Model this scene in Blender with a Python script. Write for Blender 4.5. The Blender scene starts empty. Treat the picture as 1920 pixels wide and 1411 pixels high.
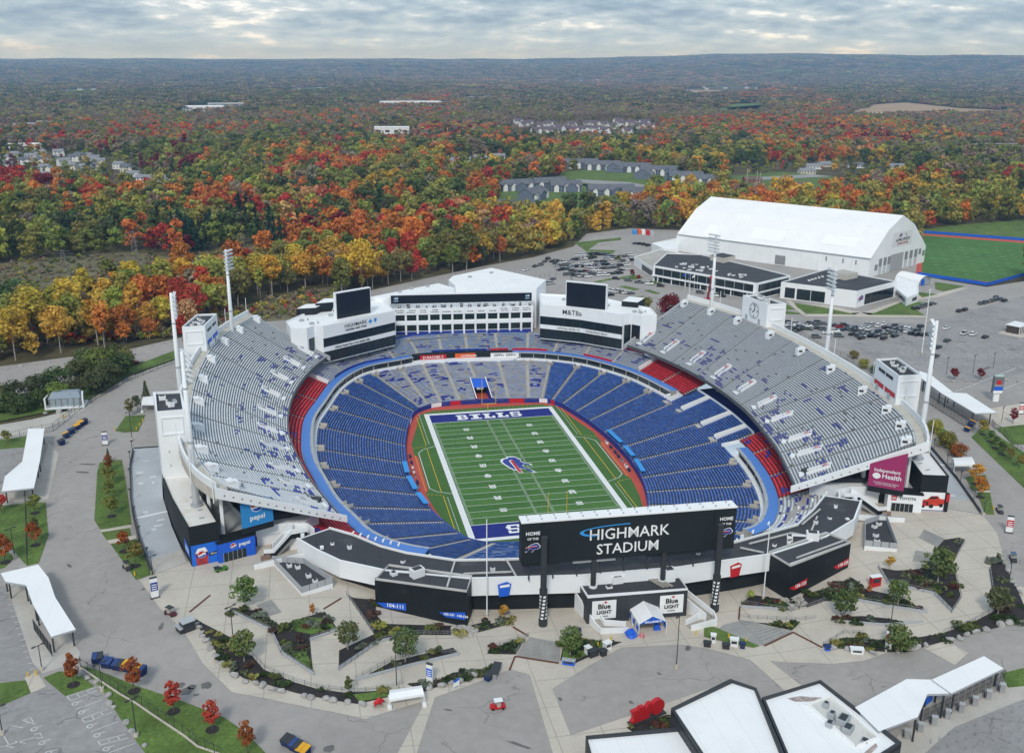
import bpy,bmesh,math,random
import numpy as np
from mathutils import Vector,Matrix,geometry
R=math.radians
rnd=random.Random(7)
scene=bpy.context.scene
COL=scene.collection

# ------------------------------------------------------------------ camera
CP=(-67.9098,-315.0007,132.6081);YAW,PITCH,ROLL,FPX=0.2055,0.3033,0.006,1858.04
_cy,_sy,_cp,_sp=math.cos(YAW),math.sin(YAW),math.cos(PITCH),math.sin(PITCH)
_f=Vector((_sy*_cp,_cy*_cp,-_sp));_r0=Vector((_cy,-_sy,0));_u0=_r0.cross(_f)
_r=_r0*math.cos(ROLL)+_u0*math.sin(ROLL);_u=-_r0*math.sin(ROLL)+_u0*math.cos(ROLL)
cam_d=bpy.data.cameras.new('camera');cam=bpy.data.objects.new('camera',cam_d);COL.objects.link(cam)
cam.matrix_world=Matrix(((_r.x,_u.x,-_f.x,CP[0]),(_r.y,_u.y,-_f.y,CP[1]),(_r.z,_u.z,-_f.z,CP[2]),(0,0,0,1)))
cam_d.sensor_width=36;cam_d.lens=FPX/1920*36;cam_d.clip_start=1;cam_d.clip_end=80000
scene.camera=cam

# ------------------------------------------------------------------ sky, sun, exposure
SUN_EL,SUN_AZ=R(42),R(200)          # azimuth clockwise from +y
w=bpy.data.worlds.new('World');scene.world=w;w.use_nodes=True
nt=w.node_tree;nt.nodes.clear()
def N(t,loc=None,**k):
 n=nt.nodes.new(t)
 for a,b in k.items():setattr(n,a,b)
 return n
out=N('ShaderNodeOutputWorld');bg=N('ShaderNodeBackground')
sky=N('ShaderNodeTexSky');sky.sky_type='NISHITA';sky.sun_disc=False
sky.sun_elevation=SUN_EL;sky.sun_rotation=SUN_AZ;sky.altitude=200;sky.dust_density=2.0
tc=N('ShaderNodeTexCoord');sep=N('ShaderNodeSeparateXYZ');nt.links.new(tc.outputs['Generated'],sep.inputs[0])
def M(op,a,b=None,c=None,clamp=False):
 n=N('ShaderNodeMath');n.operation=op;n.use_clamp=clamp
 for i,v in enumerate((a,b,c)):
  if v is None:continue
  if isinstance(v,(int,float)):n.inputs[i].default_value=v
  else:nt.links.new(v,n.inputs[i])
 return n.outputs[0]
zz=M('ADD',M('ABSOLUTE',sep.outputs['Z']),0.2)
cu=M('DIVIDE',sep.outputs['X'],zz);cv=M('DIVIDE',sep.outputs['Y'],zz)
cmb=N('ShaderNodeCombineXYZ');nt.links.new(cu,cmb.inputs[0]);nt.links.new(cv,cmb.inputs[1])
def noise(scale,detail,rough,off):
 mp=N('ShaderNodeMapping');mp.inputs['Location'].default_value=off;nt.links.new(cmb.outputs[0],mp.inputs[0])
 n=N('ShaderNodeTexNoise');n.inputs['Scale'].default_value=scale;n.inputs['Detail'].default_value=detail
 n.inputs['Roughness'].default_value=rough;nt.links.new(mp.outputs[0],n.inputs['Vector']);return n.outputs['Fac']
n1=noise(1.9,9,0.6,(3.1,7.7,0));n2=noise(6.5,8,0.6,(11.0,2.0,4.0))
cr=N('ShaderNodeValToRGB');nt.links.new(M('ADD',M('MULTIPLY',n1,0.55),M('MULTIPLY',n2,0.45)),cr.inputs[0])
e=cr.color_ramp.elements;e[0].position=0.36;e[0].color=(1.25,1.24,1.22,1);e[1].position=0.64;e[1].color=(0.20,0.295,0.41,1)
for pos,colr in ((0.41,(0.90,0.95,1.0,1)),(0.445,(0.57,0.665,0.755,1)),(0.50,(0.41,0.52,0.63,1)),(0.56,(0.29,0.395,0.52,1))):
 el=cr.color_ramp.elements.new(pos);el.color=colr
# aerial brightening of the cloud deck towards the horizon
hz=M('SUBTRACT',1.0,M('MULTIPLY',M('ABSOLUTE',sep.outputs['Z']),26.0),clamp=True)
mixh=N('ShaderNodeMixRGB');nt.links.new(M('MULTIPLY',hz,0.55),mixh.inputs[0]);nt.links.new(cr.outputs[0],mixh.inputs[1]);mixh.inputs[2].default_value=(0.78,0.98,1.2,1)
skm=N('ShaderNodeMixRGB');skm.blend_type='MULTIPLY';skm.inputs[0].default_value=1;nt.links.new(sky.outputs[0],skm.inputs[1]);skm.inputs[2].default_value=(0.09,0.09,0.09,1)
fin=N('ShaderNodeMixRGB');fin.inputs[0].default_value=0.86;nt.links.new(skm.outputs[0],fin.inputs[1]);nt.links.new(mixh.outputs[0],fin.inputs[2])
nt.links.new(fin.outputs[0],bg.inputs[0]);bg.inputs[1].default_value=1.0;nt.links.new(bg.outputs[0],out.inputs[0])
sl=bpy.data.lights.new('sun','SUN');sl.energy=1.5;sl.angle=R(10);sl.color=(1,0.96,0.9)
sun=bpy.data.objects.new('sun',sl);COL.objects.link(sun)
sd=Vector((math.sin(SUN_AZ)*math.cos(SUN_EL),math.cos(SUN_AZ)*math.cos(SUN_EL),math.sin(SUN_EL)))
sun.rotation_euler=sd.to_track_quat('Z','Y').to_euler()
vs=scene.view_settings;vs.view_transform='Standard';vs.look='None';vs.exposure=0.34;vs.gamma=1;vs.use_curve_mapping=False
scene.cycles.max_bounces=6;scene.cycles.volume_bounces=1;scene.cycles.transparent_max_bounces=8

# ------------------------------------------------------------------ ground height and picture-to-place helpers
def sm(t):
 t=max(0.0,min(1.0,t));return t*t*(3-2*t)
ZG,ZN=16.5,12.0          # grade beside the stands, grade at the low north plaza
def gz(x,y):
 d=(1-sm((abs(x)-26)/58.0))*sm((-62-y)/28.0)
 z=ZG-(ZG-ZN)*d
 q=math.hypot(x,y)
 if q>4500:
  a=math.atan2(x,y)
  t=sm((q-6500)/9000.0)
  ridge=150+95*sm((a-0.20)/0.22)+40*sm((a-0.0)/0.2)-35*sm((a-0.50)/0.2)+16*math.sin(a*11+1)+7*math.sin(a*31)+4*math.sin(a*83)
  ridge2=55*sm((q-15000)/9000.0)*(1.0-0.6*sm((a-0.1)/0.3))
  z+=ridge*t+ridge2
  z+=14*math.sin(q/900.0+3*math.sin(a*5))*sm((q-4500)/3000.0)
 return z
def at(px,py,z):
 d=_f+_r*((px-960)/FPX)-_u*((py-705.5)/FPX)
 t=(z-CP[2])/d.z
 return Vector((CP[0]+t*d.x,CP[1]+t*d.y,z))
def gr(px,py):
 d=_f+_r*((px-960)/FPX)-_u*((py-705.5)/FPX);o=Vector(CP);t=60.0;t0=0.0
 while t<60000:
  p=o+d*t
  if p.z<gz(p.x,p.y):break
  t0=t;t *= 1.04
 lo,hi=t0,t
 for _ in range(40):
  m=(lo+hi)/2;p=o+d*m
  if p.z<gz(p.x,p.y):hi=m
  else:lo=m
 p=o+d*hi
 return Vector((p.x,p.y,gz(p.x,p.y)))
def px_of(p):
 d=Vector(p)-Vector(CP);k=d.dot(_f)
 return (960+FPX*d.dot(_r)/k,705.5-FPX*d.dot(_u)/k,k)
def zat(x,y,py):           # height above (x, y) that lies on picture row py
 lo,hi=-10.0,125.0
 for _ in range(40):
  m=(lo+hi)/2
  if px_of((x,y,m))[1]>py:lo=m
  else:hi=m
 return lo
def zm(x0,y0,s,pts):return [(x0+a*s,y0+b*s) for a,b in pts]

# ------------------------------------------------------------------ materials
MATS={}
def mat(name,col,rough=0.8,var=0.12,scale=0.4,metal=0.0,fine=0.0,coat=None,emit=None,spec=0.3,bump=0.0,bscale=4.0,stain=0.0,stain_col=None,sscale=0.05,seams=None,cracks=None):
 if name in MATS:return MATS[name]
 m=bpy.data.materials.new(name);m.use_nodes=True;t=m.node_tree;b=t.nodes['Principled BSDF']
 b.inputs['Roughness'].default_value=rough;b.inputs['Metallic'].default_value=metal
 b.inputs['Specular IOR Level'].default_value=spec
 c=(*col,1)
 L=t.links.new
 src=None
 rgb=t.nodes.new('ShaderNodeRGB');rgb.outputs[0].default_value=c;src=rgb.outputs[0]
 tcn=t.nodes.new('ShaderNodeTexCoord')
 def nz(sc,det,lo,hi,seed):
  mp=t.nodes.new('ShaderNodeMapping');mp.inputs['Location'].default_value=(seed,seed*1.7,seed*.3);L(tcn.outputs['Object'],mp.inputs[0])
  n=t.nodes.new('ShaderNodeTexNoise');n.inputs['Scale'].default_value=sc;n.inputs['Detail'].default_value=det;n.inputs['Roughness'].default_value=.6
  L(mp.outputs[0],n.inputs['Vector'])
  r=t.nodes.new('ShaderNodeMapRange');r.inputs[1].default_value=.3;r.inputs[2].default_value=.7;r.inputs[3].default_value=lo;r.inputs[4].default_value=hi
  L(n.outputs['Fac'],r.inputs[0]);return r.outputs[0]
 if var:
  mx=t.nodes.new('ShaderNodeVectorMath');mx.operation='SCALE';L(src,mx.inputs[0]);L(nz(scale,5,1-var,1+var,1.3),mx.inputs['Scale']);src=mx.outputs[0]
 if fine:
  mx=t.nodes.new('ShaderNodeVectorMath');mx.operation='SCALE';L(src,mx.inputs[0]);L(nz(scale*14,3,1-fine,1+fine,5.1),mx.inputs['Scale']);src=mx.outputs[0]
 if stain:
  mm=t.nodes.new('ShaderNodeMixRGB');L(src,mm.inputs[1]);mm.inputs[2].default_value=(*(stain_col or tuple(v*.5 for v in col)),1)
  r=t.nodes.new('ShaderNodeMapRange');r.inputs[1].default_value=.56;r.inputs[2].default_value=.72;r.inputs[3].default_value=0;r.inputs[4].default_value=stain
  mp=t.nodes.new('ShaderNodeMapping');mp.inputs['Location'].default_value=(4,9,2);L(tcn.outputs['Object'],mp.inputs[0])
  n=t.nodes.new('ShaderNodeTexNoise');n.inputs['Scale'].default_value=sscale;n.inputs['Detail'].default_value=7;n.inputs['Roughness'].default_value=.68;L(mp.outputs[0],n.inputs['Vector'])
  L(n.outputs['Fac'],r.inputs[0]);L(r.outputs[0],mm.inputs[0]);src=mm.outputs[0]
 if seams:            # sheet or slab joints: (spacing x, spacing y, joint width, darkness)
  sx_=t.nodes.new('ShaderNodeSeparateXYZ');L(tcn.outputs['Object'],sx_.inputs[0]);ms=[]
  for ax,sp in (('X',seams[0]),('Y',seams[1])):
   if not sp:continue
   f1=t.nodes.new('ShaderNodeMath');f1.operation='PINGPONG';L(sx_.outputs[ax],f1.inputs[0]);f1.inputs[1].default_value=sp/2
   f2=t.nodes.new('ShaderNodeMath');f2.operation='LESS_THAN';L(f1.outputs[0],f2.inputs[0]);f2.inputs[1].default_value=seams[2]/2;ms.append(f2.outputs[0])
  if len(ms)==2:f3=t.nodes.new('ShaderNodeMath');f3.operation='MAXIMUM';L(ms[0],f3.inputs[0]);L(ms[1],f3.inputs[1]);ms=[f3.outputs[0]]
  f4=t.nodes.new('ShaderNodeMath');f4.operation='MULTIPLY';L(ms[0],f4.inputs[0]);f4.inputs[1].default_value=seams[3]
  mm=t.nodes.new('ShaderNodeMixRGB');L(f4.outputs[0],mm.inputs[0]);L(src,mm.inputs[1]);mm.inputs[2].default_value=(*tuple(v*.45 for v in col),1);src=mm.outputs[0]
 if cracks:           # wandering dark cracks: (scale, half width, darkness)
  nn=t.nodes.new('ShaderNodeTexNoise');nn.inputs['Scale'].default_value=cracks[0]*2.2;nn.inputs['Detail'].default_value=4;L(tcn.outputs['Object'],nn.inputs['Vector'])
  vm=t.nodes.new('ShaderNodeVectorMath');vm.operation='MULTIPLY_ADD';L(nn.outputs['Color'],vm.inputs[0]);vm.inputs[1].default_value=(.55/cracks[0],)*3;L(tcn.outputs['Object'],vm.inputs[2])
  vo=t.nodes.new('ShaderNodeTexVoronoi');vo.feature='DISTANCE_TO_EDGE';vo.inputs['Scale'].default_value=cracks[0];L(vm.outputs[0],vo.inputs['Vector'])
  r=t.nodes.new('ShaderNodeMapRange');r.inputs[1].default_value=cracks[1]*.4;r.inputs[2].default_value=cracks[1];r.inputs[3].default_value=cracks[2];r.inputs[4].default_value=0;L(vo.outputs['Distance'],r.inputs[0])
  n9=t.nodes.new('ShaderNodeTexNoise');n9.inputs['Scale'].default_value=cracks[0]*1.7;L(tcn.outputs['Object'],n9.inputs['Vector']);r9=t.nodes.new('ShaderNodeMapRange');r9.inputs[1].default_value=.47;r9.inputs[2].default_value=.56;L(n9.outputs['Fac'],r9.inputs[0])
  f5=t.nodes.new('ShaderNodeMath');f5.operation='MULTIPLY';L(r.outputs[0],f5.inputs[0]);L(r9.outputs[0],f5.inputs[1])
  mm=t.nodes.new('ShaderNodeMixRGB');L(f5.outputs[0],mm.inputs[0]);L(src,mm.inputs[1]);mm.inputs[2].default_value=(*tuple(v*.4 for v in col),1);src=mm.outputs[0]
 L(src,b.inputs['Base Color'])
 if bump:
  n=t.nodes.new('ShaderNodeTexNoise');n.inputs['Scale'].default_value=bscale;L(tcn.outputs['Object'],n.inputs['Vector'])
  bp=t.nodes.new('ShaderNodeBump');bp.inputs['Strength'].default_value=bump;bp.inputs['Distance'].default_value=.3;L(n.outputs['Fac'],bp.inputs['Height']);L(bp.outputs[0],b.inputs['Normal'])
 MATS[name]=m;return m
def attr_mat(name,rough=0.75,inst=True,transl=0.0):
 """colour from the 'tint' of the instance/object times the leaf's own 'shade'"""
 if name in MATS:return MATS[name]
 m=bpy.data.materials.new(name);m.use_nodes=True;t=m.node_tree;b=t.nodes['Principled BSDF'];L=t.links.new
 b.inputs['Roughness'].default_value=rough;b.inputs['Specular IOR Level'].default_value=.15
 a=t.nodes.new('ShaderNodeAttribute');a.attribute_name='tint';a.attribute_type='INSTANCER'
 s=t.nodes.new('ShaderNodeAttribute');s.attribute_name='shade';s.attribute_type='GEOMETRY'
 mx=t.nodes.new('ShaderNodeMixRGB');mx.blend_type='MULTIPLY';mx.inputs[0].default_value=1;L(a.outputs['Color'],mx.inputs[1]);L(s.outputs['Color'],mx.inputs[2]);L(mx.outputs[0],b.inputs['Base Color'])
 if transl:
  tr=t.nodes.new('ShaderNodeBsdfTranslucent');L(mx.outputs[0],tr.inputs[0]);ms=t.nodes.new('ShaderNodeMixShader');ms.inputs[0].default_value=transl
  L(b.outputs[0],ms.inputs[1]);L(tr.outputs[0],ms.inputs[2]);L(ms.outputs[0],t.nodes['Material Output'].inputs[0])
 MATS[name]=m;return m
def vcol_mat(name,rough=0.6,spec=0.3):
 if name in MATS:return MATS[name]
 m=bpy.data.materials.new(name);m.use_nodes=True;t=m.node_tree;b=t.nodes['Principled BSDF']
 b.inputs['Roughness'].default_value=rough;b.inputs['Specular IOR Level'].default_value=spec
 s=t.nodes.new('ShaderNodeAttribute');s.attribute_name='paint';t.links.new(s.outputs['Color'],b.inputs['Base Color'])
 MATS[name]=m;return m

# ------------------------------------------------------------------ mesh building
class MB:
 def __init__(s):s.v=[];s.f=[];s.m=[];s.c=[]
 def face(s,pts,m=0,c=None):
  i=len(s.v);s.v+=[tuple(p) for p in pts];s.f.append(tuple(range(i,i+len(pts))));s.m.append(m);s.c.append(c)
 def hexa(s,p,m=0,c=None,skip=()):        # p: 4 bottom (ccw from above) + 4 top
  i=len(s.v);s.v+=[tuple(q) for q in p]
  for k,q in enumerate(((3,2,1,0),(4,5,6,7),(0,1,5,4),(1,2,6,5),(2,3,7,6),(3,0,4,7))):
   if k in skip:continue
   s.f.append(tuple(i+j for j in q));s.m.append(m);s.c.append(c)
 def box(s,c,d,rz=0.0,m=0,col=None):     # c: centre of the base, d: full sizes
  x,y,z=d[0]/2,d[1]/2,d[2];co,si=math.cos(rz),math.sin(rz)
  q=[(-x,-y),(x,-y),(x,y),(-x,y)]
  q=[(c[0]+a*co-b*si,c[1]+a*si+b*co) for a,b in q]
  s.hexa([(a,b,c[2]) for a,b in q]+[(a,b,c[2]+z) for a,b in q],m,col)
 def prism(s,poly,z0,z1,m=0,mtop=None,c=None,top=True,bot=False):
  if area(poly)<0:poly=poly[::-1]
  n=len(poly);i=len(s.v)
  zf0=z0 if callable(z0) else (lambda x,y:z0);zf1=z1 if callable(z1) else (lambda x,y:z1)
  s.v+=[(p[0],p[1],zf0(p[0],p[1])) for p in poly]+[(p[0],p[1],zf1(p[0],p[1])) for p in poly]
  for k in range(n):
   j=(k+1) % n;s.f.append((i+k,i+j,i+n+j,i+n+k));s.m.append(m);s.c.append(c)
  if top:s.f.append(tuple(i+n+k for k in range(n)));s.m.append(m if mtop is None else mtop);s.c.append(c)
  if bot:s.f.append(tuple(i+k for k in range(n))[::-1]);s.m.append(m);s.c.append(c)
 def tube(s,a,b,r0,r1=None,n=8,m=0,c=None,caps=True):
  r1=r0 if r1 is None else r1;a,b=Vector(a),Vector(b);d=(b-a).normalized()
  o=d.orthogonal().normalized();q=d.cross(o);i=len(s.v)
  for p,r in ((a,r0),(b,r1)):
   for k in range(n):
    t=2*math.pi*k/n;s.v.append(tuple(p+o*(r*math.cos(t))+q*(r*math.sin(t))))
  for k in range(n):
   j=(k+1) % n;s.f.append((i+k,i+j,i+n+j,i+n+k));s.m.append(m);s.c.append(c)
  if caps:
   s.f.append(tuple(i+n+k for k in range(n)));s.m.append(m);s.c.append(c)
   s.f.append(tuple(i+k for k in range(n))[::-1]);s.m.append(m);s.c.append(c)
 def beam(s,a,b,wd,h,m=0,c=None):       # rectangular bar between two points
  a,b=Vector(a),Vector(b);d=(b-a);L=d.length
  if L<1e-6:return
  d /= L;up=Vector((0,0,1)) if abs(d.z)<.95 else Vector((0,1,0))
  sx=d.cross(up).normalized()*(wd/2);sz=sx.cross(d).normalized()*(h/2)
  s.hexa([a-sx-sz,a+sx-sz,b+sx-sz,b-sx-sz,a-sx+sz,a+sx+sz,b+sx+sz,b-sx+sz],m,c)
 def wall(s,pts,z0,z1,th,m=0,c=None,close=False):   # thick wall along a plan polyline
  n=len(pts);f0=z0 if callable(z0) else (lambda x,y:z0);f1=z1 if callable(z1) else (lambda x,y:z1)
  off=offset(pts,th,close)
  rng=range(n if close else n-1)
  for k in rng:
   j=(k+1) % n;a,b,c2,d2=pts[k],pts[j],off[j],off[k]
   q=[a,b,c2,d2]
   if area(q)<0:q=q[::-1]
   s.hexa([(p[0],p[1],f0(p[0],p[1])) for p in q]+[(p[0],p[1],f1(p[0],p[1])) for p in q],m,c)
 def mesh(s,name,mats,smooth=False):
  me=bpy.data.meshes.new(name);me.from_pydata(s.v,[],s.f)
  for mm in (mats if isinstance(mats,(list,tuple)) else [mats]):me.materials.append(mm)
  if any(s.m):me.polygons.foreach_set('material_index',s.m)
  if any(c is not None for c in s.c):
   at_=me.attributes.new('paint','FLOAT_COLOR','CORNER');buf=[]
   for f,c in zip(s.f,s.c):buf+=list((*(c or (1,1,1)),1))*len(f)
   at_.data.foreach_set('color',buf)
  if smooth:me.polygons.foreach_set('use_smooth',[True]*len(s.f))
  me.update();return me
 def build(s,name,mats,parent=None,smooth=False,kind=None,label=None):
  return obj(name,s.mesh(name,mats,smooth),parent,kind,label)
def area(p):
 return sum(p[i][0]*p[(i+1) % len(p)][1]-p[(i+1) % len(p)][0]*p[i][1] for i in range(len(p)))/2
def offset(pts,d,close=False):
 n=len(pts);o=[]
 for k in range(n):
  a=pts[k-1] if (k or close) else pts[k];b=pts[(k+1) % n] if (k<n-1 or close) else pts[k]
  t=Vector((b[0]-a[0],b[1]-a[1]));t=t.normalized() if t.length>1e-9 else Vector((1,0))
  p=pts[k];k2=1.0
  if (0<k<n-1) or close:
   t1=Vector((p[0]-a[0],p[1]-a[1])).normalized();k2=1/max(.35,t1.dot(t))
  o.append((p[0]-t.y*d*k2,p[1]+t.x*d*k2))
 return o
def obj(name,me,parent=None,kind=None,label=None):
 o=bpy.data.objects.new(name,me);COL.objects.link(o)
 if parent is not None:
  o.parent=parent;o.matrix_parent_inverse=Matrix.Translation(-Vector(parent.location)) if parent.type=='EMPTY' and not parent.get('_loc') else Matrix()
 if kind:o['kind']=kind
 if label:o['label']=label
 return o
def thing(name,label,cat,loc=(0,0,0),group=None,local=False):
 o=bpy.data.objects.new(name,None);COL.objects.link(o);o.location=loc;o.empty_display_size=1
 if local:o['_loc']=1
 return tag(o,label,cat,group)
def tag(o,label,cat,group=None):
 if label:o['label']=label
 if cat:o['category']=cat
 if group:o['group']=group
 return o
def dup(root,loc,rz=0.0,scale=None,label=None,group=None):
 r=root.copy();COL.objects.link(r);r.location=loc;r.rotation_euler=(0,0,rz)
 if scale is not None:r.scale=scale if isinstance(scale,(tuple,list)) else (scale,)*3
 if label:r['label']=label
 if group:r['group']=group
 for ch in root.children:
  c=ch.copy();COL.objects.link(c);c.parent=r
  for g in ch.children:
   d=g.copy();COL.objects.link(d);d.parent=c
 return r
ORD=['leftmost','second from left','third from left','fourth from left','fifth from left','sixth from left','seventh from left','eighth from left','ninth from left','tenth from left','eleventh from left','twelfth from left','thirteenth from left','fourteenth from left','fifteenth from left','sixteenth from left','seventeenth from left','eighteenth from left','nineteenth from left','twentieth from left']+[f'twenty-{q} from left' for q in ('first','second','third','fourth','fifth','sixth','seventh','eighth','ninth')]
def single_out(items,of=' of the '):
 """items: (object, singular phrase, plural phrase, place). One of its kind keeps the phrase; more are told apart left to right."""
 by={}
 for o,one,many,place in items:by.setdefault((one,many,place),[]).append(o)
 for (one,many,place),os_ in by.items():
  os_.sort(key=lambda o:px_of(o.matrix_basis.translation)[0])
  n=len(os_)
  for i,o in enumerate(os_):
   if n==1:o['label']=f'{one} {place}'
   elif i==n-1:o['label']=f'rightmost of the {many} {place}'
   elif i<len(ORD):o['label']=f'{ORD[i]} of the {many} {place}'
   else:o['label']=f'{one} {place}, number {i+1} counting from the left'
   wd=o['label'].split()
   while len(wd)>16 and 'the' in wd:k=len(wd)-1-wd[::-1].index('the');wd.pop(k)
   o['label']=' '.join(wd)
def inpoly(x,y,p):
 c=False;j=len(p)-1
 for i in range(len(p)):
  if (p[i][1]>y) != (p[j][1]>y) and x<(p[j][0]-p[i][0])*(y-p[i][1])/(p[j][1]-p[i][1])+p[i][0]:c=not c
  j=i
 return c
def sheet(name,poly,m,off,step=7.0,kind='structure',holes=(),parent=None,skirt=0.0,zf=gz,cat=None,label=None):
 """a thin ground sheet that follows the ground, poly in plan metres"""
 poly=[(p[0],p[1]) for p in poly]
 def dens(pl):
  o=[]
  for i in range(len(pl)):
   a,b=Vector(pl[i]),Vector(pl[(i+1) % len(pl)]);L=(b-a).length;near=min(a.y,b.y)<-55 and min(abs(a.x),abs(b.x))<120
   k=max(1,int(L/step)) if (near and step) else 1
   o+=[tuple(a+(b-a)*(q/k)) for q in range(k)]
  return o
 lp=[dens(poly)]+[dens([(p[0],p[1]) for p in h]) for h in holes]
 vs_,es=[],[]
 for l in lp:
  i=len(vs_);vs_+=[Vector(p) for p in l];es+=[(i+k,i+(k+1) % len(l)) for k in range(len(l))]
 xs=[p[0] for p in poly];ys=[p[1] for p in poly]
 if step:
  gx=max(min(xs),-120)
  while gx<min(max(xs),120):
   gy=max(min(ys),-300)
   while gy<min(max(ys),-55):
    if inpoly(gx+.37,gy+.21,poly):vs_.append(Vector((gx+.37,gy+.21)))
    gy+=step
   gx+=step
 rv,re,rf,_,_,_=geometry.delaunay_2d_cdt(vs_,es,[],0,1e-4)
 mb=MB();keep=[]
 for f in rf:
  cx=sum(rv[i].x for i in f)/len(f);cy=sum(rv[i].y for i in f)/len(f)
  if inpoly(cx,cy,lp[0]) and not any(inpoly(cx,cy,h) for h in lp[1:]):keep.append(tuple(f))
 mb.v=[(p.x,p.y,zf(p.x,p.y)+off) for p in rv]
 for f in keep:
  a,b,c=(rv[i] for i in f[:3])
  if (b.x-a.x)*(c.y-a.y)-(b.y-a.y)*(c.x-a.x)<0:f=f[::-1]
  mb.f.append(f);mb.m.append(0);mb.c.append(None)
 if skirt:
  l=lp[0] if area(lp[0])>0 else lp[0][::-1]
  for i in range(len(l)):
   a,b=l[i],l[(i+1) % len(l)]
   mb.face([(a[0],a[1],zf(*a)+off-skirt),(b[0],b[1],zf(*b)+off-skirt),(b[0],b[1],zf(*b)+off),(a[0],a[1],zf(*a)+off)])
 o=mb.build(name,m,parent,kind=kind if parent is None else None)
 if label:tag(o,label,cat)
 return o
def gsheet(name,pxs,m,off,**k):return sheet(name,[gr(*p) for p in pxs],m,off,**k)
def spline(pts,n,closed=True):
 """Catmull-Rom through pts, n samples"""
 P=[Vector(p) for p in pts];m=len(P);o=[]
 segs=m if closed else m-1
 for k in range(n):
  t=k/n*segs if closed else k/(n-1)*segs
  i=min(int(t),segs-1);u=t-i
  g=(lambda j:P[j % m]) if closed else (lambda j:P[max(0,min(m-1,j))])
  a,b,c,d=g(i-1),g(i),g(i+1),g(i+2)
  o.append(0.5*((2*b)+(c-a)*u+(2*a-5*b+4*c-d)*u*u+(3*b-a-3*c+d)*u*u*u))
 return o
def text_mesh(name,s,size,mats,plane,parent=None,kind=None,bold=0.0,ext=0.02,align='CENTER',shear=0.0,sx=1.0,space=1.0):
 """flat lettering; plane = (origin, right vector, up vector)"""
 cu=bpy.data.curves.new(name,'FONT');cu.body=s;cu.size=size;cu.align_x=align;cu.align_y='CENTER';cu.offset=bold;cu.extrude=ext;cu.shear=shear;cu.resolution_u=2;cu.space_character=space
 tmp=bpy.data.objects.new('tmp',cu);COL.objects.link(tmp)
 dg=bpy.context.evaluated_depsgraph_get();me=bpy.data.meshes.new_from_object(tmp.evaluated_get(dg));me.name=name
 bpy.data.objects.remove(tmp);bpy.data.curves.remove(cu)
 o_,rx,uy=(Vector(q) for q in plane);rx=rx.normalized();uy=uy.normalized();nn=rx.cross(uy)
 for v in me.vertices:c=v.co.copy();v.co=o_+rx*(c.x*sx)+uy*c.y+nn*c.z
 me.materials.clear();me.materials.append(mats)
 return obj(name,me,parent,kind)
def flat_poly(mb,plane,pts,m=0,off=0.0):
 o_,rx,uy=(Vector(q) for q in plane);rx=rx.normalized();uy=uy.normalized();nn=rx.cross(uy)
 mb.face([o_+rx*a+uy*b+nn*off for a,b in pts],m)
# ------------------------------------------------------------------ palette
asphalt=mat('asphalt',(0.352,0.328,0.305),.9,.10,.03,fine=.07,stain=.35,stain_col=(.262,.246,.23),sscale=.035,cracks=(.042,.008,.45))
asphalt_old=mat('asphalt_worn',(0.30,0.29,0.283),.9,.14,.05,fine=.10,stain=.5,stain_col=(.17,.165,.16),sscale=.06,cracks=(.09,.018,.6))
concrete=mat('plaza_concrete',(0.535,0.485,0.41),.85,.09,.12,fine=.05,stain=.4,stain_col=(.40,.375,.33),sscale=.09,seams=(9.0,9.0,.22,.5))
walk_m=mat('pavement_concrete',(0.47,0.445,0.40),.85,.10,.2,fine=.06)
lawn_m=mat('lawn_grass',(0.10,0.16,0.035),.95,.30,.12,fine=.3,stain=.75,stain_col=(.17,.17,.06),sscale=.06)
mulch=mat('mulch',(0.035,0.031,0.03),.95,.3,.6,fine=.4)
scrub_m=mat('scrub_ground',(0.15,0.135,0.075),.95,.35,.04,fine=.35,stain=.6,stain_col=(.09,.115,.035),sscale=.02)
wood_floor=mat('woodland_floor',(0.085,0.075,0.035),.95,.35,.01,fine=.3)
conc_step=mat('terrace_concrete',(0.33,0.325,0.31),.85,.14,.3,fine=.08)
conc_aisle=mat('aisle_concrete',(0.52,0.49,0.42),.85,.12,.4,fine=.1)
conc_dark=mat('stained_concrete',(0.34,0.32,0.28),.85,.2,.3,stain=.6,stain_col=(.18,.16,.13),sscale=.3)
white_p=mat('white_paint',(0.80,0.82,0.83),.55,.04,.15,stain=.25,stain_col=(.62,.62,.60),sscale=.12)
white_clean=mat('white_panel',(0.82,0.845,0.86),.5,.04,.1,stain=.2,stain_col=(.66,.67,.67),sscale=.2)
roof_white=mat('white_roof_membrane',(0.86,0.865,0.86),.55,.03,.08,stain=.3,stain_col=(.68,.67,.63),sscale=.07,seams=(4.5,0,.14,.16))
roof_stained=mat('stained_white_roof',(0.80,0.79,0.75),.6,.04,.08,stain=.85,stain_col=(.60,.53,.38),sscale=.12)
roof_dark=mat('dark_roof_membrane',(0.052,0.054,0.06),.8,.15,.06,fine=.08,stain=.55,stain_col=(.15,.155,.16),sscale=.09,seams=(5,0,.16,.4))
black_p=mat('black_wall_paint',(0.011,0.015,0.017),.6,.25,.2,stain=.5,stain_col=(.035,.042,.046),sscale=.25)
charcoal=mat('charcoal_metal',(0.04,0.045,0.05),.5,.1,.3)
steel=mat('galvanised_steel',(0.42,0.43,0.44),.45,.1,.5,metal=.5)
grey_p=mat('grey_panel',(0.40,0.42,0.44),.55,.06,.3)
grey_lt=mat('light_grey_coating',(0.43,0.455,0.475),.7,.08,.12,stain=.35,stain_col=(.36,.375,.39),sscale=.15)
glass_d=mat('dark_glazing',(0.012,0.022,0.026),.12,.3,.15,spec=.6)
screen_m=mat('screen_black',(0.008,0.012,0.02),.35,.05,.3,spec=.4)
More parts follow.
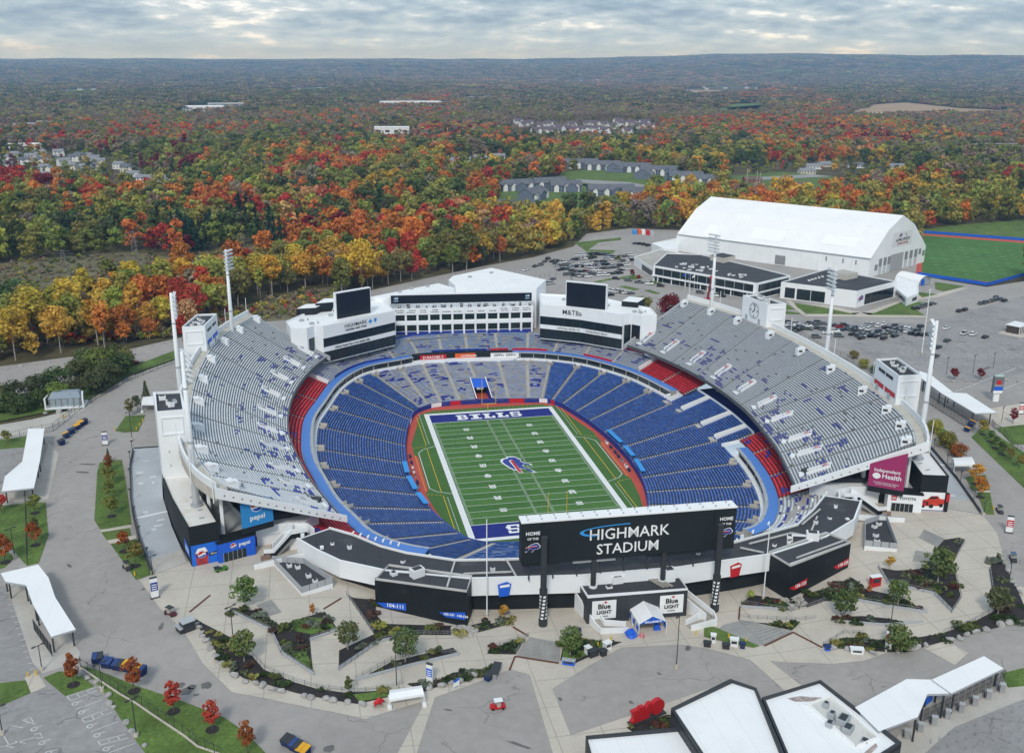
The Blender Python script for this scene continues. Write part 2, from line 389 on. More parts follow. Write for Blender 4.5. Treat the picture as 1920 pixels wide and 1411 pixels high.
blue_roof=mat('blue_roof_sheet',(0.085,0.225,0.60),.5,.05,.1)
royal=mat('royal_blue',(0.022,0.045,0.27),.5,.05,.3)
bright_blue=mat('bright_blue_print',(0.02,0.12,0.62),.5,.03,.3)
sky_blue=mat('sky_blue_print',(0.04,0.30,0.72),.5,.03,.3)
red_p=mat('red_paint',(0.52,0.02,0.025),.5,.05,.3)
crimson=mat('crimson_print',(0.34,0.035,0.13),.5,.04,.3)
orange_p=mat('orange_print',(0.75,0.13,0.03),.5,.03,.3)
track_red=mat('red_track_surface',(0.50,0.085,0.06),.85,.08,.15,fine=.05)
yellow_p=mat('yellow_paint',(0.75,0.47,0.02),.5,.04,.5)
line_w=mat('white_line_paint',(0.78,0.79,0.78),.7,.05,.5)
line_worn=mat('worn_line_paint',(0.55,0.55,0.54),.8,.2,.6)
turf_m=mat('turf_light',(0.078,0.185,0.042),.95,.10,.05,fine=.12)
turf_d=mat('turf_dark',(0.060,0.155,0.034),.95,.10,.05,fine=.12)
endzone=mat('end_zone_blue',(0.016,0.026,0.20),.9,.06,.2,fine=.1)
letter_w=mat('white_letters',(0.82,0.83,0.83),.6,.02,.3)
letter_k=mat('black_letters',(0.02,0.02,0.022),.6,.02,.3)
navy_bin=mat('navy_bin_paint',(0.014,0.032,0.115),.45,.15,.8)
yellow_lid=mat('yellow_lid',(0.70,0.36,0.02),.5,.06,.8)
rubber=mat('rubber',(0.012,0.012,0.012),.8,.1,2)
bark=mat('bark',(0.10,0.085,0.07),.9,.25,1.2)
bark_pale=mat('pale_bark',(0.34,0.31,0.27),.9,.25,1.2)
rock_m=mat('grey_rock',(0.36,0.35,0.335),.9,.3,.8,fine=.25,bump=.6,bscale=3)
rust=mat('rusty_steel',(0.13,0.05,0.03),.8,.25,1.0)
tan_field=mat('stubble_field',(0.36,0.265,0.17),.95,.12,.01,fine=.1)
road_far=mat('far_road',(0.30,0.295,0.29),.9,.1,.05)

# ------------------------------------------------------------------ terrain: one sheet with the bowl cut out of it
HOLE=[(-80,-20),(-78,40),(-66,80),(-44,104),(0,112),(44,104),(66,80),(80,40),(82,-20),(78,-62),(60,-84),(40,-100),(0,-104),(-40,-100),(-60,-84),(-77,-62)]
HOLE=[(p.x,p.y) for p in spline([(*p,0) for p in HOLE],96)]
def build_terrain():
 na=240
 ang=[2*math.pi*k/na for k in range(na)]
 fac=[0,.015,.04,.08,.13,.2,.3,.45,.65,.9,1.2,1.7,2.5,3.6,5,7,10,14,19,25,32,40,48,56,64,72,82,94,108,124,142,160,178,196,212,228]
 mb=MB();rings=[]
 hv=[Vector((math.cos(a),math.sin(a))) for a in ang]
 def ray(d):
  best=60
  for i in range(len(HOLE)):
   a,b=Vector(HOLE[i]),Vector(HOLE[(i+1) % len(HOLE)]);e_=b-a
   den=d.x*e_.y-d.y*e_.x
   if abs(den)<1e-9:continue
   t=(a.x*e_.y-a.y*e_.x)/den;u=(a.x*d.y-a.y*d.x)/den
   if t>0 and -1e-6 <= u <= 1+1e-6:best=t
  return best
 r0=[ray(d) for d in hv]
 for f in fac:
  ring=[]
  for d,r in zip(hv,r0):
   q=r+f*100;x,y=d.x*q,d.y*q;ring.append(len(mb.v));mb.v.append((x,y,gz(x,y)-.45))
  rings.append(ring)
 for a,b in zip(rings,rings[1:]):
  for k in range(na):
   j=(k+1) % na;mb.f.append((a[k],b[k],b[j],a[j]));mb.m.append(0);mb.c.append(None)
 return mb.build('ground',wood_floor,kind='structure',smooth=True)
build_terrain()

# ------------------------------------------------------------------ asphalt, plazas, lawns and beds
asp=[(-120,1500),(2040,1500),(2060,505),(1850,538),(1740,520),(1735,470),(1500,470),(1290,432),(1180,428),(1100,438),(1075,462),(1000,482),(900,500),(640,556),(560,590),(480,592),(342,640),(335,672),(240,706),(170,748),(90,800),(-60,838),(-120,1000)]
sheet('asphalt_apron',[gr(*p) for p in asp],asphalt,-.02,holes=[HOLE])
gsheet('upper_road',[(-60,695),(100,673),(240,655),(342,632),(342,664),(240,683),(150,712),(60,735),(-60,752)],asphalt,.02)
gsheet('service_road',[(-60,806),(60,786),(128,770),(160,752),(175,758),(130,785),(60,812),(-60,832)],walk_m,.03)
near_plaza=[(356,1052),(285,1078),(262,1087),(300,1140),(330,1168),(352,1195),(380,1243),(435,1297),(560,1322),(685,1347),(800,1312),(880,1284),(958,1254),(996,1265),(1035,1291),(1100,1250),(1165,1213),(1280,1208),(1330,1216),(1405,1236),(1560,1244),(1620,1238),(1800,1174),(2040,1128),(1960,1118),(1905,1095),(1885,1060),(1870,1000),(1843,965),(1782,955),(1700,930),(1615,940),(1520,985),(1400,1035),(1200,1060),(950,1062),(760,1048),(650,1020),(600,1000),(450,1020)]
sheet('plaza',[gr(*p) for p in near_plaza],concrete,.03,step=6)
gsheet('crossing_strip',[(993,1262),(1035,1289),(1070,1378),(1110,1440),(1045,1440)],concrete,.025)
gsheet('crossing_strip',[(800,1310),(816,1305),(772,1440),(730,1440)],concrete,.025)
gsheet('crossing_strip',[(1403,1233),(1440,1236),(1512,1292),(1620,1330),(1500,1320)],concrete,.025)
gsheet('crossing_strip',[(1718,1206),(1760,1190),(1815,1224),(1790,1246)],concrete,.025)
gsheet('entry_pavement',[(1069,1378),(1190,1338),(1330,1290),(1330,1330),(1180,1440),(1050,1440)],concrete,.02)
gsheet('gate_pavement',[(1690,1370),(1800,1330),(1930,1265),(2040,1290),(2040,1440),(1640,1440)],walk_m,.02)
gsheet('gate_pavement',[(10,1088),(60,1098),(150,1222),(148,1240),(80,1262),(60,1240)],walk_m,.02)
gsheet('gate_pavement',[(10,925),(64,918),(92,830),(110,850),(90,935),(2,960),(-30,955)],walk_m,.02)
gsheet('parking_bay',[(-60,1340),(102,1284),(179,1288),(300,1440),(-60,1440)],asphalt_old,.02)
gsheet('parking_bay',[(-60,1105),(8,1098),(66,1255),(40,1275),(-60,1280)],asphalt_old,.02)
gsheet('parking_bay',[(-60,836),(50,830),(20,900),(-60,930)],asphalt_old,.02)
gsheet('parking_bay',[(1478,600),(1730,606),(1790,590),(2050,520),(2050,660),(1840,720),(1660,680),(1560,640)],asphalt_old,.01)
gsheet('parking_bay',[(1790,1362),(1920,1310),(2050,1300),(2050,1440),(1700,1440)],asphalt_old,.04)
gsheet('gate_pavement',[(1830,770),(1920,755),(2040,745),(2040,800),(1880,800)],concrete,.02)
z1=lambda p:zm(0,780,.2197,p);z5=lambda p:zm(1540,780,.2197,p);z7=lambda p:zm(440,1050,.2559,p);z6=lambda p:zm(0,1050,.2559,p);z8=lambda p:zm(880,1050,.2559,p);z9=lambda p:zm(1320,1050,.163,p);z10=lambda p:zm(1560,950,.19846,p);zt=lambda p:zm(1440,440,.2552,p)
LAWNS=[[(332,655),(332,671),(240,704),(172,746),(120,766),(-60,800),(-60,770),(90,742),(150,728),(240,690)],
 [(-60,832),(50,818),(46,838),(-60,848)],
 z1([(1070,0),(1240,-10),(1180,130),(1060,138),(985,125)]),z1([(850,400),(920,375),(1040,372),(1080,600),(1122,925),(858,970),(805,885),(830,480)]),
 z1([(865,990),(1105,955),(1122,1020),(915,1060)]),z1([(945,1090),(1165,1050),(1290,1350),(1160,1395)]),
 z1([(-100,775),(215,742),(390,735),(402,900),(415,1010),(330,1250),(230,1275),(100,1130),(-100,1080)]),
 z1([(-100,1150),(0,1120),(130,1200),(40,1290),(-100,1330)]),
 z6([(0,900),(190,880),(225,970),(0,1068)]),z6([(320,860),(430,815),(560,815),(690,925),(480,995)]),
 z6([(585,770),(700,800),(1000,920),(1330,1030),(1640,1150),(1800,1260),(1990,1460),(1100,1460),(890,1170),(760,960)]),
 z5([(1280,180),(1385,78),(1480,150),(1760,330),(1760,640)]),z5([(1490,100),(1760,70),(1760,240),(1630,240)]),
 z5([(1230,522),(1400,500),(1440,632),(1290,642)]),z5([(1330,652),(1440,652),(1475,842),(1395,832)]),z5([(900,60),(1010,60),(1230,330),(1130,330)]),
 [(1878,1262),(1990,1235),(1990,1280),(1890,1288)],
 zt([(125,505),(200,548),(130,552)]),zt([(120,560),(230,575),(245,585),(125,582)]),zt([(190,500),(420,540),(650,588),(280,578),(215,535)]),zt([(745,590),(1000,488),(1170,500),(1080,545),(1150,592)]),
 zt([(1225,348),(1440,378),(1290,417),(1230,400)]),zt([(1100,422),(1250,438),(1130,462)]),
 zm(960,440,.2552,[(780,315),(900,295),(970,315),(850,340)]),zm(960,440,.2552,[(970,350),(1040,335),(1110,350),(1010,372)]),zm(960,440,.2552,[(780,380),(830,375),(940,400),(900,410)]),zm(960,440,.2552,[(970,410),(1010,405),(1090,430),(1060,437)]),zm(960,440,.2552,[(600,345),(720,320),(760,325),(640,350)]),zm(960,440,.2552,[(460,60),(800,20),(800,40),(640,55),(560,110),(760,115),(740,140),(560,130)])]
for i_,p in enumerate(LAWNS):gsheet('lawn',p,lawn_m,.09+.002*i_,skirt=.15,step=8)
for p in [zt([(125,480),(165,478),(285,590),(250,590)]),zt([(250,588),(700,572),(1155,596),(1160,608),(270,600)]),zt([(690,575),(985,478),(1080,455),(1250,430),(1400,395),(1480,390),(1250,460),(1020,490),(745,590)]),zt([(190,492),(430,520),(690,570),(640,585),(420,535)])]:
 gsheet('pavement',p,concrete,.07)
for p in [z1([(845,965),(1120,925),(1125,950),(865,990)]),z1([(910,1055),(1160,1015),(1165,1045),(940,1090)]),z5([(1280,640),(1440,632),(1440,652),(1325,652)]),z6([(180,860),(265,810),(340,925),(225,975)])]:gsheet('pavement',p,concrete,.07)
BEDS=[z7([(-20,345),(160,368),(240,415),(335,480),(500,422),(660,375),(762,512),(552,590),(575,838),(347,690),(267,520),(-20,385)]),
 z7([(822,250),(870,275),(1035,290),(1035,400),(1100,465),(1580,478),(1720,478),(1876,440),(1876,490),(1600,548),(1300,545),(1060,600),(762,806),(765,660),(1022,540)]),
 z7([(885,885),(1150,742),(1400,682),(1600,640),(1650,690),(1300,772),(1000,852)]),
 z7([(-140,570),(0,640),(130,702),(215,800),(430,890),(600,940),(800,968),(1125,952),(1130,1000),(900,1052),(700,1022),(450,972),(60,862),(-50,780),(-150,650)]),
 z6([(1405,415),(1490,462),(1700,570),(1760,600),(1700,760),(1620,700),(1480,530)]),
 z7([(1260,905),(1500,872),(1600,822),(1876,792),(1890,830),(1500,922),(1390,962)]),
 z8([(150,640),(400,585),(340,690),(130,685)]),z8([(690,605),(770,580),(1120,597),(780,752),(665,735)]),z8([(20,480),(300,445),(300,465),(60,530)]),z8([(-80,805),(240,790),(160,850),(-80,875)]),
 z8([(1150,1225),(1450,1130),(1560,1150),(1560,1240),(1200,1260)]),
 z9([(430,490),(560,400),(840,440),(1180,440),(1180,520),(1010,580),(850,570),(430,540)]),z9([(590,715),(800,730),(1100,720),(1010,808)]),z9([(1370,985),(1600,890),(1840,890),(1840,1015),(1500,1010)]),z9([(1120,520),(1140,400),(1510,290),(1700,200),(1840,300),(1840,470),(1390,470),(1190,540)]),
 z10([(980,395),(1060,312),(1200,290),(1258,312),(1140,540),(1218,862),(1130,995),(962,822),(520,722),(440,572),(600,602),(820,592),(962,482)]),
 z10([(1570,432),(1620,520),(1680,640),(1740,760),(1814,930),(1830,1060),(1560,1140),(1200,1232),(700,1372),(520,1372),(520,1252),(820,1232),(1040,1196),(1290,1112),(1530,985),(1520,830),(1485,592)]),
 z10([(0,700),(200,705),(240,752),(380,792),(560,832),(700,872),(900,1003),(620,962),(200,882),(0,830)]),z10([(0,1042),(280,1032),(500,1052),(700,1087),(860,1092),(500,1123),(0,1083)]),z10([(0,1277),(110,1237),(500,1257),(500,1370),(0,1332)])]
for i_,p in enumerate(BEDS):gsheet('planting_bed',p,mulch,.06+.004*i_,step=5)
BANKS=[z9([(0,770),(120,768),(480,920),(640,988),(570,1008),(200,930),(0,882)]),z7([(420,680),(530,670),(565,800),(440,720)]),z7([(420,440),(540,420),(690,430),(745,510),(560,545),(440,520)]),z8([(690,605),(770,585),(1050,600),(800,725),(680,715)]),z7([(870,985),(1120,955),(1128,998),(910,1040)])]
for i_,p in enumerate(BANKS):gsheet('lawn',p,lawn_m,.15+.005*i_,step=5)
# painted lines in the car parks
def strip_line(mb,a,b,wd,off=.05):
 a,b=gr(*a),gr(*b);d=(b-a);d.z=0;n=Vector((-d.y,d.x,0)).normalized()*(wd/2)
 mb.face([p+Vector((0,0,off)) for p in (a-n,b-n,b+n,a+n)])
lm=MB()
for a_,b_ in (((490,995),(700,930)),((520,1028),(712,952)),((555,1090),(748,1020)),((600,1160),(800,1085)),((622,1190),(822,1112)),((665,1255),(865,1180)),((715,1325),(922,1272)),((740,1352),(942,1300)),((800,1408),(990,1340)),((490,995),(520,1028)),((600,1160),(622,1190)),((715,1325),(740,1352)),((560,972),(585,1002)),((630,950),(655,975)),((670,1133),(690,1163)),((735,1108),(760,1138)),((790,1306),(812,1334)),((860,1288),(880,1316)),
 ((75,1208),(168,1226)),((165,1170),(225,1150)),((225,1150),(250,1195)),((165,1170),(255,1200)),((30,1290),(62,1345)),((0,1368),(150,1325)),((110,1325),(190,1340)),((150,1325),(250,1295)),((250,1275),(295,1265)),((295,1265),(312,1300)),((260,1300),(312,1302)),((35,1358),(100,1370))):strip_line(lm,z6([a_])[0],z6([b_])[0],.2)
for c_ in ((550,1050),(597,1113),(660,1215),(710,1280),(778,1382),(250,1236),(308,1336),(355,1410)):
 g=gr(*z6([c_])[0]);q=[(g.x+.62*math.cos(i*math.pi/6),g.y+.62*math.sin(i*math.pi/6)) for i in range(13)]
 for u,v in zip(q,q[1:]):lm.face([(u[0],u[1],g.z+.06),(v[0],v[1],g.z+.06),(g.x+(v[0]-g.x)*.6,g.y+(v[1]-g.y)*.6,g.z+.06),(g.x+(u[0]-g.x)*.6,g.y+(u[1]-g.y)*.6,g.z+.06)])
 lm.face([(g.x+.5,g.y+.3,g.z+.065),(g.x+1.3,g.y+.7,g.z+.065),(g.x+1.25,g.y+.95,g.z+.065),(g.x+.4,g.y+.55,g.z+.065)])
for k in range(14):strip_line(lm,(8+3.6*k,1112+11*k),(24+3.4*k,1109+11*k),.22)
for r_ in range(5):
 for k in range(34):
  a=(1545+26*k-r_*8,617+17*r_+1.2*k);strip_line(lm,a,(a[0]+9,a[1]+4.6),.2)
strip_line(lm,(1905,690),(1790,735),.4);strip_line(lm,(1960,700),(1862,736),.4)
lm.build('parking_lines',line_worn,kind='structure')

# oil and water marks on the road, manholes
stain_m=mat('road_stain',(.15,.145,.14),.85,.2,.5)
rs=random.Random(21)
for (x,y,r0,el) in ((337,1284,1.0,1),(350,1295,1.5,.7),(359,1287,.8,1),(387,1284,1.1,1),(368,1302,.6,.6),(155,885,2.2,.25),(165,870,2.6,.2),(618,1402,1.2,.7),(975,1396,2.5,.15),(1051,1310,.6,.7),(1183,1316,.6,.7),(1236,1262,.6,.6),(302,1174,1.4,.35),(268,1104,.5,.9),(1290,1214,1.2,.5),(1475,1300,.6,.8),(230,1330,.7,.8),(840,1330,.9,.3),(60,1000,1.2,.3),(130,1060,1.5,.25),(1880,600,2.5,.3),(1800,640,3,.2),(1700,640,3,.2),(1600,700,2,.3),(1850,690,3,.25),(1900,655,3,.25)):
 g=gr(x,y);an=rs.uniform(0,3);co_,si_=math.cos(an),math.sin(an);mb=MB();pts=[]
 for k in range(14):rr_=r0*rs.uniform(.75,1.2);u,v=rr_*math.cos(k*math.pi/7),rr_*el*math.sin(k*math.pi/7);pts.append((g.x+u*co_-v*si_,g.y+u*si_+v*co_,gz(g.x+u*co_-v*si_,g.y+u*si_+v*co_)+.045))
 mb.face(pts);mb.build('road_stain',stain_m,kind='structure')
# ------------------------------------------------------------------ playing field (z = 0)
LETTER={'B':[(.1,0,.42,1),(0,0,.1,.2),(0,.8,.1,1),(.42,.82,.85,1),(.42,.42,.85,.58),(.42,0,.85,.18),(.68,.58,.96,.82),(.70,.18,1,.42)],
 'I':[(0,.8,1,1),(0,0,1,.2),(.28,.2,.72,.8)],'L':[(0,.8,.66,1),(.12,.2,.5,.8),(0,0,1,.2),(.78,.2,1,.45)],
 'S':[(.12,.82,.95,1),(0,.58,.32,.84),(.08,.42,.92,.58),(.68,.16,1,.42),(.05,0,.88,.16),(.74,.66,.95,.82),(0,.16,.24,.34)]}
def block_word(mb,word,plane,wd,ht,gap,m=0,off=0.0,grow=0.0):
 x=-(wd*len(word)+gap*(len(word)-1))/2;k=0
 for ch in word:
  for (a,b,c,d) in LETTER[ch]:
   k+=1;flat_poly(mb,plane,[(x+a*wd-grow,b*ht-ht/2-grow),(x+c*wd+grow,b*ht-ht/2-grow),(x+c*wd+grow,d*ht-ht/2+grow),(x+a*wd-grow,d*ht-ht/2+grow)],m,off+.0012*k)
  x+=wd+gap
BISON=[(1.0,.02),(1.0,.26),(.84,.30),(.80,.50),(.52,.64),(.2,.58),(-.2,.44),(-.55,.28),(-.62,.16),(-.62,.0),(-.45,-.05),(-.62,-.28),(-.98,-.46),(-1.02,-.62),(-.72,-.5),(-.4,-.28),(-.12,-.2),(-.02,-.36),(-.22,-.62),(.0,-.58),(.16,-.34),(.4,-.22),(.62,-.28),(.72,-.16),(.9,-.14)]
STREAK=[(-1.0,-.04),(-.92,.12),(.55,.24),(.64,.10),(-.3,.02)]
def bison(name,plane,s,parent,flip=1,off=.02):
 mb=MB();c0=(0,0)
 g=[(flip*(a*1.12)*s,(b*1.16+.0)*s) for a,b in BISON]
 ordr=(lambda q:q) if flip>0 else (lambda q:q[::-1])
 flat_poly(mb,plane,ordr(g),0,off);flat_poly(mb,plane,ordr([(flip*a*s,b*s) for a,b in BISON]),1,off*2)
 flat_poly(mb,plane,ordr([(flip*a*1.05*s,(b*1.35-.02)*s) for a,b in STREAK]),0,off*3);flat_poly(mb,plane,ordr([(flip*a*s,b*s) for a,b in STREAK]),2,off*4)
 return mb.build(name,[letter_w,royal,red_p],parent)
IN=[(0,65.5),(-10,65.7),(-18,65),(-23.5,63),(-27,60),(-29.8,56),(-32.5,47),(-35,35),(-37.2,20),(-38.3,3),(-38.3,-10),(-37,-24),(-34.8,-35.5),(-32,-45),(-29,-53),(-26,-57.8),(-20,-61.2),(-10,-62.3),(0,-62.5),(10,-62.3),(20,-61.2),(26,-57.8),(29,-53),(32,-45),(34.8,-35.5),(37,-24),(38.2,-10),(38.2,3),(37,20),(35,33),(32.5,44),(29.8,54),(27,59.5),(23.5,62),(18,63.3),(10,64.4)]
RM=[(-2,94.5),(-13,95),(-22,94.8),(-32,90.4),(-44,84.8),(-51.5,76),(-58,62),(-63,43),(-67.5,24),(-68.7,2),(-68,-14),(-65.2,-30),(-62,-46),(-58,-58),(-53.6,-69.5),(-46,-78),(-34,-84),(-17,-88),(0,-89),(17,-89),(34,-88.5),(46.5,-85.5),(53,-78.5),(58,-69),(62.5,-54),(65.5,-36),(67,-16),(67.5,2),(65.8,25),(62.8,41),(58.5,56),(51.8,69),(43.5,80),(33,87.5),(23.5,91.5),(11,93)]
NS=8;NSEC=len(IN)
INS=spline([(*p,0) for p in IN],NSEC*NS);RMS=spline([(*p,0) for p in RM],NSEC*NS)
def ring(S,i):return S[i % len(S)]
fld=thing('football_field','green striped football field with blue end zones at the bottom of the bowl','field',(0,0,0))
mb=MB();mb.face([(p.x,p.y,-.02) for p in INS]);mb.build('running_track',track_red,fld,label='red track round the turf')
T=[(0,60.6),(22,60.4),(27.5,57),(29.5,50),(30.2,45),(34.6,25),(34.8,14),(33.6,13),(33.6,-17),(34.8,-20),(33.2,-34),(30.6,-46),(28.3,-53.5),(24,-59.3),(14,-61.2)]
TT=T+[(0,-61.4)]+[(-x,y) for x,y in T[:0:-1]]
mb=MB();mb.face([(x,y,.02) for x,y in TT][::-1]);mb.build('turf_surround',mat('turf_surround',(0.065,0.15,0.035),.95,.1,.06,fine=.1),fld)
mb=MB();hb=(26.25,56.75)
for (x0,y0,x1,y1) in ((-26.25,-56.75,-24.38,56.75),(24.38,-56.75,26.25,56.75),(-24.38,54.86,24.38,56.75),(-24.38,-56.75,24.38,-54.86)):mb.face([(x0,y0,.05),(x1,y0,.05),(x1,y1,.05),(x0,y1,.05)])
mb.build('border',line_w,fld)
for k in range(20):
 mb=MB();y0=-45.72+4.572*k;mb.face([(-24.38,y0,.045),(24.38,y0,.045),(24.38,y0+4.572,.045),(-24.38,y0+4.572,.045)]);mb.build('turf_strip',turf_m if k % 2 else turf_d,fld)
for s in (-1,1):
 mb=MB();y0,y1=sorted((s*45.8,s*54.86));mb.face([(-24.38,y0,.048),(24.38,y0,.048),(24.38,y1,.048),(-24.38,y1,.048)]);ez=mb.build('end_zone',endzone,fld)
 mb=MB();block_word(mb,'BILLS',((-1,s*50.3,.06),(s,0,0),(0,s,0)),4.5,5.6,.9);mb.build('lettering',letter_w,ez)
mb=MB()
for k in range(21):
 y=-45.72+4.572*k;h=.085 if k not in (0,20) else .16;mb.face([(-24.3,y-h,.07),(24.3,y-h,.07),(24.3,y+h,.07),(-24.3,y+h,.07)])
mb.build('yard_line',line_w,fld)
mb=MB()
for k in range(1,100):
 if k % 5==0:continue
 y=-45.72+.9144*k
 for x in (-23.7,-2.82,2.82,23.7):mb.face([(x-.42,y-.09,.07),(x+.42,y-.09,.07),(x+.42,y+.09,.07),(x-.42,y+.09,.07)])
mb.build('hash_marks',line_w,fld,kind='stuff')
for k,t in enumerate((10,20,30,40,50,40,30,20,10)):
 y=36.576-9.144*k
 text_mesh('yard_number',str(t),3.0,line_w,((-12.5,y,.075),(0,-1,0),(1,0,0)),fld,bold=.12,ext=0.003)
 text_mesh('yard_number',str(t),3.0,line_w,((12.5,y,.075),(0,1,0),(-1,0,0)),fld,bold=.12,ext=0.003)
bison('midfield_emblem',((-.5,-1.5,.08),(0,1,0),(-1,0,0)),7.2,fld,off=.01)
mb=MB()
def seg(mb,a,b,w_,z,m=0):
 a,b=Vector((*a,z)),Vector((*b,z));d=(b-a);n=Vector((-d.y,d.x,0)).normalized()*w_/2;mb.face([a-n,b-n,b+n,a+n],m)
for s in (-1,1):
 P_=[(24.4*s+1.9*s,21.5),(31*s,19),(33*s,16),(33*s,-16),(31*s,-19),(26.3*s,-21.5)]
 for a,b in zip(P_,P_[1:]):seg(mb,a,b,.22,.06)
 for k in range(22):seg(mb,(28.2*s,24+1.6*k-.0),(28.2*s,24.9+1.6*k),.2,.06) if 24+1.6*k<57 else None;seg(mb,(28.2*s,-24-1.6*k),(28.2*s,-24.9-1.6*k),.2,.06) if 24+1.6*k<56 else None
 for k in range(28):seg(mb,(-26+k*1.9,s*58.6),(-25+k*1.9,s*58.6),.2,.06,1)
 seg(mb,(29.4*s,54),(29.4*s,22.5),.2,.062,1);seg(mb,(29.6*s,20),(29.6*s,-20),.2,.062,1);seg(mb,(29.4*s,-22.5),(29.4*s,-53),.2,.062,1)
 seg(mb,(34.5*s,14),(34.5*s,-18),.15,.062,1)
 for k in range(4):seg(mb,((29.8+1.3*k)*s,21.8-.35*k),((30.6+1.3*k)*s,21.6-.35*k),.2,.062,1);seg(mb,((29.8+1.3*k)*s,-21.8+.35*k),((30.6+1.3*k)*s,-21.6+.35*k),.2,.062,1)
mb.build('boundary_lines',[line_w,yellow_p],fld)
# goal posts
for s,lab in ((1,'yellow goalpost at the far end of the field in front of the tunnel'),(-1,'yellow goalpost at the near end of the field behind the scoreboard')):
 g=thing('goalpost',lab,'goalpost',(0,s*56.5,0),'goalposts')
 pm=MB();pm.tube((0,s*58.4,0),(0,s*58.4,2.2),.17);pm.tube((0,s*58.4,2.2),(0,s*56.2,3.05),.15);pm.build('support',yellow_p,g)
 pm=MB();pm.tube((-2.82,s*56,3.05),(2.82,s*56,3.05),.12);pm.build('crossbar',yellow_p,g)
 for x in (-2.82,2.82):pm=MB();pm.tube((x,s*56,3.05),(x,s*56,13.7),.11,.09);pm.build('upright',yellow_p,g)

# ------------------------------------------------------------------ seating tiers
seat_m=vcol_mat('seat_plastic',.55,.25)
def lerp(a,b,t):return a+(b-a)*t
def tier(parent,A,B,zA,zB,n,colf,aisle=(True,True),aw=.65,piece=1.3,seat_h=.42,hz0=0.0,name='seat_rows',terr=None,seat_d=.55,aisle_m=None,back=0.0):
 """one section of seating: A front edge points, B back edge points (plan), n rows"""
 m=len(A);st=MB();se=MB();ai=MB()
 rise=(zB-zA)/n
 for r in range(n):
  v0,v1=r/n,(r+1)/n;z=zA+rise*r
  F=[lerp(a,b,v0) for a,b in zip(A,B)];K=[lerp(a,b,v1) for a,b in zip(A,B)]
  for i in range(m-1):
   st.face([(F[i].x,F[i].y,z),(F[i+1].x,F[i+1].y,z),(K[i+1].x,K[i+1].y,z),(K[i].x,K[i].y,z)][::-1] if False else [(F[i].x,F[i].y,z),(K[i].x,K[i].y,z),(K[i+1].x,K[i+1].y,z),(F[i+1].x,F[i+1].y,z)])
   st.face([(F[i].x,F[i].y,z-rise),(F[i].x,F[i].y,z),(F[i+1].x,F[i+1].y,z),(F[i+1].x,F[i+1].y,z-rise)])
  # bench pieces along the row
  S0=[lerp(f,k,.42) for f,k in zip(F,K)];S1=[lerp(f,k,.42+seat_d) for f,k in zip(F,K)]
  cum=[0.0]
  for i in range(m-1):cum.append(cum[-1]+(S0[i+1]-S0[i]).length)
  L=cum[-1];a0=aw if aisle[0] else .05;a1=L-(aw if aisle[1] else .05)
  if a1-a0>.8:
   k=max(1,int(round((a1-a0)/piece)))
   def pt(S,d):
    for i in range(m-1):
     if d <= cum[i+1] or i==m-2:return lerp(S[i],S[i+1],(d-cum[i])/max(1e-6,cum[i+1]-cum[i]))
   for q in range(k):
    d0,d1=a0+(a1-a0)*q/k,a0+(a1-a0)*(q+1)/k
    c=colf(r,q,k,n)
    if c is None:continue
    p0,p1,p2,p3=pt(S0,d0),pt(S0,d1),pt(S1,d1),pt(S1,d0)
    zb=z+seat_h-.10;zt_=z+seat_h
    i=len(se.v)
    se.v+=[(p.x,p.y,zb) for p in (p0,p1,p2,p3)]+[(p.x,p.y,zt_) for p in (p0,p1)]+[(p.x,p.y,zt_+.05) for p in (p2,p3)]
    se.f+=[(i+4,i+7,i+6,i+5),(i,i+4,i+5,i+1),(i+3,i+2,i+6,i+7)];se.m+=[0,0,0];ct=tuple(min(1,v*1.3+.006) for v in c) if back else c;se.c+=[ct,c,c]  # tops of backed seats lightened: sky light put into the colour
    if back:se.face([(p3.x,p3.y,zt_),(p2.x,p2.y,zt_),(p2.x,p2.y,zt_+back),(p3.x,p3.y,zt_+back)],0,tuple(v*.8 for v in c))  # seat backs darkened in colour for the shade on upright faces
  for side,on in ((0,aisle[0]),(1,aisle[1])):
   if not on:continue
   f,k_=(F[0],K[0]) if side==0 else (F[-1],K[-1]);tdir=((F[1]-F[0]) if side==0 else (F[-2]-F[-1])).normalized()*aw
   a,b=lerp(f,k_,.45),lerp(f,k_,1.0)
   q=[a,a+tdir,b+tdir,b]
   if area(q)<0:q=q[::-1]
   ai.hexa([(p.x,p.y,z+.004) for p in q]+[(p.x,p.y,z+max(.14,rise*.5)) for p in q],skip=(0,))
 st.build('terrace',terr or conc_step,parent)
 if se.f:se.build(name,seat_m,parent,kind='stuff')
 if ai.f:ai.build('aisle_steps',aisle_m or conc_aisle,parent,kind='stuff')
def jit(c,a,r_=rnd):
 k=1+r_.uniform(-a,a);return tuple(min(1,v*k) for v in c)
BLUE=(0.042,0.10,0.31);ALU=(0.62,0.66,0.69);ROY=(0.03,0.05,0.36)
terr_b=mat('row_shade_terrace',(.055,.07,.12),.85,.2,.4)  # bare concrete tinted dark navy: shade between the seat rows put into its colour
class Patch:
 """clustered repaint: bench pieces that were painted blue"""
 def __init__(s,seed,dens):s.r=random.Random(seed);s.d=dens;s.m={}
 def __call__(s,r,q,front=1.0):
  if (r,q) in s.m:return s.m[(r,q)]
  hit=s.r.random()<s.d*front
  if hit:
   for dr in range(s.r.randint(1,3)):
    for dq in range(s.r.randint(1,4)):
     if s.r.random()<.75:s.m[(r+dr,q+dq)]=True
  return s.m.setdefault((r,q),hit)
bowl=thing('lower_bowl','sunken lower seating bowl with blue rows and pale end sections around the field','seating bowl',(0,0,0))
NROW=34;ZI,ZR=1.5,9.5
def is_end(s):return s in (0,1,2,34,35) or s==3 or s==33
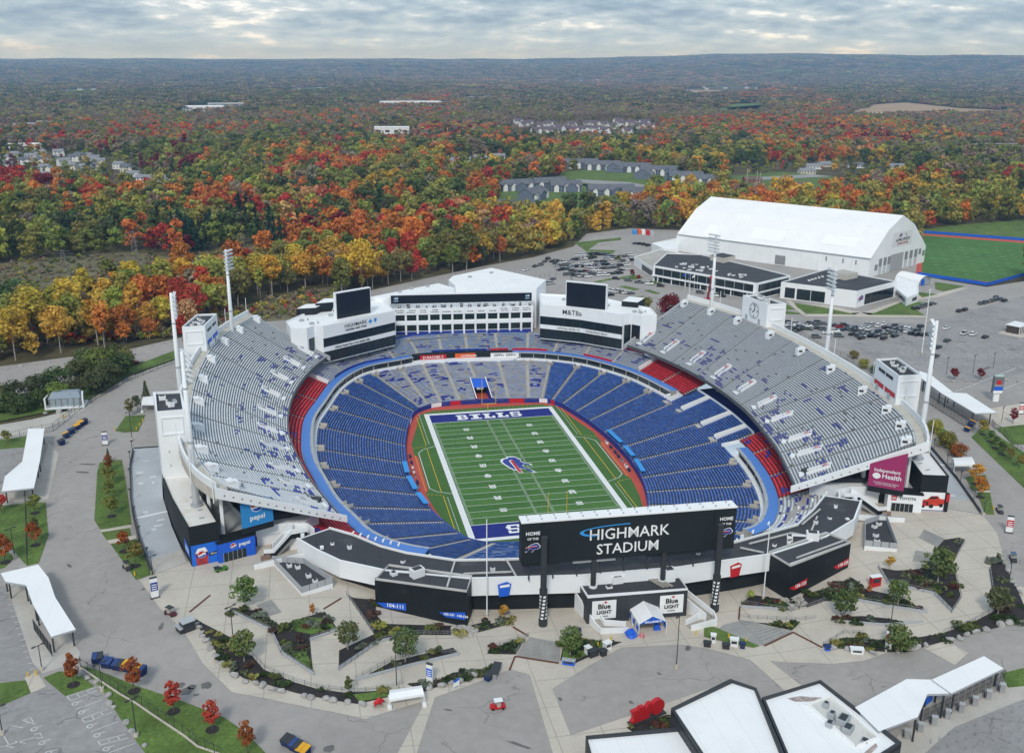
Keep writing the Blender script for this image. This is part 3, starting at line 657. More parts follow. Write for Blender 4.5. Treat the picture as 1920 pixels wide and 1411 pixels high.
def far_col(seed):
 pt=Patch(seed,.035);rr=random.Random(seed+99)
 def f(r,q,k,n):
  if pt(r,q):return jit(ROY,.2,rr)
  t=rr.random()
  return jit((0.44,0.47,0.56),.12,rr) if t<.62 else jit((0.34,0.40,0.62),.12,rr) if t<.84 else jit((0.46,0.43,0.38),.12,rr)
 return f
def side_col(seed):
 rr=random.Random(seed)
 return lambda r,q,k,n:jit(BLUE if rr.random()<.82 else (.075,.125,.29),.24,rr)
def near_col(seed):
 rr=random.Random(seed)
 return lambda r,q,k,n:jit((0.05,0.13,0.42),.25,rr) if rr.random()<.8 else jit((.3,.42,.62),.1,rr)
TUN0,TUN1=66.0,82.0
for s in range(NSEC):
 A=[ring(INS,s*NS+k) for k in range(NS+1)];B=[ring(RMS,s*NS+k) for k in range(NS+1)]
 if s==0 or s==35:          # the tunnel splits the middle of the far end
  cut=18
  xs_=(-3.6,3.2)
  # clip to one side of the tunnel for the lower rows
  lo_A=[p.copy() for p in A];lo_B=[lerp(a,b,cut/NROW) for a,b in zip(A,B)]
  up_A=lo_B;up_B=B
  zc=ZI+(ZR-ZI)*cut/NROW
  def clip(L,s_):
   return [Vector((min(p.x,xs_[0]) if s_==0 else max(p.x,xs_[1]),p.y,0)) for p in L]
  tier(bowl,clip(lo_A,s),clip(lo_B,s),ZI,zc,cut,far_col(s),(True,True))
  tier(bowl,up_A,up_B,zc,ZR,NROW-cut,far_col(s+50),(True,True))
 else:
  cf=far_col(s) if is_end(s) else near_col(s) if 16 <= s <= 19 else side_col(s)
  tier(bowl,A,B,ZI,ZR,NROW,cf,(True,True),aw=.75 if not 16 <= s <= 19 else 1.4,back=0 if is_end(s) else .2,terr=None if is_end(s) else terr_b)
# field wall with banners
wp=[(p.x,p.y) for p in INS]
mb=MB();mb.wall(wp,-.05,1.9,-.35,close=True);mb.build('field_wall',royal,bowl)
def arc_panel(name,m,i0,i1,z0,z1,parent,inset=.05,S=INS):
 mb=MB()
 for k in range(i0,i1):
  a,b=ring(S,k),ring(S,k+1);na=Vector((-(b-a).y,(b-a).x,0)).normalized()*inset
  mb.face([(a.x+na.x,a.y+na.y,z0),(a.x+na.x,a.y+na.y,z1),(b.x+na.x,b.y+na.y,z1),(b.x+na.x,b.y+na.y,z0)][::-1])
 return mb.build(name,m,parent)
for i0,i1,m_ in ((8,12,red_p),(16,22,letter_w),(-14,-8,red_p),(-28,-22,letter_w),(-34,-31,red_p),(46,50,letter_w),(52,54,red_p),(70,73,letter_w)):
 arc_panel("wall_banner",m_,i0,i1,.1,1.85,bowl,.05)
# tunnel
tun=thing('players_tunnel','red floored tunnel with blue walls cut into the far stand','tunnel',(0,66,0))
mb=MB();mb.face([(-3.4,64.5,.02),(3.0,64.5,.02),(3.0,84,.02),(-3.4,84,.02)]);mb.build('floor',track_red,tun)
for x,sg in ((-3.6,-1),(3.2,1)):
 mb=MB();xs0,xs1=sorted((x,x-.35*sg));mb.hexa([(xs0,65.2,0),(xs1,65.2,0),(xs1,81.5,0),(xs0,81.5,0),(xs0,65.2,2.4),(xs1,65.2,2.4),(xs1,81.5,6.3),(xs0,81.5,6.3)]);mb.build('side_wall',royal,tun)
 mb=MB();mb.beam((x-.17*sg,65.2,2.5),(x-.17*sg,81.5,6.4),.4,.15);mb.build('coping',letter_w,tun)
mb=MB();mb.hexa([(-3.3,75.5,3.6),(2.9,75.5,3.6),(2.9,81.4,4.4),(-3.3,81.4,4.4),(-3.3,75.5,3.8),(2.9,75.5,3.8),(2.9,81.4,6.0),(-3.3,81.4,6.0)]);mb.build('canopy',bright_blue,tun)
text_mesh('lettering','BILLS',1.3,letter_w,((-.2,75.4,3.3),(1,0,0),(0,0,1)),tun,bold=.04)
mb=MB();mb.face([(-3.3,81.45,0),(2.9,81.45,0),(2.9,81.45,4.4),(-3.3,81.45,4.4)]);mb.build('doorway',letter_k,tun)
# sideline bench canopies
for s,i0 in ((-1,(9,10,11)),(1,(25,26,27))):
 for n_,sec in enumerate(i0):
  a,b=ring(INS,sec*NS+1),ring(INS,sec*NS+7);out_=Vector((s,0,0))
  c=thing('bench_canopy',None,'canopy',((a.x+b.x)/2,(a.y+b.y)/2,1.9),'bench canopies');c['_p']=s
  c['label']=f"{['far', 'middle', 'near'][n_ if s<0 else 2-n_]} bright blue bench canopy along the {'left' if s<0 else 'right'} field wall"
  mb=MB();q=[a+out_*.3,b+out_*.3,b+out_*2.0,a+out_*2.0];q=q if area(q)>0 else q[::-1];mb.hexa([(p.x,p.y,3.1) for p in q]+[(p.x,p.y,3.35) for p in q]);mb.build('roof',sky_blue,c)
  for p in (a,b):mb=MB();mb.tube((p.x+s*.4,p.y,1.6),(p.x+s*.4,p.y,3.1),.06,n=6);mb.build('post',steel,c)
# small sideline kit: equipment boxes
bx_n=0
for s,px0 in ((-1,-36.6),(1,36.4)):
 for k in range(7):
  y=-14+4.4*k+rnd.uniform(-1,1);dy=abs(y)/38;x=px0*(1-.05*dy*dy)
  mb=MB();mb.box((x,y,0),(.7,rnd.uniform(1.4,2.6),.8),m=0);mb.box((x,y,.8),(.72,.9,.12),m=1)
  tag(mb.build('equipment_trunk',[rnd.choice([navy_bin,letter_w,steel]),charcoal]),f"{ORD[k]} of the small equipment trunks along the {'left' if s<0 else 'right'} sideline",'trunk','sideline trunks')

# ------------------------------------------------------------------ rim parapet, suites and blue roof
def offs(S,d):          # outward offset of a closed ring (list of Vectors)
 n=len(S);o=[]
 for k in range(n):
  t=(S[(k+1) % n]-S[k-1]);t=t.normalized();o.append(Vector((S[k].x+t.y*-d,S[k].y+t.x*d,0)) if False else Vector((S[k].x-t.y*-d*-1,S[k].y+t.x*-d,0)))
 return o
def outw(S,d):
 n=len(S);o=[]
 for k in range(n):
  t=(S[(k+1) % n]-S[k-1]).normalized();nrm=Vector((t.y,-t.x,0))
  if nrm.dot(S[k])<0:nrm=-nrm
  o.append(S[k]+nrm*d)
 return o
RO1=outw(RMS,1.6);RO2=outw(RMS,2.0);RO3=outw(RMS,4.4);RO4=outw(RMS,4.9)
def band(mb,S0,S1,z0,z1,i0,i1,m=0):     # solid ring segment between two rings
 for k in range(i0,i1):
  a,b,c,d=ring(S0,k),ring(S0,k+1),ring(S1,k+1),ring(S1,k)
  q=[a,b,c,d]
  if area(q)<0:q=q[::-1]
  mb.hexa([(p.x,p.y,z0) for p in q]+[(p.x,p.y,z1) for p in q],m)
RZ=12.9
suites=thing('suite_ring','ring of dark windowed suites under a light blue roof around the bowl rim','suites',(0,0,9))
E0,E1=17,27*NS+2          # left arm of the ring (index along the curve)
LEFT=(2*NS+3,15*NS+4);RIGHT=(22*NS-10,25*NS+2);RIGHT2=(28*NS+2,34*NS+4)
for (i0,i1) in (LEFT,RIGHT,RIGHT2):
 mb=MB();band(mb,RMS,RO1,ZR-.6,ZR+.9,i0,i1);mb.build('parapet',white_p,suites)
 mb=MB();band(mb,RO2,RO3,ZR-.5,RZ-.25,i0,i1);mb.build('glazing',glass_d,suites)
 for k in range(i0,i1,4):
  a,b=ring(RO1,k),ring(RO3,k);d=(b-a).normalized();mb=MB();mb.beam((a.x,a.y,(ZR+RZ)/2-.2),(b.x,b.y,(ZR+RZ)/2-.2),.35,RZ-ZR+.3);mb.build('pier',conc_dark,suites)
 mb=MB();band(mb,outw(RMS,1.0),RO2,RZ-.32,RZ-.05,i0,i1);mb.build('eave',grey_p,suites)
 mb=MB();band(mb,RO2,RO4,RZ-.3,RZ,i0,i1);mb.build('roof',blue_roof,suites)
 for k in range(i0//NS+1,i1//NS+1):            # stained landings at the aisle heads
  a=ring(RMS,k*NS);d=a.normalized();mb=MB();t=Vector((-d.y,d.x,0));c=a-d*1.2
  mb.box((c.x,c.y,ZR-.9),(2.6,3.2,.9),math.atan2(d.y,d.x));mb.build('landing',conc_dark,suites)
  for sg in (-1,1):mb=MB();p=a+t*1.5*sg;mb.beam((p.x-d.x*2.6,p.y-d.y*2.6,ZR+.4),(p.x,p.y,ZR+.5),.2,1.0);mb.build('rail',conc_aisle,suites)
# signs and white wall of the far end middle
mb=MB();band(mb,RMS,RO1,ZR-.6,ZR+1.5,-13,19);mb.build('parapet',white_p,suites)
mb=MB();band(mb,RO1,RO4,ZR-.6,ZR+3.6,-12,18);mb.build('sign_backing',black_p,suites)
def sign_on(parent,c,wd,ht,m,txt,tm,ts,rx=(1,0,0),bold=.02,sx=1.0,nm='sign_panel'):
 rx=Vector(rx).normalized();mb=MB();nn=rx.cross(Vector((0,0,1)));c=Vector(c)
 mb.hexa([c-rx*wd/2-Vector((0,0,ht/2)),c+rx*wd/2-Vector((0,0,ht/2)),c+rx*wd/2-Vector((0,0,ht/2))-nn*.12,c-rx*wd/2-Vector((0,0,ht/2))-nn*.12,c-rx*wd/2+Vector((0,0,ht/2)),c+rx*wd/2+Vector((0,0,ht/2)),c+rx*wd/2+Vector((0,0,ht/2))-nn*.12,c-rx*wd/2+Vector((0,0,ht/2))-nn*.12])
 p=mb.build(nm,m,parent)
 if txt:text_mesh('lettering',txt,ts,tm,(c+nn*.04,rx,(0,0,1)),p,bold=bold,sx=sx,ext=.01)
 return p
sign_on(suites,(-17.2,96.0,ZR+2.4),11.5,2.2,red_p,'D.RACHEL\'S',letter_w,1.7,(1,.0,0))
sign_on(suites,(-1.6,95.9,ZR+2.4),12.0,2.2,orange_p,'northtown',letter_w,1.6,(1,-.04,0))
sign_on(suites,(14.0,93.7,ZR+2.4),12.5,2.2,letter_w,'ZIPPO  ZIPPO',letter_k,1.6,(1,-.09,0))
# ------------------------------------------------------------------ second tier: red club rows at the sides, pale rows at the far end, blue extension on the right
RED=(0.50,0.025,0.035)
def red_col(seed,dens=.02):
 pt=Patch(seed,dens);rr=random.Random(seed)
 return lambda r,q,k,n:jit(ROY,.2,rr) if pt(r,q) else jit(RED,.18,rr)
def club_col(seed):
 pt=Patch(seed,.05);rr=random.Random(seed)
 return lambda r,q,k,n:jit(ROY,.2,rr) if pt(r,q) else jit((.42,.47,.58) if rr.random()<.8 else (.36,.43,.66),.1,rr)
def sky_col(seed):
 pt=Patch(seed,.03);rr=random.Random(seed)
 return lambda r,q,k,n:jit(ROY,.2,rr) if pt(r,q) else jit((.24,.36,.60) if rr.random()<.75 else (.42,.42,.42),.12,rr)
second=thing('club_tier','second tier with red rows at the sides and pale rows at the far end','seating tier',(0,0,12))
def dist(s):       # depth of the second tier along the ring (section number)
 tab=[(-6,9),(-5,8),(-4,8),(-3,10),(-2,14),(0,16),(2,13.5),(3,9.5),(4,8),(5,8),(6,9)]
 for (a,b),(c,d) in zip(tab,tab[1:]):
  if a <= s <= c:return b+(d-b)*(s-a)/(c-a)
 return 13.0
def out_pt(k,d):
 n_=len(RMS);t=(ring(RMS,k+1)-ring(RMS,k-1)).normalized();nr=Vector((t.y,-t.x,0));p=ring(RMS,k)
 if nr.dot(p)<0:nr=-nr
 return p+nr*(4.95+d)
ZC=12.6
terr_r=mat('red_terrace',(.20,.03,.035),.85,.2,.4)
def sec2(k0,k1,colf,zb,n,parent=second,d=None,aisle=(True,True),zf=ZC,d0=0.0,terr=None,back=0.0):
 A=[out_pt(k,d0) for k in range(k0,k1+1)];B=[out_pt(k,dist(k/NS) if d is None else d) for k in range(k0,k1+1)]
 tier(parent,A,B,zf,zb,n,colf,aisle,piece=1.2,terr=terr,back=back)
for s in range(-6,6):
 sec2(s*NS,(s+1)*NS,sky_col(s+300) if -3 <= s<3 else club_col(s+300),17.2,10)
for s in range(6,15):
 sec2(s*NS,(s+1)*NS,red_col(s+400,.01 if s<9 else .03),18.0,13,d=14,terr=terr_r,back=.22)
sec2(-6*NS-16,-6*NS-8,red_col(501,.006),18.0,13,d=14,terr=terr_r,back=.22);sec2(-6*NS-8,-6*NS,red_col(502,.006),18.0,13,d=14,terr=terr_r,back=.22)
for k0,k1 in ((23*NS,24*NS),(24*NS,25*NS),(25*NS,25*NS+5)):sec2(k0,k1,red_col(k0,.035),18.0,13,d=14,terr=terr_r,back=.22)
for k0,k1 in ((21*NS,22*NS),(22*NS,23*NS)):sec2(k0,k1,(lambda rr,pt:(lambda r,q,k,n:jit(ROY,.2,rr) if pt(r,q) else jit(ALU,.08,rr)))(random.Random(k0),Patch(k0,.07)),17.5,12,d=12)
# blue extension rows above the rim on the right, cut by white ramps
for k0,k1 in ((25*NS+6,26*NS+1),(26*NS+1,26*NS+7),(26*NS+7,27*NS+5),(27*NS+5,28*NS+1)):
 A=[ring(RMS,k) for k in range(k0,k1+1)];B=[out_pt(k,6.0) for k in range(k0,k1+1)]
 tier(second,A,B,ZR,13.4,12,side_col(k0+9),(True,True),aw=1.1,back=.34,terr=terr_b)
 bk=ring(RMS,k1);d=(out_pt(k1,6.0)-bk);e_=bk+d;t=Vector((-d.y,d.x,0)).normalized()
 for sg in (-1,1):
  mb=MB();p,q=bk+t*1.0*sg,e_+t*1.0*sg;mb.hexa([(p.x-.12,p.y-.12,ZR-.3),(p.x+.12,p.y+.12,ZR-.3),(q.x+.12,q.y+.12,12.4),(q.x-.12,q.y-.12,12.4),(p.x-.12,p.y-.12,ZR+1.3),(p.x+.12,p.y+.12,ZR+1.3),(q.x+.12,q.y+.12,14.3),(q.x-.12,q.y-.12,14.3)]);mb.build('ramp_wall',white_p,second)
 mb=MB();p,q=bk,e_;mb.face([p-t*.95+Vector((0,0,ZR+.1)),p+t*.95+Vector((0,0,ZR+.1)),q+t*.95+Vector((0,0,ZR+.2)),q-t*.95+Vector((0,0,ZR+.2))]);mb.build('ramp_floor',grey_lt,second)
 mb=MB();c=bk-d.normalized()*1.0;mb.box((c.x,c.y,ZR-.9),(2.2,3.0,1.0),math.atan2(d.y,d.x));mb.build('landing',conc_aisle,second)
mb=MB();mb.wall([(out_pt(k,6.1).x,out_pt(k,6.1).y) for k in range(25*NS+6,28*NS+2)],11,14.2,.25);mb.build('back_wall',white_p,second)
mb=MB()
for k in range(25*NS+6,28*NS+1):
 a,b,c,d=out_pt(k,6.4),out_pt(k+1,6.4),out_pt(k+1,15),out_pt(k,15);mb.face([(p.x,p.y,13.0) for p in (a,b,c,d)])
mb.build('concourse_floor',royal,second)
for k in (25*NS+5,28*NS+2):
 a,b=out_pt(k,-6.2),out_pt(k,8.5);mb=MB();mb.beam((a.x,a.y,10.9),(b.x,b.y,13.4),.3,1.2);mb.build('divider',white_p,second)
for k in (6*NS,-6*NS):
 a,b=out_pt(k,.2),out_pt(k,12);mb=MB();mb.beam((a.x,a.y,13.6),(b.x,b.y,17.8),.35,1.5);mb.build('divider',white_p,second)
# coloured fronts along the far tier
def front_band(name,m,k0,k1,z0,z1,d=-.1):
 mb=MB()
 for k in range(k0,k1):a,b=out_pt(k,d),out_pt(k+1,d);mb.face([(a.x,a.y,z0),(b.x,b.y,z0),(b.x,b.y,z1),(a.x,a.y,z1)])
 mb.build(name,m,second)
front_band('front_banner',royal,3*NS+2,4*NS+6,ZC-.2,13.9);front_band('front_banner',royal,5*NS-2,6*NS-3,ZC-.2,13.9);front_band('front_banner',royal,-5,12,ZC+.6,14.1)
front_band('front_banner',red_p,-3*NS+2,-2*NS+4,ZC-.2,13.9);front_band('front_banner',red_p,-5*NS,-4*NS,ZC-.2,13.9);front_band('front_banner',red_p,-11,-6,ZC+.6,14.1)
# top strip in front of the far buildings
def top_band(name,m,k0,k1,z0,z1,dd):
 mb=MB()
 for k in range(k0,k1):
  a,b=out_pt(k,dist(k/NS)+dd),out_pt(k+1,dist((k+1)/NS)+dd);c,d=out_pt(k+1,dist((k+1)/NS)+dd+.3),out_pt(k,dist(k/NS)+dd+.3)
  q=[a,b,c,d];q=q if area(q)>0 else q[::-1]
  mb.hexa([(p.x,p.y,z0) for p in q]+[(p.x,p.y,z1) for p in q])
 mb.build(name,m,second)
top_band('top_rail',red_p,-6*NS+3,-3*NS+2,16.8,18.3,.1);top_band('top_rail',white_p,3*NS-1,6*NS-2,16.8,18.3,.1);top_band('top_rail',royal,-2*NS,2*NS+6,16.8,17.9,.1)

# ------------------------------------------------------------------ upper decks
DF=[(-63,77),(-68.9,61.7),(-74.4,39.6),(-77.2,17.1),(-77.4,-5.4),(-75.7,-21.5),(-71.9,-43.6),(-68.3,-57.6),(-63.2,-74.8)]
DB=[(-90.2,86.1),(-97.1,68.2),(-102.4,47.1),(-105.2,20.1),(-105.4,-9.3),(-103.6,-37.2),(-100.4,-60.6),(-95.7,-76.9),(-89.9,-88)]
ZF,ZB,NR2=19.6,36.3,40
def deck(side):
 sg=-1 if side=='left' else 1
 def mp(p):return (p[0],p[1]) if sg<0 else (-p[0],p[1]-4.6)
 n_s=10;per=9
 F=spline([(*mp(p),0) for p in DF],n_s*per+1,False);B=spline([(*mp(p),0) for p in DB],n_s*per+1,False)
 if sg>0:pass
 root=thing('upper_deck',f'steep {side} upper deck of silver bleacher rows with scattered blue benches','grandstand',(sg*85,0,0),'upper decks')
 for s in range(n_s):
  A_,B_=F[s*per:(s+1)*per+1],B[s*per:(s+1)*per+1]
  rr=random.Random(s+(70 if sg<0 else 10));pt=Patch(s+(170 if sg<0 else 110),.05)
  def cf(r,q,k,n,rr=rr,pt=pt):
   fr=2.8 if r<13 else 1.0 if r<22 else .14
   if pt(r,q,fr*.42):return jit(ROY,.25,rr)
   if rr.random()<.018:return (.16,.17,.18)
   return jit(ALU if sg<0 else (.56,.60,.63),.07,rr)
  tier(root,A_,B_,ZF,ZB,NR2,cf,(True,True),aw=.42,piece=1.5,seat_h=.44,seat_d=.50,terr=mat('deck_concrete',(.27,.275,.28),.85,.14,.3),aisle_m=mat('deck_aisle',(.36,.35,.33),.85,.15,.5))
  # vomitory: white walled slot with a dark opening, in the middle of each section
  if True:
   i=s*per+per//2;a,b=F[i],B[i];d=(b-a);t=Vector((-d.y,d.x,0)).normalized()
   r0,r1=5/NR2,13/NR2;VH=.9;p0,p1=lerp(a,b,r0),lerp(a,b,r1);z0,z1_=ZF+(ZB-ZF)*r0,ZF+(ZB-ZF)*r1
   v=MB()
   for e in (-1,1):
    q0,q1=p0+t*1.15*e,p1+t*1.15*e;o=t*.09*e
    v.hexa([(q0.x-o.x,q0.y-o.y,z0-.5),(q0.x+o.x,q0.y+o.y,z0-.5),(q1.x+o.x,q1.y+o.y,z1_-.5),(q1.x-o.x,q1.y-o.y,z1_-.5),(q0.x-o.x,q0.y-o.y,z0+1.0),(q0.x+o.x,q0.y+o.y,z0+1.0),(q1.x+o.x,q1.y+o.y,z1_+.75),(q1.x-o.x,q1.y-o.y,z1_+.75)])
   v.beam((*(p1-t*1.2).xy,z1_+.2),(*(p1+t*1.2).xy,z1_+.2),.28,1.1)
   vo=v.build('vomitory',white_p,root)
   m2=MB();m2.hexa([(*(p0-t*1.02).xy,z0-.4),(*(p0+t*1.02).xy,z0-.4),(*(p1+t*1.02).xy,z1_-1.2),(*(p1-t*1.02).xy,z1_-1.2),(*(p0-t*1.02).xy,z0+.05),(*(p0+t*1.02).xy,z0+.05),(*(p1+t*1.02).xy,z1_-.35),(*(p1-t*1.02).xy,z1_-.35)]);m2.build('ramp_floor',mat('ramp_grey',(.27,.285,.30),.8,.15,.5),vo)
   m2=MB();c=lerp(p0,p1,.78);m2.box((c.x,c.y,lerp(z0,z1_,.78)),(.9,1.7,1.0),math.atan2(d.y,d.x));m2.build('opening',mat('sign_red_white',(.62,.3,.3),.6,.4,1.2) if sg>0 else grey_p,vo)
   m2=MB();c=p0-d.normalized()*1.3;m2.box((c.x,c.y,z0-.7),(1.4,2.6,.55),math.atan2(d.y,d.x));m2.build('landing',white_p,vo)
 # front fascia, soffit, back wall, end girders
 fp=[(p.x,p.y) for p in F];bp=[(p.x,p.y) for p in B]
 m=MB();m.wall(fp,ZF-.75,ZF+.25,-.3*sg*-1 if False else (.3 if sg>0 else -.3)*-1);m.build('front_fascia',mat('fascia_dark',(.10,.105,.11),.7,.15,.3),root)
 m=MB()
 for k in range(0,len(F)-1):m.beam((F[k].x,F[k].y,ZF+.95),(F[k+1].x,F[k+1].y,ZF+.95),.06,.06);m.beam((F[k].x,F[k].y,ZF+.3),(F[k].x,F[k].y,ZF+1.0),.05,.05)
 m.build('front_rail',steel,root)
 m=MB()
 for k in range(len(F)-1):m.face([(F[k].x,F[k].y,ZF-.74),(F[k+1].x,F[k+1].y,ZF-.74),(B[k+1].x,B[k+1].y,ZB-2.6),(B[k].x,B[k].y,ZB-2.6)])
 m.build('soffit',conc_step,root)
 W=outl(B,2.6,sg);W2=outl(B,3.2,sg)
 m=MB()
 for k in range(len(B)-1):
  q=[B[k],B[k+1],W2[k+1],W2[k]];q=q if area(q)>0 else q[::-1];m.hexa([(p.x,p.y,ZB-2.6) for p in q]+[(p.x,p.y,ZB+.15) for p in q])
 m.build('back_walkway',conc_aisle,root)
 m=MB()
 for k in range(len(B)-1):
  q=[W[k],W[k+1],W2[k+1],W2[k]];q=q if area(q)>0 else q[::-1];m.hexa([(p.x,p.y,ZB+.1) for p in q]+[(p.x,p.y,ZB+2.0) for p in q])
 m.build('back_parapet',white_p,root)
 for i,nm in ((0,-1),(len(F)-1,1)):
  a,b=F[i],W2[i];j=1 if i==0 else i-1;t=(F[i]-F[j]).normalized();o=t*.7
  m=MB();tip=a+(a-b).normalized()*1.5
  m.hexa([(tip.x,tip.y,ZF-1.3),(tip.x+o.x,tip.y+o.y,ZF-1.3),(b.x+o.x,b.y+o.y,ZB-1.7),(b.x,b.y,ZB-1.7),(tip.x,tip.y,ZF+.5),(tip.x+o.x,tip.y+o.y,ZF+.5),(b.x+o.x,b.y+o.y,ZB+1.0),(b.x,b.y,ZB+1.0)]);gd=m.build('end_girder',white_p if nm>0 else grey_p,root)
  if nm>0:
   m=MB()
   for q in range(1,16):
    p=lerp(tip,b,q/16)+o+t*.05;z=lerp(ZF-.3,ZB-.2,q/16);m.beam((p.x,p.y,z-.25),(p.x+t.x*.12,p.y+t.y*.12,z-.25),.3,.25)
   m.build('bracket',charcoal,gd)
 # white service boxes along the back rows
 for k in range(10):
  i=int(3+k*(len(B)-7)/9);d=(B[i]-F[i]).normalized();p=B[i]-d*2.4;a_=math.atan2(d.y,d.x)
  m=MB();m.box((p.x,p.y,ZB-2.2),(2.6,2.1,2.5),a_);m.box((p.x+d.x*.6,p.y+d.y*.6,ZB+.3),(1.6,2.4,.5),a_);vb=m.build('service_box',white_p,root)
  m=MB();q=p-d*.3+Vector((-d.y,d.x,0))*(-1.1);m.box((q.x,q.y,ZB-.8),(1.3,.1,.7),a_);m.build('louvre',charcoal,vb)
 # raking frames underneath
 for k in range(0,len(F),7):
  a,b=F[k],B[k];d=(b-a).normalized();p1=lerp(a,b,.30);p2=lerp(a,b,.98);p3=lerp(a,b,.62)
  m=MB();m.beam((*lerp(a,b,.06).xy,ZF-.7),(*p2.xy,ZB-3.3),.8,1.3);m.beam((*p1.xy,12),(*p1.xy,lerp(ZF,ZB,.30)-2.6),.8,.9);m.beam((*p2.xy,16),(*p2.xy,ZB-3),.8,1.0);m.beam((*p3.xy,14),(*p3.xy,lerp(ZF,ZB,.62)-2.8),.8,.9);m.build('raker_frame',white_p,root)
 # slim flag poles behind the parapet
 for k in range(9):
  i=int(k*(len(B)-1)/8);p=outl(B,3.6,sg)[i];m=MB();m.tube((p.x,p.y,ZB-3),(p.x,p.y,ZB+7),.14,.1,n=6);m.build('slim_pole',white_p,root)
 return root,F,B
def outl(S,d,sg):
 o=[]
 for k in range(len(S)):
  t=(S[min(k+1,len(S)-1)]-S[max(k-1,0)]).normalized();nr=Vector((t.y,-t.x,0))
  if nr.x*sg<0:nr=-nr
  o.append(S[k]+nr*d)
 return o
deckL,FL_,BL_=deck('left');deckR,FR_,BR_=deck('right')
# ------------------------------------------------------------------ far end: two club buildings, the press building, the big screens, the white hall behind
def along(a,b,t):return Vector(a)+(Vector(b)-Vector(a))*t
def facade_bands(parent,line,bands,flip=1):
 for nm,z0,z1_,th,m in bands:mb=MB();mb.wall(line,z0,z1_,th*flip,0);mb.build(nm,m,parent)
def mullions(parent,line,z0,z1_,step,m,d=.14,flip=1,nm='mullion'):
 off=offset(line,d*flip)
 for (a,b) in zip(off,off[1:]):
  L=math.hypot(b[0]-a[0],b[1]-a[1]);k=max(1,int(L/step))
  for q in range(k+1):
   t=q/k;mb=MB();x,y=a[0]+(b[0]-a[0])*t,a[1]+(b[1]-a[1])*t;mb.box((x,y,z0),(.12,.12,z1_-z0),math.atan2(b[1]-a[1],b[0]-a[0]));mb.build(nm,m,parent)
def club(nm_label,roof,front,side_win,zb,zt_,flip,txt1,txt2,f2):
 root=thing('club_building',nm_label,'building',(front[1][0],front[1][1],zb),'end zone club buildings')
 mb=MB();mb.prism(roof,zb,zt_,0,1);mb.build('walls',[white_clean,roof_white],root)
 mb=MB();mb.wall(roof+roof[:1],zt_,zt_+.7,.35 if area(roof)>0 else -.35,0);mb.build('roof_parapet',white_clean,root)
 facade_bands(root,front,[('glazing',zb+.4,zb+4.9,.12,glass_d),('spandrel',zb+4.9,zb+6.7,.55,white_clean),('glazing',zb+6.7,zb+10.5,.12,glass_d),('fascia',zb+10.5,zt_+.7,.55,white_clean)],flip)
 mullions(root,front,zb+.4,zb+4.9,3.2,charcoal,.25,flip);mullions(root,front,zb+6.7,zb+10.5,3.2,charcoal,.25,flip)
 for ln,z0,z1_ in side_win:mb=MB();mb.wall(ln,z0,z1_,.15*flip);mb.build('side_window',glass_d,root)
 return root
Lroof=[(-78.3,88.6),(-76.4,76.9),(-70.1,75.3),(-67.1,79.5),(-63.8,78.0),(-53.9,85.0),(-42.5,93.1),(-33.2,99.8),(-36.6,122.5),(-55,111),(-64.2,106.7),(-72.1,99.4)]
clubL=club('curved white club building with dark glass bands left of the press building',Lroof,[(-63.8,78.0),(-53.9,85.0),(-42.5,93.1),(-33.2,99.8)],[([(-69.5,76.2),(-67.4,79.0)],21,28)],17.0,32.0,-1,None,None,None)
Rroof=[(31.2,99.5),(46.7,89.5),(61.2,75.1),(65.2,76.3),(68.4,71.9),(75.1,71.6),(76.8,84.0),(64.0,104.1),(47.0,116.0),(35.5,120.9)]
clubR=club('curved white club building with dark glass bands right of the press building',Rroof,[(31.2,99.5),(46.7,89.5),(61.2,75.1)],[([(61.9,74.7),(65.0,75.7)],18,28),([(65.6,75.6),(68.3,72.3)],18,28)],17.0,32.0,-1,None,None,None)
d1=(Vector((-33.2,99.8,0))-Vector((-63.8,78.0,0))).normalized();n1_=Vector((d1.y,-d1.x,0))
c=along((-53.9,85.0,0),(-42.5,93.1,0),.3);dd_=Vector((11.4,8.1,0)).normalized();nn_=Vector((dd_.y,-dd_.x,0))
text_mesh('lettering','HIGHMARK',2.3,letter_k,(c+nn_*.62+Vector((0,0,30.6)),dd_,(0,0,1)),clubL,bold=.01)
text_mesh('lettering','WESTERN NEW YORK',1.1,letter_k,(c+nn_*.62+Vector((0,0,28.9)),dd_,(0,0,1)),clubL,bold=.03)
mb=MB();pl=(c+dd_*7.6+nn_*.62+Vector((0,0,30.4)),dd_,(0,0,1))
flat_poly(mb,pl,[(-.35,-1),(.35,-1),(.35,-.35),(1,-.35),(1,.35),(.35,.35),(.35,1),(-.35,1),(-.35,.35),(-1,.35),(-1,-.35),(-.35,-.35)]);flat_poly(mb,pl,[(2.0,.9),(3.4,.9),(3.4,-.2),(2.7,-1),(2.0,-.2)]);mb.build('emblem',sky_blue,clubL)
text_mesh('lettering','Official Health Plan of the Buffalo Bills',1.25,letter_k,(along((-53.9,85.0,0),(-42.5,93.1,0),.15)+nn_*.62+Vector((0,0,22.8)),dd_,(0,0,1)),clubL,bold=.02,sx=.95)
dR=Vector((14.5,-14.4,0)).normalized();dR0=Vector((15.5,-10,0)).normalized();nR=Vector((dR0.y,-dR0.x,0))
c=along((31.2,99.5,0),(46.7,89.5,0),.86)
text_mesh('lettering','M&T',3.0,letter_k,(c-dR0*2.6+nR*.62+Vector((0,0,30.2)),dR0,(0,0,1)),clubR,bold=.015)
text_mesh('lettering','Bank',3.0,letter_k,(c+dR0*3.4+nR*.75+Vector((0,0,30.2)),dR0,(0,0,1)),clubR)
nR2=Vector((dR.y,-dR.x,0));c2=along((31.2,99.5,0),(46.7,89.5,0),.98)
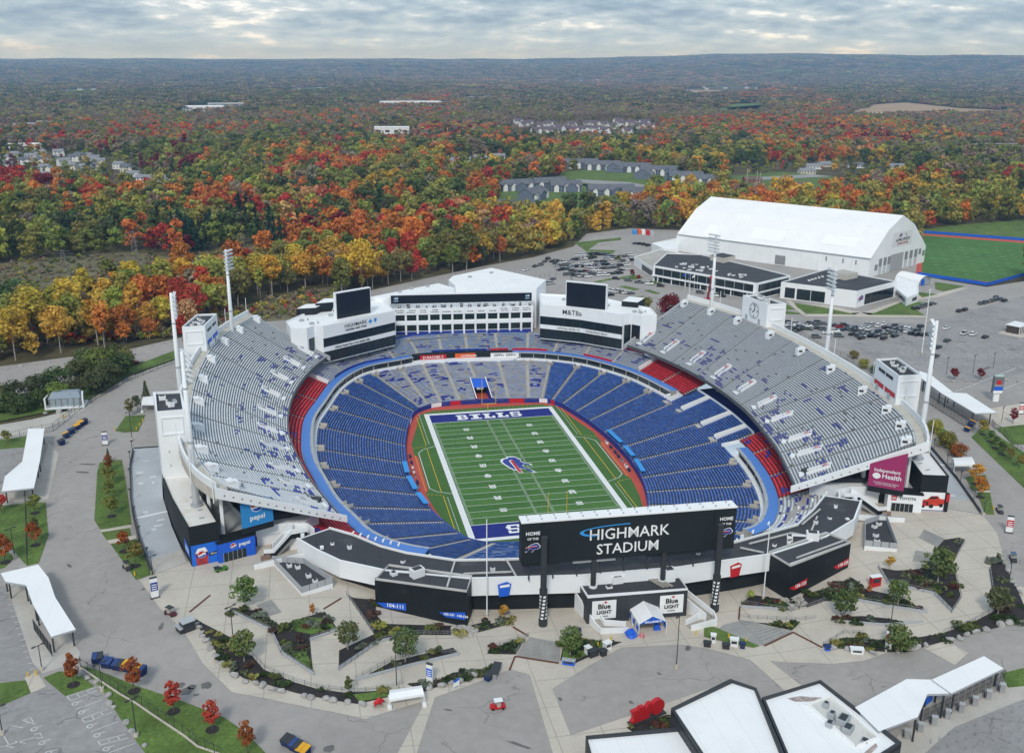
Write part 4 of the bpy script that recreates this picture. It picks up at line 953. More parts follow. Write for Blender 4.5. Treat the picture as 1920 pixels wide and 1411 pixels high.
text_mesh('lettering','OFFICIAL BANK OF',1.2,letter_k,(along((31.2,99.5,0),(46.7,89.5,0),.72)+nR*.62+Vector((0,0,22.8)),dR0,(0,0,1)),clubR,bold=.01)
text_mesh('lettering','THE BUFFALO BILLS',1.2,letter_k,(along((46.7,89.5,0),(61.2,75.1,0),.40)+nR2*.62+Vector((0,0,22.8)),dR,(0,0,1)),clubR,bold=.01)
# rooftop plant on both
for root,pts in ((clubL,[(-60,97),(-68,84),(-50,103),(-72,90)]),(clubR,[(58,92),(68,80),(44,108),(70,78)])):
 for (x,y) in pts:mb=MB();mb.box((x,y,32),(1.6,1.4,.9),.6);mb.tube((x+2.5,y+1,32),(x+2.5,y+1,33),.35);mb.build('roof_unit',grey_p,root)
mb=MB();mb.prism([(-74,100),(-66,100.5),(-62,108),(-70,108)],28,35.0,0,1);mb.build('annex',[black_p,roof_white],clubL)
mb=MB();mb.prism([(-66,104),(-56,106),(-52,113),(-62,113)],28,36.0,0,1);mb.build('annex',[black_p,roof_white],clubL)
mb=MB();mb.prism([(66,92),(72,88),(78,96),(72,100)],28,34.4,0,1);mb.build('annex',[black_p,roof_white],clubR)
# corner screens
for a,b,lab,z0 in (((-57.6,89.6),(-43.3,98.2),'tall dark video screen on the roof left of the press building',32.4),((41.9,95.9),(56.5,85.3),'tall dark video screen on the roof right of the press building',32.4)):
 a,b=Vector((*a,0)),Vector((*b,0));d=(b-a).normalized();n_=Vector((d.y,-d.x,0));s_=thing('video_screen',lab,'screen',(*((a+b)/2).xy,z0),'rooftop video screens')
 mb=MB();q=[a-d*.4,b+d*.4,b+d*.4-n_*1.6,a-d*.4-n_*1.6];q=q if area(q)>0 else q[::-1];mb.hexa([(p.x,p.y,z0-.6) for p in q]+[(p.x,p.y,z0+11.0) for p in q]);mb.build('cabinet',white_clean,s_)
 mb=MB();mb.hexa([(*(a+n_*.15).xy,z0),(*(b+n_*.15).xy,z0),(*(b-n_*.1).xy,z0),(*(a-n_*.1).xy,z0),(*(a+n_*.15).xy,z0+10.6),(*(b+n_*.15).xy,z0+10.6),(*(b-n_*.1).xy,z0+10.6),(*(a-n_*.1).xy,z0+10.6)]);mb.build('screen',screen_m,s_)
 mb=MB()
 for t in (.1,.5,.9):p=along(a,b,t)-n_*1.6;mb.beam((p.x,p.y,z0+8),(p.x-n_.x*6,p.y-n_.y*6,z0),.25,.25);mb.beam((p.x-n_.x*6,p.y-n_.y*6,z0),(p.x,p.y,z0),.25,.25);mb.beam((p.x-n_.x*3,p.y-n_.y*3,z0+4),(p.x,p.y,z0+1),.2,.2)
 mb.build('bracing',white_clean,s_)
# press building
press=thing('press_building','white press building with two rows of windows under a long video board','building',(0,116,17))
pa,pb=Vector((-31.8,117.6,0)),Vector((30.6,112.6,0));pd=(pb-pa).normalized();pn=Vector((pd.y,-pd.x,0));PL=(pb-pa).length
def pq(u,off=0.0):return pa+pd*u+pn*off
mb=MB();mb.prism([pq(0).xy,pq(PL).xy,(pq(PL)-pn*14).xy,(pq(0)-pn*14).xy],16.5,29.0,0,1);mb.build('body',[white_clean,roof_white],press)
NW=12;ww=PL/NW
for row,(z0,z1_) in enumerate(((18.6,21.3),(23.4,26.0))):
 for k in range(NW):
  a,b=pq(k*ww+.5,.06),pq((k+1)*ww-.5,.06);mb=MB();mb.hexa([(*a.xy,z0),(*b.xy,z0),(*(b-pn*.3).xy,z0),(*(a-pn*.3).xy,z0),(*a.xy,z1_),(*b.xy,z1_),(*(b-pn*.3).xy,z1_),(*(a-pn*.3).xy,z1_)]);wi=mb.build('window',glass_d,press)
  mb=MB()
  for q in (.33,.66):p=along(a,b,q)+pn*.03;mb.box((p.x,p.y,z0),(.1,.1,z1_-z0));
  mb.build('mullion',charcoal,wi)
for k in range(NW+1):a=pq(min(max(k*ww,.3),PL-.3),.25);mb=MB();mb.box((a.x,a.y,17.0),(.8,.7,9.4),math.atan2(pd.y,pd.x));mb.build('pilaster',white_clean,press)
for z0,z1_,o in ((21.5,22.9,.7),(26.2,28.9,.8)):a,b=pq(-.3,o),pq(PL+.3,o);mb=MB();mb.hexa([(*a.xy,z0),(*b.xy,z0),(*(b-pn*.9).xy,z0),(*(a-pn*.9).xy,z0),(*a.xy,z1_),(*b.xy,z1_),(*(b-pn*.9).xy,z1_),(*(a-pn*.9).xy,z1_)]);mb.build('fascia',white_clean,press)
mb=MB();a,b=pq(0,.5),pq(PL,.5);mb.hexa([(*a.xy,17.0),(*b.xy,17.0),(*(b-pn*.6).xy,17.0),(*(a-pn*.6).xy,17.0),(*a.xy,18.3),(*b.xy,18.3),(*(b-pn*.6).xy,18.3),(*(a-pn*.6).xy,18.3)]);mb.build('base_band',royal,press)
mb=MB();rr=random.Random(5)
for k in range(NW):          # small name lettering reads as rows of dark dashes at this distance
 u=k*ww+.8
 for r_ in range(1 if 3<k<9 else 2):
  u=k*ww+.7+rr.random()
  while u<(k+1)*ww-.9:
   w_=rr.uniform(.25,.5);p=pq(u,.83);mb.box((p.x,p.y,27.1+.95*r_),(w_,.03,.42),math.atan2(pd.y,pd.x));u+=w_+rr.uniform(.12,.3)
mb.build('name_lettering',letter_k,press,kind='stuff')
mb=MB()                    # open gantry with camera platforms below the video board
for k in range(NW*2+1):
 p=pq(k*ww/2,.2);q=p-pn*3;mb.beam((*p.xy,28.9),(*p.xy,31.6),.18,.18);mb.beam((*q.xy,28.9),(*q.xy,31.6),.18,.18);mb.beam((*p.xy,30.2),(*q.xy,31.4),.12,.12)
 if k<NW*2:p2=pq((k+1)*ww/2,.2);mb.beam((*p.xy,28.9),(*p2.xy,31.3),.12,.12);mb.beam((*p.xy,30),(*p2.xy,30),.1,.1)
mb.build('gantry',white_clean,press)
mb=MB()
for k in range(16):p=pq(2+k*3.9+rr.random(),-.8);mb.box((p.x,p.y,29.0),(rr.uniform(.6,2.4),.8,rr.uniform(.9,1.7)),math.atan2(pd.y,pd.x))
mb.build('camera_gear',charcoal,press,kind='stuff')
a,b=pq(-1.6,.7),pq(PL-.2,.7);vb=MB();vb.hexa([(*a.xy,31.1),(*b.xy,31.1),(*(b-pn*1.6).xy,31.1),(*(a-pn*1.6).xy,31.1),(*a.xy,35.6),(*b.xy,35.6),(*(b-pn*1.6).xy,35.6),(*(a-pn*1.6).xy,35.6)]);vbo=vb.build('video_board',white_clean,press)
a,b=pq(-1.2,.8),pq(PL-.6,.8);vb=MB();vb.hexa([(*a.xy,31.4),(*b.xy,31.4),(*(b-pn*.3).xy,31.4),(*(a-pn*.3).xy,31.4),(*a.xy,35.2),(*b.xy,35.2),(*(b-pn*.3).xy,35.2),(*(a-pn*.3).xy,35.2)]);vb.build('screen',screen_m,vbo)
for u in (1.0,PL-2.6):
 pl=(pq(u,.83)+Vector((0,0,33.8)),pd,(0,0,1));mb=MB()
 flat_poly(mb,pl,[(-.9,-.18),(-.35,-.18),(-.35,-.6),(-.05,-.6),(-.05,.6),(-.35,.6),(-.35,.18),(-.9,.18)]);flat_poly(mb,pl,[(.15,.5),(1.0,.5),(1.0,0),(.58,-.6),(.15,0)]);flat_poly(mb,pl,[(-1,-1.3),(1,-1.3),(1,-1.0),(-1,-1.0)]);mb.build('emblem',mat('pale_blue_print',(.45,.62,.8),.6,.05,1),vbo)
# white hall behind
hall=thing('white_hall','large white flat roofed hall behind the press building','building',(5,140,17))
mb=MB();mb.prism([(-41.6,121.5),(-8,145),(-2,133),(-20,126),(-34,118.5)][::1],16,34.0,0,1);mb.build('wing',[white_clean,roof_white],hall)
mb=MB();mb.prism([(-3,146.2),(0.5,155.1),(22.5,171.8),(43,138.5),(34,120),(14,122.6),(-1.6,133.2)],16,35.2,0,1);mb.build('main_block',[white_clean,roof_white],hall)
mb=MB();mb.prism([(43,137),(66,118),(60,106),(36,121.5)],16,28.5,0,1);mb.build('wing',[white_clean,roof_white],hall)
for x,y in ((-22,134),(-14,138),(-28,128),(8,150),(20,158)):mb=MB();mb.box((x,y,34 if x<0 else 35.2),(1.6,1.2,.8),.5);mb.build('roof_unit',grey_p,hall)
mb=MB()
for p in ((-12.6,133.8),(-15.4,132)):mb.box((p[0],p[1]-4.2,29.5),(1.2,.2,2.0),.5)
mb.build('vent',charcoal,hall)

# ------------------------------------------------------------------ near end: dark roofed concourse building with curved white wall
ZN1=20.9
conc=thing('concourse_building','curved concourse building with dark flat roof and white wall band at the near end','building',(0,-110,12))
outer=[(-74.2,-87.6),(-69.6,-94.6),(-64.4,-101.2),(-54.6,-107.8),(-36.0,-115.4),(-10.8,-118.9),(12.4,-119.6),(37.0,-117.6),(54.6,-111.6),(66.4,-104.2),(74.8,-93.4)]
inner=[(-66.6,-83.2),(-60.9,-88.2),(-54.8,-95.5),(-48.9,-100.3),(-38,-106.2),(-26,-108.2),(0,-110.6),(31.4,-110.2),(51,-104.2),(59.4,-96.7),(67.2,-88.6)]
poly=outer+inner[::-1]
mb=MB();mb.prism(poly,ZN1-1.0,ZN1,0,1);mb.build('roof_slab',[white_p,roof_dark],conc)
mb=MB();mb.wall(inner,12,ZN1-1.0,.5);mb.build('bowl_side_wall',conc_dark,conc)
mb=MB();mb.wall(outer,16.9,ZN1+.3,-.45);mb.build('white_wall_band',white_clean,conc)
mb=MB();mb.wall(offset(outer[1:-1],1.4),11.5,17.0,.5);mb.build('lower_wall',black_p,conc)
mb=MB();mb.prism(offset(outer,.4)+inner[::-1],16.6,16.9,0,0,bot=True);mb.build('soffit',grey_p,conc)
mb=MB();mb.wall(inner,ZN1,ZN1+.5,.35);mb.wall(outer,ZN1+.3,ZN1+.55,-.5);mb.build('roof_edging',white_p,conc)
for p,q in ((outer[0],inner[0]),(outer[-1],inner[-1])):mb=MB();mb.beam((*p,18.7),(*q,18.7),.4,4.6);mb.build('end_wall',white_p,conc)
for i in (0,1,9,10):
 mb=MB();x,y=outer[i];mb.box((x*.985,y*.99,gz(x,y)-.3),(.9,.9,6));mb.build('column',white_p,conc)
def roof_box(name,base,z,d,rz,parent,m=white_p):
 mb=MB();mb.box((*base,z),d,rz);mb.box((*base,z+d[2]),(d[0]*.7,d[1]*.7,.12),rz,1);return mb.build(name,[m,charcoal],parent)
# two black end boxes
bxL=[(-57.2,-112.2),(-37.6,-121.7),(-35.2,-115.0),(-53.4,-106.0)];bxR=[(36.4,-117.2),(38.6,-124.6),(58.8,-116.4),(55.6,-110.0)]
for bx_,lab in ((bxL,'left'),(bxR,'right')):
 mb=MB();mb.prism(bx_,11.5,ZN1+.35,0,1);e=mb.build('end_block',[black_p,roof_dark],conc,label='black block with dark roof')
 mb=MB();mb.wall(bx_+bx_[:1],ZN1+.35,ZN1+.8,.3 if area(bx_)>0 else -.3);mb.build('coping',mat('pale_coping',(.5,.5,.48),.6,.1,.5),e)
for c,rz in (((-47.5,-112.2),.44),((50.5,-112.5),-.4)):
 roof_box('air_handler',c,ZN1+.35,(3.0,2.0,2.0),rz,conc);roof_box('air_handler',(c[0]-5.2,c[1]+1.6),ZN1+.35,(1.4,1.4,.8),rz,conc)
 mb=MB();mb.beam((c[0]-4.8,c[1]+1.6,ZN1+1.2),(c[0],c[1],ZN1+1.2),.4,.4);mb.build('duct',white_p,conc)
for a,b in (((-41.5,-118.5),(-38.0,-107)),((-37,-113.4),(-26,-114.6)),((-26,-108.5),(-25.4,-116.8)),((34,-112),(47,-108.5)),((47,-108.5),(53,-113)),((31.0,-113.5),(35.5,-117)),((42,-121),(57.5,-115)),((58,-101),(52,-109)),((61,-97),(52,-104.5))):
 mb=MB();mb.beam((*a,ZN1+.5),(*b,ZN1+.5),.4,.3);mb.build('roof_pipe',mat('pale_coping',(.5,.5,.48),.6,.1,.5),conc)
for k in range(14):
 p=along((*inner[1],0),(*inner[4],0),k/13) if k<7 else along((*inner[7],0),(*inner[10],0),(k-7)/6)
 mb=MB();mb.box((p.x,p.y,ZN1+.4),(.4,.4,.5));mb.tube((p.x,p.y,ZN1+.7),(p.x+.4,p.y+.3,ZN1+1.1),.2);mb.build('floodlight',white_p,conc)
for k,(x,y) in enumerate(((-66,-92),(-62,-95),(-50,-104.5),(66,-96),(61,-102),(56,-104),(40,-113.5),(44,-113),(45,-112),(-30,-112.5),(20,-114))):roof_box('roof_vent',(x,y),ZN1,(.9,.8,.5+.4*(k % 2)),.4*k,conc)
# slanted signs on the black blocks
def tri_sign(parent,a,b,z,ht,m,txt,sz,skew=.8):
 a,b=Vector((*a,0)),Vector((*b,0));d=(b-a).normalized();n_=Vector((d.y,-d.x,0));L=(b-a).length;mb=MB();pl=(a+n_*.12+Vector((0,0,z)),d,(0,0,1))
 flat_poly(mb,pl,[(0,ht*.55),(L,ht),(L,0),(L*.28,0)]);s_=mb.build('direction_sign',m,parent)
 text_mesh('lettering',txt,sz,letter_w,(a+d*L*.64+n_*.16+Vector((0,0,z+ht*.42)),d,(0,0,1)),s_,bold=.03)
dl=Vector((19.6,-9.5,0)).normalized()
tri_sign(conc,(-57.0,-112.35),(-50.5,-115.5),14.6,1.9,bright_blue,'104-111',1.3);tri_sign(conc,(-43.5,-118.9),(-37.9,-121.6),14.4,1.9,bright_blue,'103-101  143-134',.8)
tri_sign(conc,(38.75,-124.6),(44.5,-122.25),14.6,1.9,red_p,'126-133',1.2);tri_sign(conc,(53.2,-118.75),(58.5,-116.55),15.6,1.9,red_p,'118-125',1.2)
# pennant shaped crests on the white band
for (x,y,m,t) in ((-28.2,-117.3,bright_blue,'A'),(27.6,-118.9,red_p,'B')):
 d=Vector((25.2,-3.5,0)).normalized() if x<0 else Vector((24.6,2,0)).normalized();pl=(Vector((x,y,18.6)),d,(0,0,1));mb=MB();flat_poly(mb,pl,[(-1.2,-2.0),(1.1,-1.7),(1.6,1.3),(.6,1.9),(-1.5,1.2)]);c_=mb.build('crest',m,conc)
 mb=MB();flat_poly(mb,(pl[0]-Vector((0,.03,0)),d,(0,0,1)),[(-1.0,.35),(1.2,.65),(1.2,1.3),(-1.0,.95)]);mb.build('lettering',letter_w,c_)
# central entrance block
ent=thing('entrance_block','dark roofed entrance block with two white beer posters facing the plaza','building',(1,-123,12))
ebp=[(-10.9,-117.0),(-10.6,-124.9),(12.9,-125.8),(13.2,-116.8)]
mb=MB();mb.prism(ebp,11.5,18.6,0,1);mb.build('block',[charcoal,roof_dark],ent)
mb=MB();mb.wall(ebp+ebp[:1],18.6,19.0,-.3 if area(ebp)<0 else .3);mb.build('coping',white_p,ent)
ed=Vector((23.5,-.9,0)).normalized();en=Vector((ed.y,-ed.x,0))
for u,nm in ((3.9,0),(19.8,1)):
 c=Vector((-10.6,-124.9,0))+ed*u+en*.06;po=sign_on(ent,(c.x,c.y,15.4),5.6,4.6,letter_w,None,None,1,ed,nm='poster')
 nv=en*.07
 text_mesh('lettering','Blue',1.7,letter_k,(c+nv+Vector((0,0,16.2)),ed,(0,0,1)),po,bold=.05);text_mesh('lettering','LIGHT',1.25,letter_k,(c+nv+Vector((0,0,14.75)),ed,(0,0,1)),po,bold=.04);text_mesh('lettering','PILSENER',.45,letter_k,(c+nv+Vector((0,0,13.75)),ed,(0,0,1)),po)
 mb=MB();flat_poly(mb,(c+nv+ed*.3+Vector((0,0,17.2)),ed,(0,0,1)),[(0,-.35),(.12,-.1),(.45,-.05),(.25,.1),(.3,.3),(.1,.2),(0,.5),(-.1,.2),(-.3,.3),(-.25,.1),(-.45,-.05),(-.12,-.1)]);mb.build('leaf_emblem',red_p,po)
for c,d in (((-2,-119.2),(2.6,1.8,1.7)),((10.2,-120.5),(2.4,2.2,3.0)),((11.6,-117.5),(2.8,2.0,2.0)),((2.2,-117.8),(.9,.9,.7)),((-4.5,-121.3),(1.4,1,.4))):roof_box('air_handler',c,18.6,d,.05,ent)
for k in range(3):mb=MB();mb.beam((4.6+k*1.0,-117.2,18.9),(7.8+k*1.0,-124,18.9),.7,.25);mb.build('timber_walkway',conc_dark,ent)
mb=MB();mb.beam((1,-117.2,18.95),(6,-117.6,18.95),1.6,.3);mb.build('timber_walkway',conc_dark,ent)
# white walled ramps either side of the entrance
for sg,pts in ((-1,[(-11.6,-118.2,16.8),(-9.3,-127.2,13.6),(-8.6,-129.4,13.4),(-2.4,-130.0,13.3)]),(1,[(13.6,-118.8,16.4),(18.4,-128.6,14.2),(18.0,-131.2,13.8),(11.6,-132.0,13.3)])):
 rp=thing('entrance_ramp',f"white walled ramp on the {'left' if sg<0 else 'right'} of the entrance block",'ramp',(pts[1][0],pts[1][1],12),'entrance ramps')
 for w_ in (0,2.4):
  mb=MB();off_=offset([p[:2] for p in pts],w_*(1 if sg<0 else -1))
  for k in range(3):
   a,b=Vector((*off_[k],0)),Vector((*off_[k+1],0));za,zb_=pts[k][2],pts[k+1][2];d=(b-a).normalized();n_=Vector((-d.y,d.x,0))*.15
   mb.hexa([(*(a-n_).xy,11.8),(*(a+n_).xy,11.8),(*(b+n_).xy,11.8),(*(b-n_).xy,11.8),(*(a-n_).xy,za),(*(a+n_).xy,za),(*(b+n_).xy,zb_),(*(b-n_).xy,zb_)])
  mb.build('ramp_wall',white_p,rp)
 o2=offset([p[:2] for p in pts],1.2*(1 if sg<0 else -1));mb=MB()
 for k in range(3):mb.beam((*o2[k],pts[k][2]-1.3),(*o2[k+1],pts[k+1][2]-1.3),2.1,.2)
 mb.build('ramp_floor',conc_dark,rp)

# ------------------------------------------------------------------ main scoreboard
sbd=thing('scoreboard','giant black scoreboard with white stadium lettering on tall posts at the near end','scoreboard',(0,-121.5,12))
y0,y1=-120.4,-121.6
a,b=Vector((-24.9,y0,0)),Vector((25.3,y1,0));sd_=(b-a).normalized();sn=Vector((sd_.y,-sd_.x,0))
def sq(u,o=0.0):return a+sd_*u+sn*o
zb0,zb1=25.9,36.2;SL=(b-a).length
def slab(nm,u0,u1,o0,o1,z0,z1_,m,parent):
 mb=MB();p=[sq(u0,o0),sq(u1,o0),sq(u1,o1),sq(u0,o1)];p=p if area(p)>0 else p[::-1];mb.hexa([(q.x,q.y,z0) for q in p]+[(q.x,q.y,z1_) for q in p]);return mb.build(nm,m,parent)
bd=slab('board',0,SL,0,-3.2,zb0,zb1,mat('board_black',(.011,.016,.018),.6,.1,.2),sbd)
slab('top_cap',-.15,SL+.15,.15,-3.4,zb1,zb1+.3,roof_white,bd)
for u0,u1 in ((.1,4.6),(SL-5.2,SL-.1),(4.8,SL-5.4)):slab('face_panel',u0,u1,.08,.02,zb0+.15,zb1-.15,mat('board_panel',(.014,.020,.022),.55,.08,.3),bd)
mb=MB()
for k in range(16):
 for o in (-.7,-2.4):p=sq(1.5+k*SL/16,o);mb.box((p.x,p.y,zb1+.3),(.3,.3,.35))
mb.build('lug',grey_p,bd,kind='stuff')
lt=lambda t,sz,u,z,bo,**k:text_mesh('lettering',t,sz,letter_w,(sq(u,.12)+Vector((0,0,z)),sd_,(0,0,1)),bd,bold=bo,**k)
lt('HIGHMARK',3.75,24.8,32.0,.022,sx=.98);lt('STADIUM',3.6,24.6,28.3,.022,sx=.98)
for u in (2.5,SL-2.3):lt('HOME',1.15,u,33.6,.03);lt('OF THE',.75,u,32.3,.015);bison('emblem',(sq(u,.12)+Vector((0,0,30.2)),sd_,(0,0,1)),1.55,bd,off=.02)
mb=MB();pl=(sq(0,.14),sd_,(0,0,1));P1=[]
for k in range(21):
 t=k/20;P1.append((t,0))
oc=[(13.3+11.5*(1-math.cos(q))*.0+ (24.8-13.3)*(1-math.cos(q)),0) for q in (0,)]
up_=[(24.9-(24.9-13.2)*math.sin(q),33.05+ .0 + 1.55*math.cos(q)-.15) for q in [i*math.pi/2/12 for i in range(13)]]
lo_=[(16.8-(16.8-13.2)*math.cos(q),32.9-1.15*math.sin(q)) for q in [i*math.pi/2/10 for i in range(11)]]
upi=[(24.9-(24.9-14.1)*math.sin(q),33.05+1.25*math.cos(q)-.1) for q in [i*math.pi/2/12 for i in range(13)]]
loi=[(17.6-(17.6-14.1)*math.cos(q),32.95-.85*math.sin(q)) for q in [i*math.pi/2/10 for i in range(11)]]
for A_,B_ in ((up_,upi),(lo_,loi)):
 for k in range(len(A_)-1):flat_poly(mb,pl,[A_[k],B_[k],B_[k+1],A_[k+1]][::-1])
mb.build('swoosh',sky_blue,bd)
for (x,y,zf,striped) in ((-20.5,-123.4,12,True),(20.2,-124.9,12,True),(-8.0,-120.2,18.6,False),(8.6,-120.8,18.6,False)):
 mb=MB();r_=.72 if striped else .62;mb.tube((x,y,zf-.2),(x,y,34.0 if striped else 26.2),r_,n=14);po=mb.build('post',charcoal,sbd,smooth=False)
 mb=MB();mb.tube((x,y,zf),(x,y,zf+1.6 if striped else zf+.5),r_+.28 if striped else 1.0,n=14);mb.build('base_collar',charcoal if striped else white_p,po)
 if striped:
  mb=MB();mb.tube((x,y,20.2),(x,y,21.2),r_+.2,n=14);mb.tube((x,y,13.6),(x,y,20.2),r_+.12,n=14);mb.build('sleeve',charcoal,po)
  for k in range(7):
   mb=MB()
   for q in range(5):
    a0=q*2*math.pi/5+k*.12;pts=[(x+(r_+.15)*math.cos(a0+e),y+(r_+.15)*math.sin(a0+e)) for e in (0,.25,.5,.75)];z=13.9+k*.9
    for e in range(3):mb.face([(*pts[e],z),(*pts[e+1],z+.05),(*pts[e+1],z+.55),(*pts[e],z+.5)])
   mb.build('white_stripe',letter_w,po)
slab('catwalk',12,22,-.6,-2.2,zb0-.9,zb0-.1,grey_p,sbd);slab('catwalk',30,44,-1.2,-2.4,zb0-1.1,zb0-.4,charcoal,sbd);slab('catwalk',.5,9,-.8,-2.4,zb0-.8,zb0-.2,charcoal,sbd)
for k in range(9):p,q=sq(2+k*5.6,-1.5),sq(2+k*5.6,-2.9);mb=MB();mb.beam((p.x,p.y,21.2),(q.x,q.y,26),.3,.3);mb.build('strut',charcoal,sbd)
# ------------------------------------------------------------------ side buildings, ramps, towers, light masts
def side(sg):
 nm='left' if sg<0 else 'right';dy=0 if sg<0 else -6.5
 mp=lambda p:(sg*p[0],p[1]+dy)
 inn=[mp(p) for p in ((92.8,-86.6),(98.6,-68),(102,-53),(104.6,-25),(105,5),(102.5,40),(97,66),(92.5,82))];ou=[mp(p) for p in ((99.6,-88.6),(105.6,-70),(109.6,-55),(112.4,-25),(112.8,5),(110,40),(104,68),(99,86))]
 root=thing('side_building',f'long curved black walled building with pale roof under the {nm} upper deck','building',(sg*103,0,16),'side buildings')
 mb=MB();mb.prism(inn+ou[::-1],12,26.5,0,1);mb.build('body',[black_p,roof_stained if sg<0 else roof_white],root)
 mb=MB();o2=ou if sg>0 else ou;mb.wall(ou,26.5,26.95,.3 if sg>0 else -.3);mb.wall(inn,26.5,26.95,.3 if sg<0 else -.3);mb.wall([inn[0],ou[0]],26.5,26.95,.3 if sg>0 else -.3);mb.build('coping',black_p,root)
 for k in range(5):p=along((*inn[0],0),(*inn[1],0),.2+.15*k)+Vector((sg*3,0,0));mb=MB();mb.box((p.x,p.y+2*k % 3,26.5),(1.2,.7,.15),.3);mb.build('roof_hatch',grey_p,root)
 # dark terrace between the deck and the building
 mb=MB();tr=[mp(p) for p in ((92.8,-86.4),(98.6,-68),(102,-53),(104.6,-25),(98,-25),(95,-53),(91,-66),(84.5,-80))];mb.prism(tr,12,20.5,0,1);mb.build('terrace',[black_p,grey_lt if True else grey_p],root)
 mb=MB();mb.wall([mp(p) for p in ((92.8,-86.4),(84.5,-80),(91,-66),(95,-53),(98,-25))],20.5,21.6,.25 if sg<0 else -.25);mb.build('terrace_parapet',white_p,root)
 # white core wall with dark openings under the deck's near end
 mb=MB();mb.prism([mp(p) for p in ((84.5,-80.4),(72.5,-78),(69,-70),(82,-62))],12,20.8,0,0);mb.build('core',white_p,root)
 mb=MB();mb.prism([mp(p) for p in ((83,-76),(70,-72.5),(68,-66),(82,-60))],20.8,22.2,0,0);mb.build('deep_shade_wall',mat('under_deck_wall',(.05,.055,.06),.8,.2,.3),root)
 mb=MB();mb.wall([mp(p) for p in ((84.6,-80.6),(76.5,-79.2),(72,-80.6),(70.4,-83.8))],19.2,21.7,.3 if sg<0 else -.3);mb.build('balcony_wall',white_p,root)
 # hanging banner in the corner below the deck
 A_,B_=(Vector((-87.4,-85.6,0)),Vector((-80.0,-82.2,0))) if sg<0 else (Vector((79.6,-88.4,0)),Vector((87.0,-94.0,0)))
 d=(B_-A_).normalized();n_=Vector((d.y,-d.x,0));L=(B_-A_).length
 zt0,zt1=(34.2,30.2) if sg<0 else (29.4,34.0)
 zbb=24.0 if sg<0 else 23.0
 mb=MB();mb.hexa([(*A_.xy,zbb),(*B_.xy,zbb),(*(B_-n_*.3).xy,zbb),(*(A_-n_*.3).xy,zbb),(*A_.xy,zt0),(*B_.xy,zt1),(*(B_-n_*.3).xy,zt1),(*(A_-n_*.3).xy,zt0)])
 bn=mb.build('hanging_banner',mat('banner_blue',(.03,.24,.56),.6,.03,.2) if sg<0 else crimson,root)
 mb=MB();mb.hexa([(*A_.xy,zbb-1.6),(*B_.xy,zbb-1.6),(*(B_-n_*.4).xy,zbb-1.6),(*(A_-n_*.4).xy,zbb-1.6),(*A_.xy,zbb-.02),(*B_.xy,zbb-.02),(*(B_-n_*.4).xy,zbb-.02),(*(A_-n_*.4).xy,zbb-.02)]);mb.build('banner_frame',black_p,bn)
 ce=A_+d*L*.5+n_*.06
 if sg<0:
  globe(bn,(ce+Vector((0,0,29.2)),d,(0,0,1)),1.6);text_mesh('lettering','pepsi',1.9,letter_w,(ce+Vector((0,0,26.2)),d,(0,0,1)),bn,bold=.03)
 else:
  text_mesh('lettering','Independent',1.35,letter_w,(ce+Vector((0,0,28.0)),d,(0,0,1)),bn,bold=.02);text_mesh('lettering','Health',1.9,letter_w,(ce+d*1.3+Vector((0,0,26.4)),d,(0,0,1)),bn,bold=.03)
  mb=MB();ap=[(-2.6+.95*math.cos(q)*(1+.12*math.cos(2*q)),.9*math.sin(q)) for q in [i*math.pi/8 for i in range(16)]];flat_poly(mb,(ce+Vector((0,0,26.3)),d,(0,0,1)),ap);mb.build('apple_emblem',letter_w,bn)
  text_mesh('lettering','The Official Health and Wellness\nPartner of the Buffalo Bills',.5,letter_w,(ce+Vector((0,0,24.2)),d,(0,0,1)),bn)
 # entrance front at plaza level
 zg=16.4
 A_,B_=(Vector((-93.2,-88.2,0)),Vector((-84.6,-84.6,0))) if sg<0 else (Vector((84.2,-91.6,0)),Vector((92.6,-95.0,0)))
 fm=bright_blue if sg<0 else white_clean;d=(B_-A_).normalized();n_=Vector((d.y,-d.x,0));L=(B_-A_).length
 def fq(u,o=0):return A_+d*u+n_*o
 def fb(nm_,u0,u1,z0,z1_,o,m,par,th=.5):
  mb=MB();mb.hexa([(*fq(u0,o).xy,z0),(*fq(u1,o).xy,z0),(*fq(u1,o-th).xy,z0),(*fq(u0,o-th).xy,z0),(*fq(u0,o).xy,z1_),(*fq(u1,o).xy,z1_),(*fq(u1,o-th).xy,z1_),(*fq(u0,o-th).xy,z1_)]);return mb.build(nm_,m,par)
 fr=fb('entrance_front',0,L,zg,zg+5.2,0,fm,root,4.0)
 fb('entrance_roof',-.2,L+.2,zg+5.2,zg+5.5,.1,black_p,fr,4.4)
 for k in range(5):dr=fb('door',1.2+k*1.15,2.2+k*1.15,zg,zg+2.5,.08,glass_d,fr,.1);fb('door_frame',1.1+k*1.15,1.2+k*1.15,zg,zg+2.6,.14,steel,dr,.15)
 if sg<0:
  globe(fr,(fq(L*.40,.1)+Vector((0,0,zg+3.9)),d,(0,0,1)),.75);text_mesh('lettering','pepsi',1.4,letter_w,(fq(L*.70,.1)+Vector((0,0,zg+3.9)),d,(0,0,1)),fr,bold=.03)
  fb('side_pier',L-1.6,L-.2,zg,zg+3.1,.25,bright_blue,fr,.5)
 else:
  fb('logo_tile',.9,2.3,zg+3.3,zg+4.7,.07,red_p,fr,.05);text_mesh('lettering','TOYOTA',1.05,letter_k,(fq(5.2,.08)+Vector((0,0,zg+4.0)),d,(0,0,1)),fr,bold=.02)
  mb=MB()
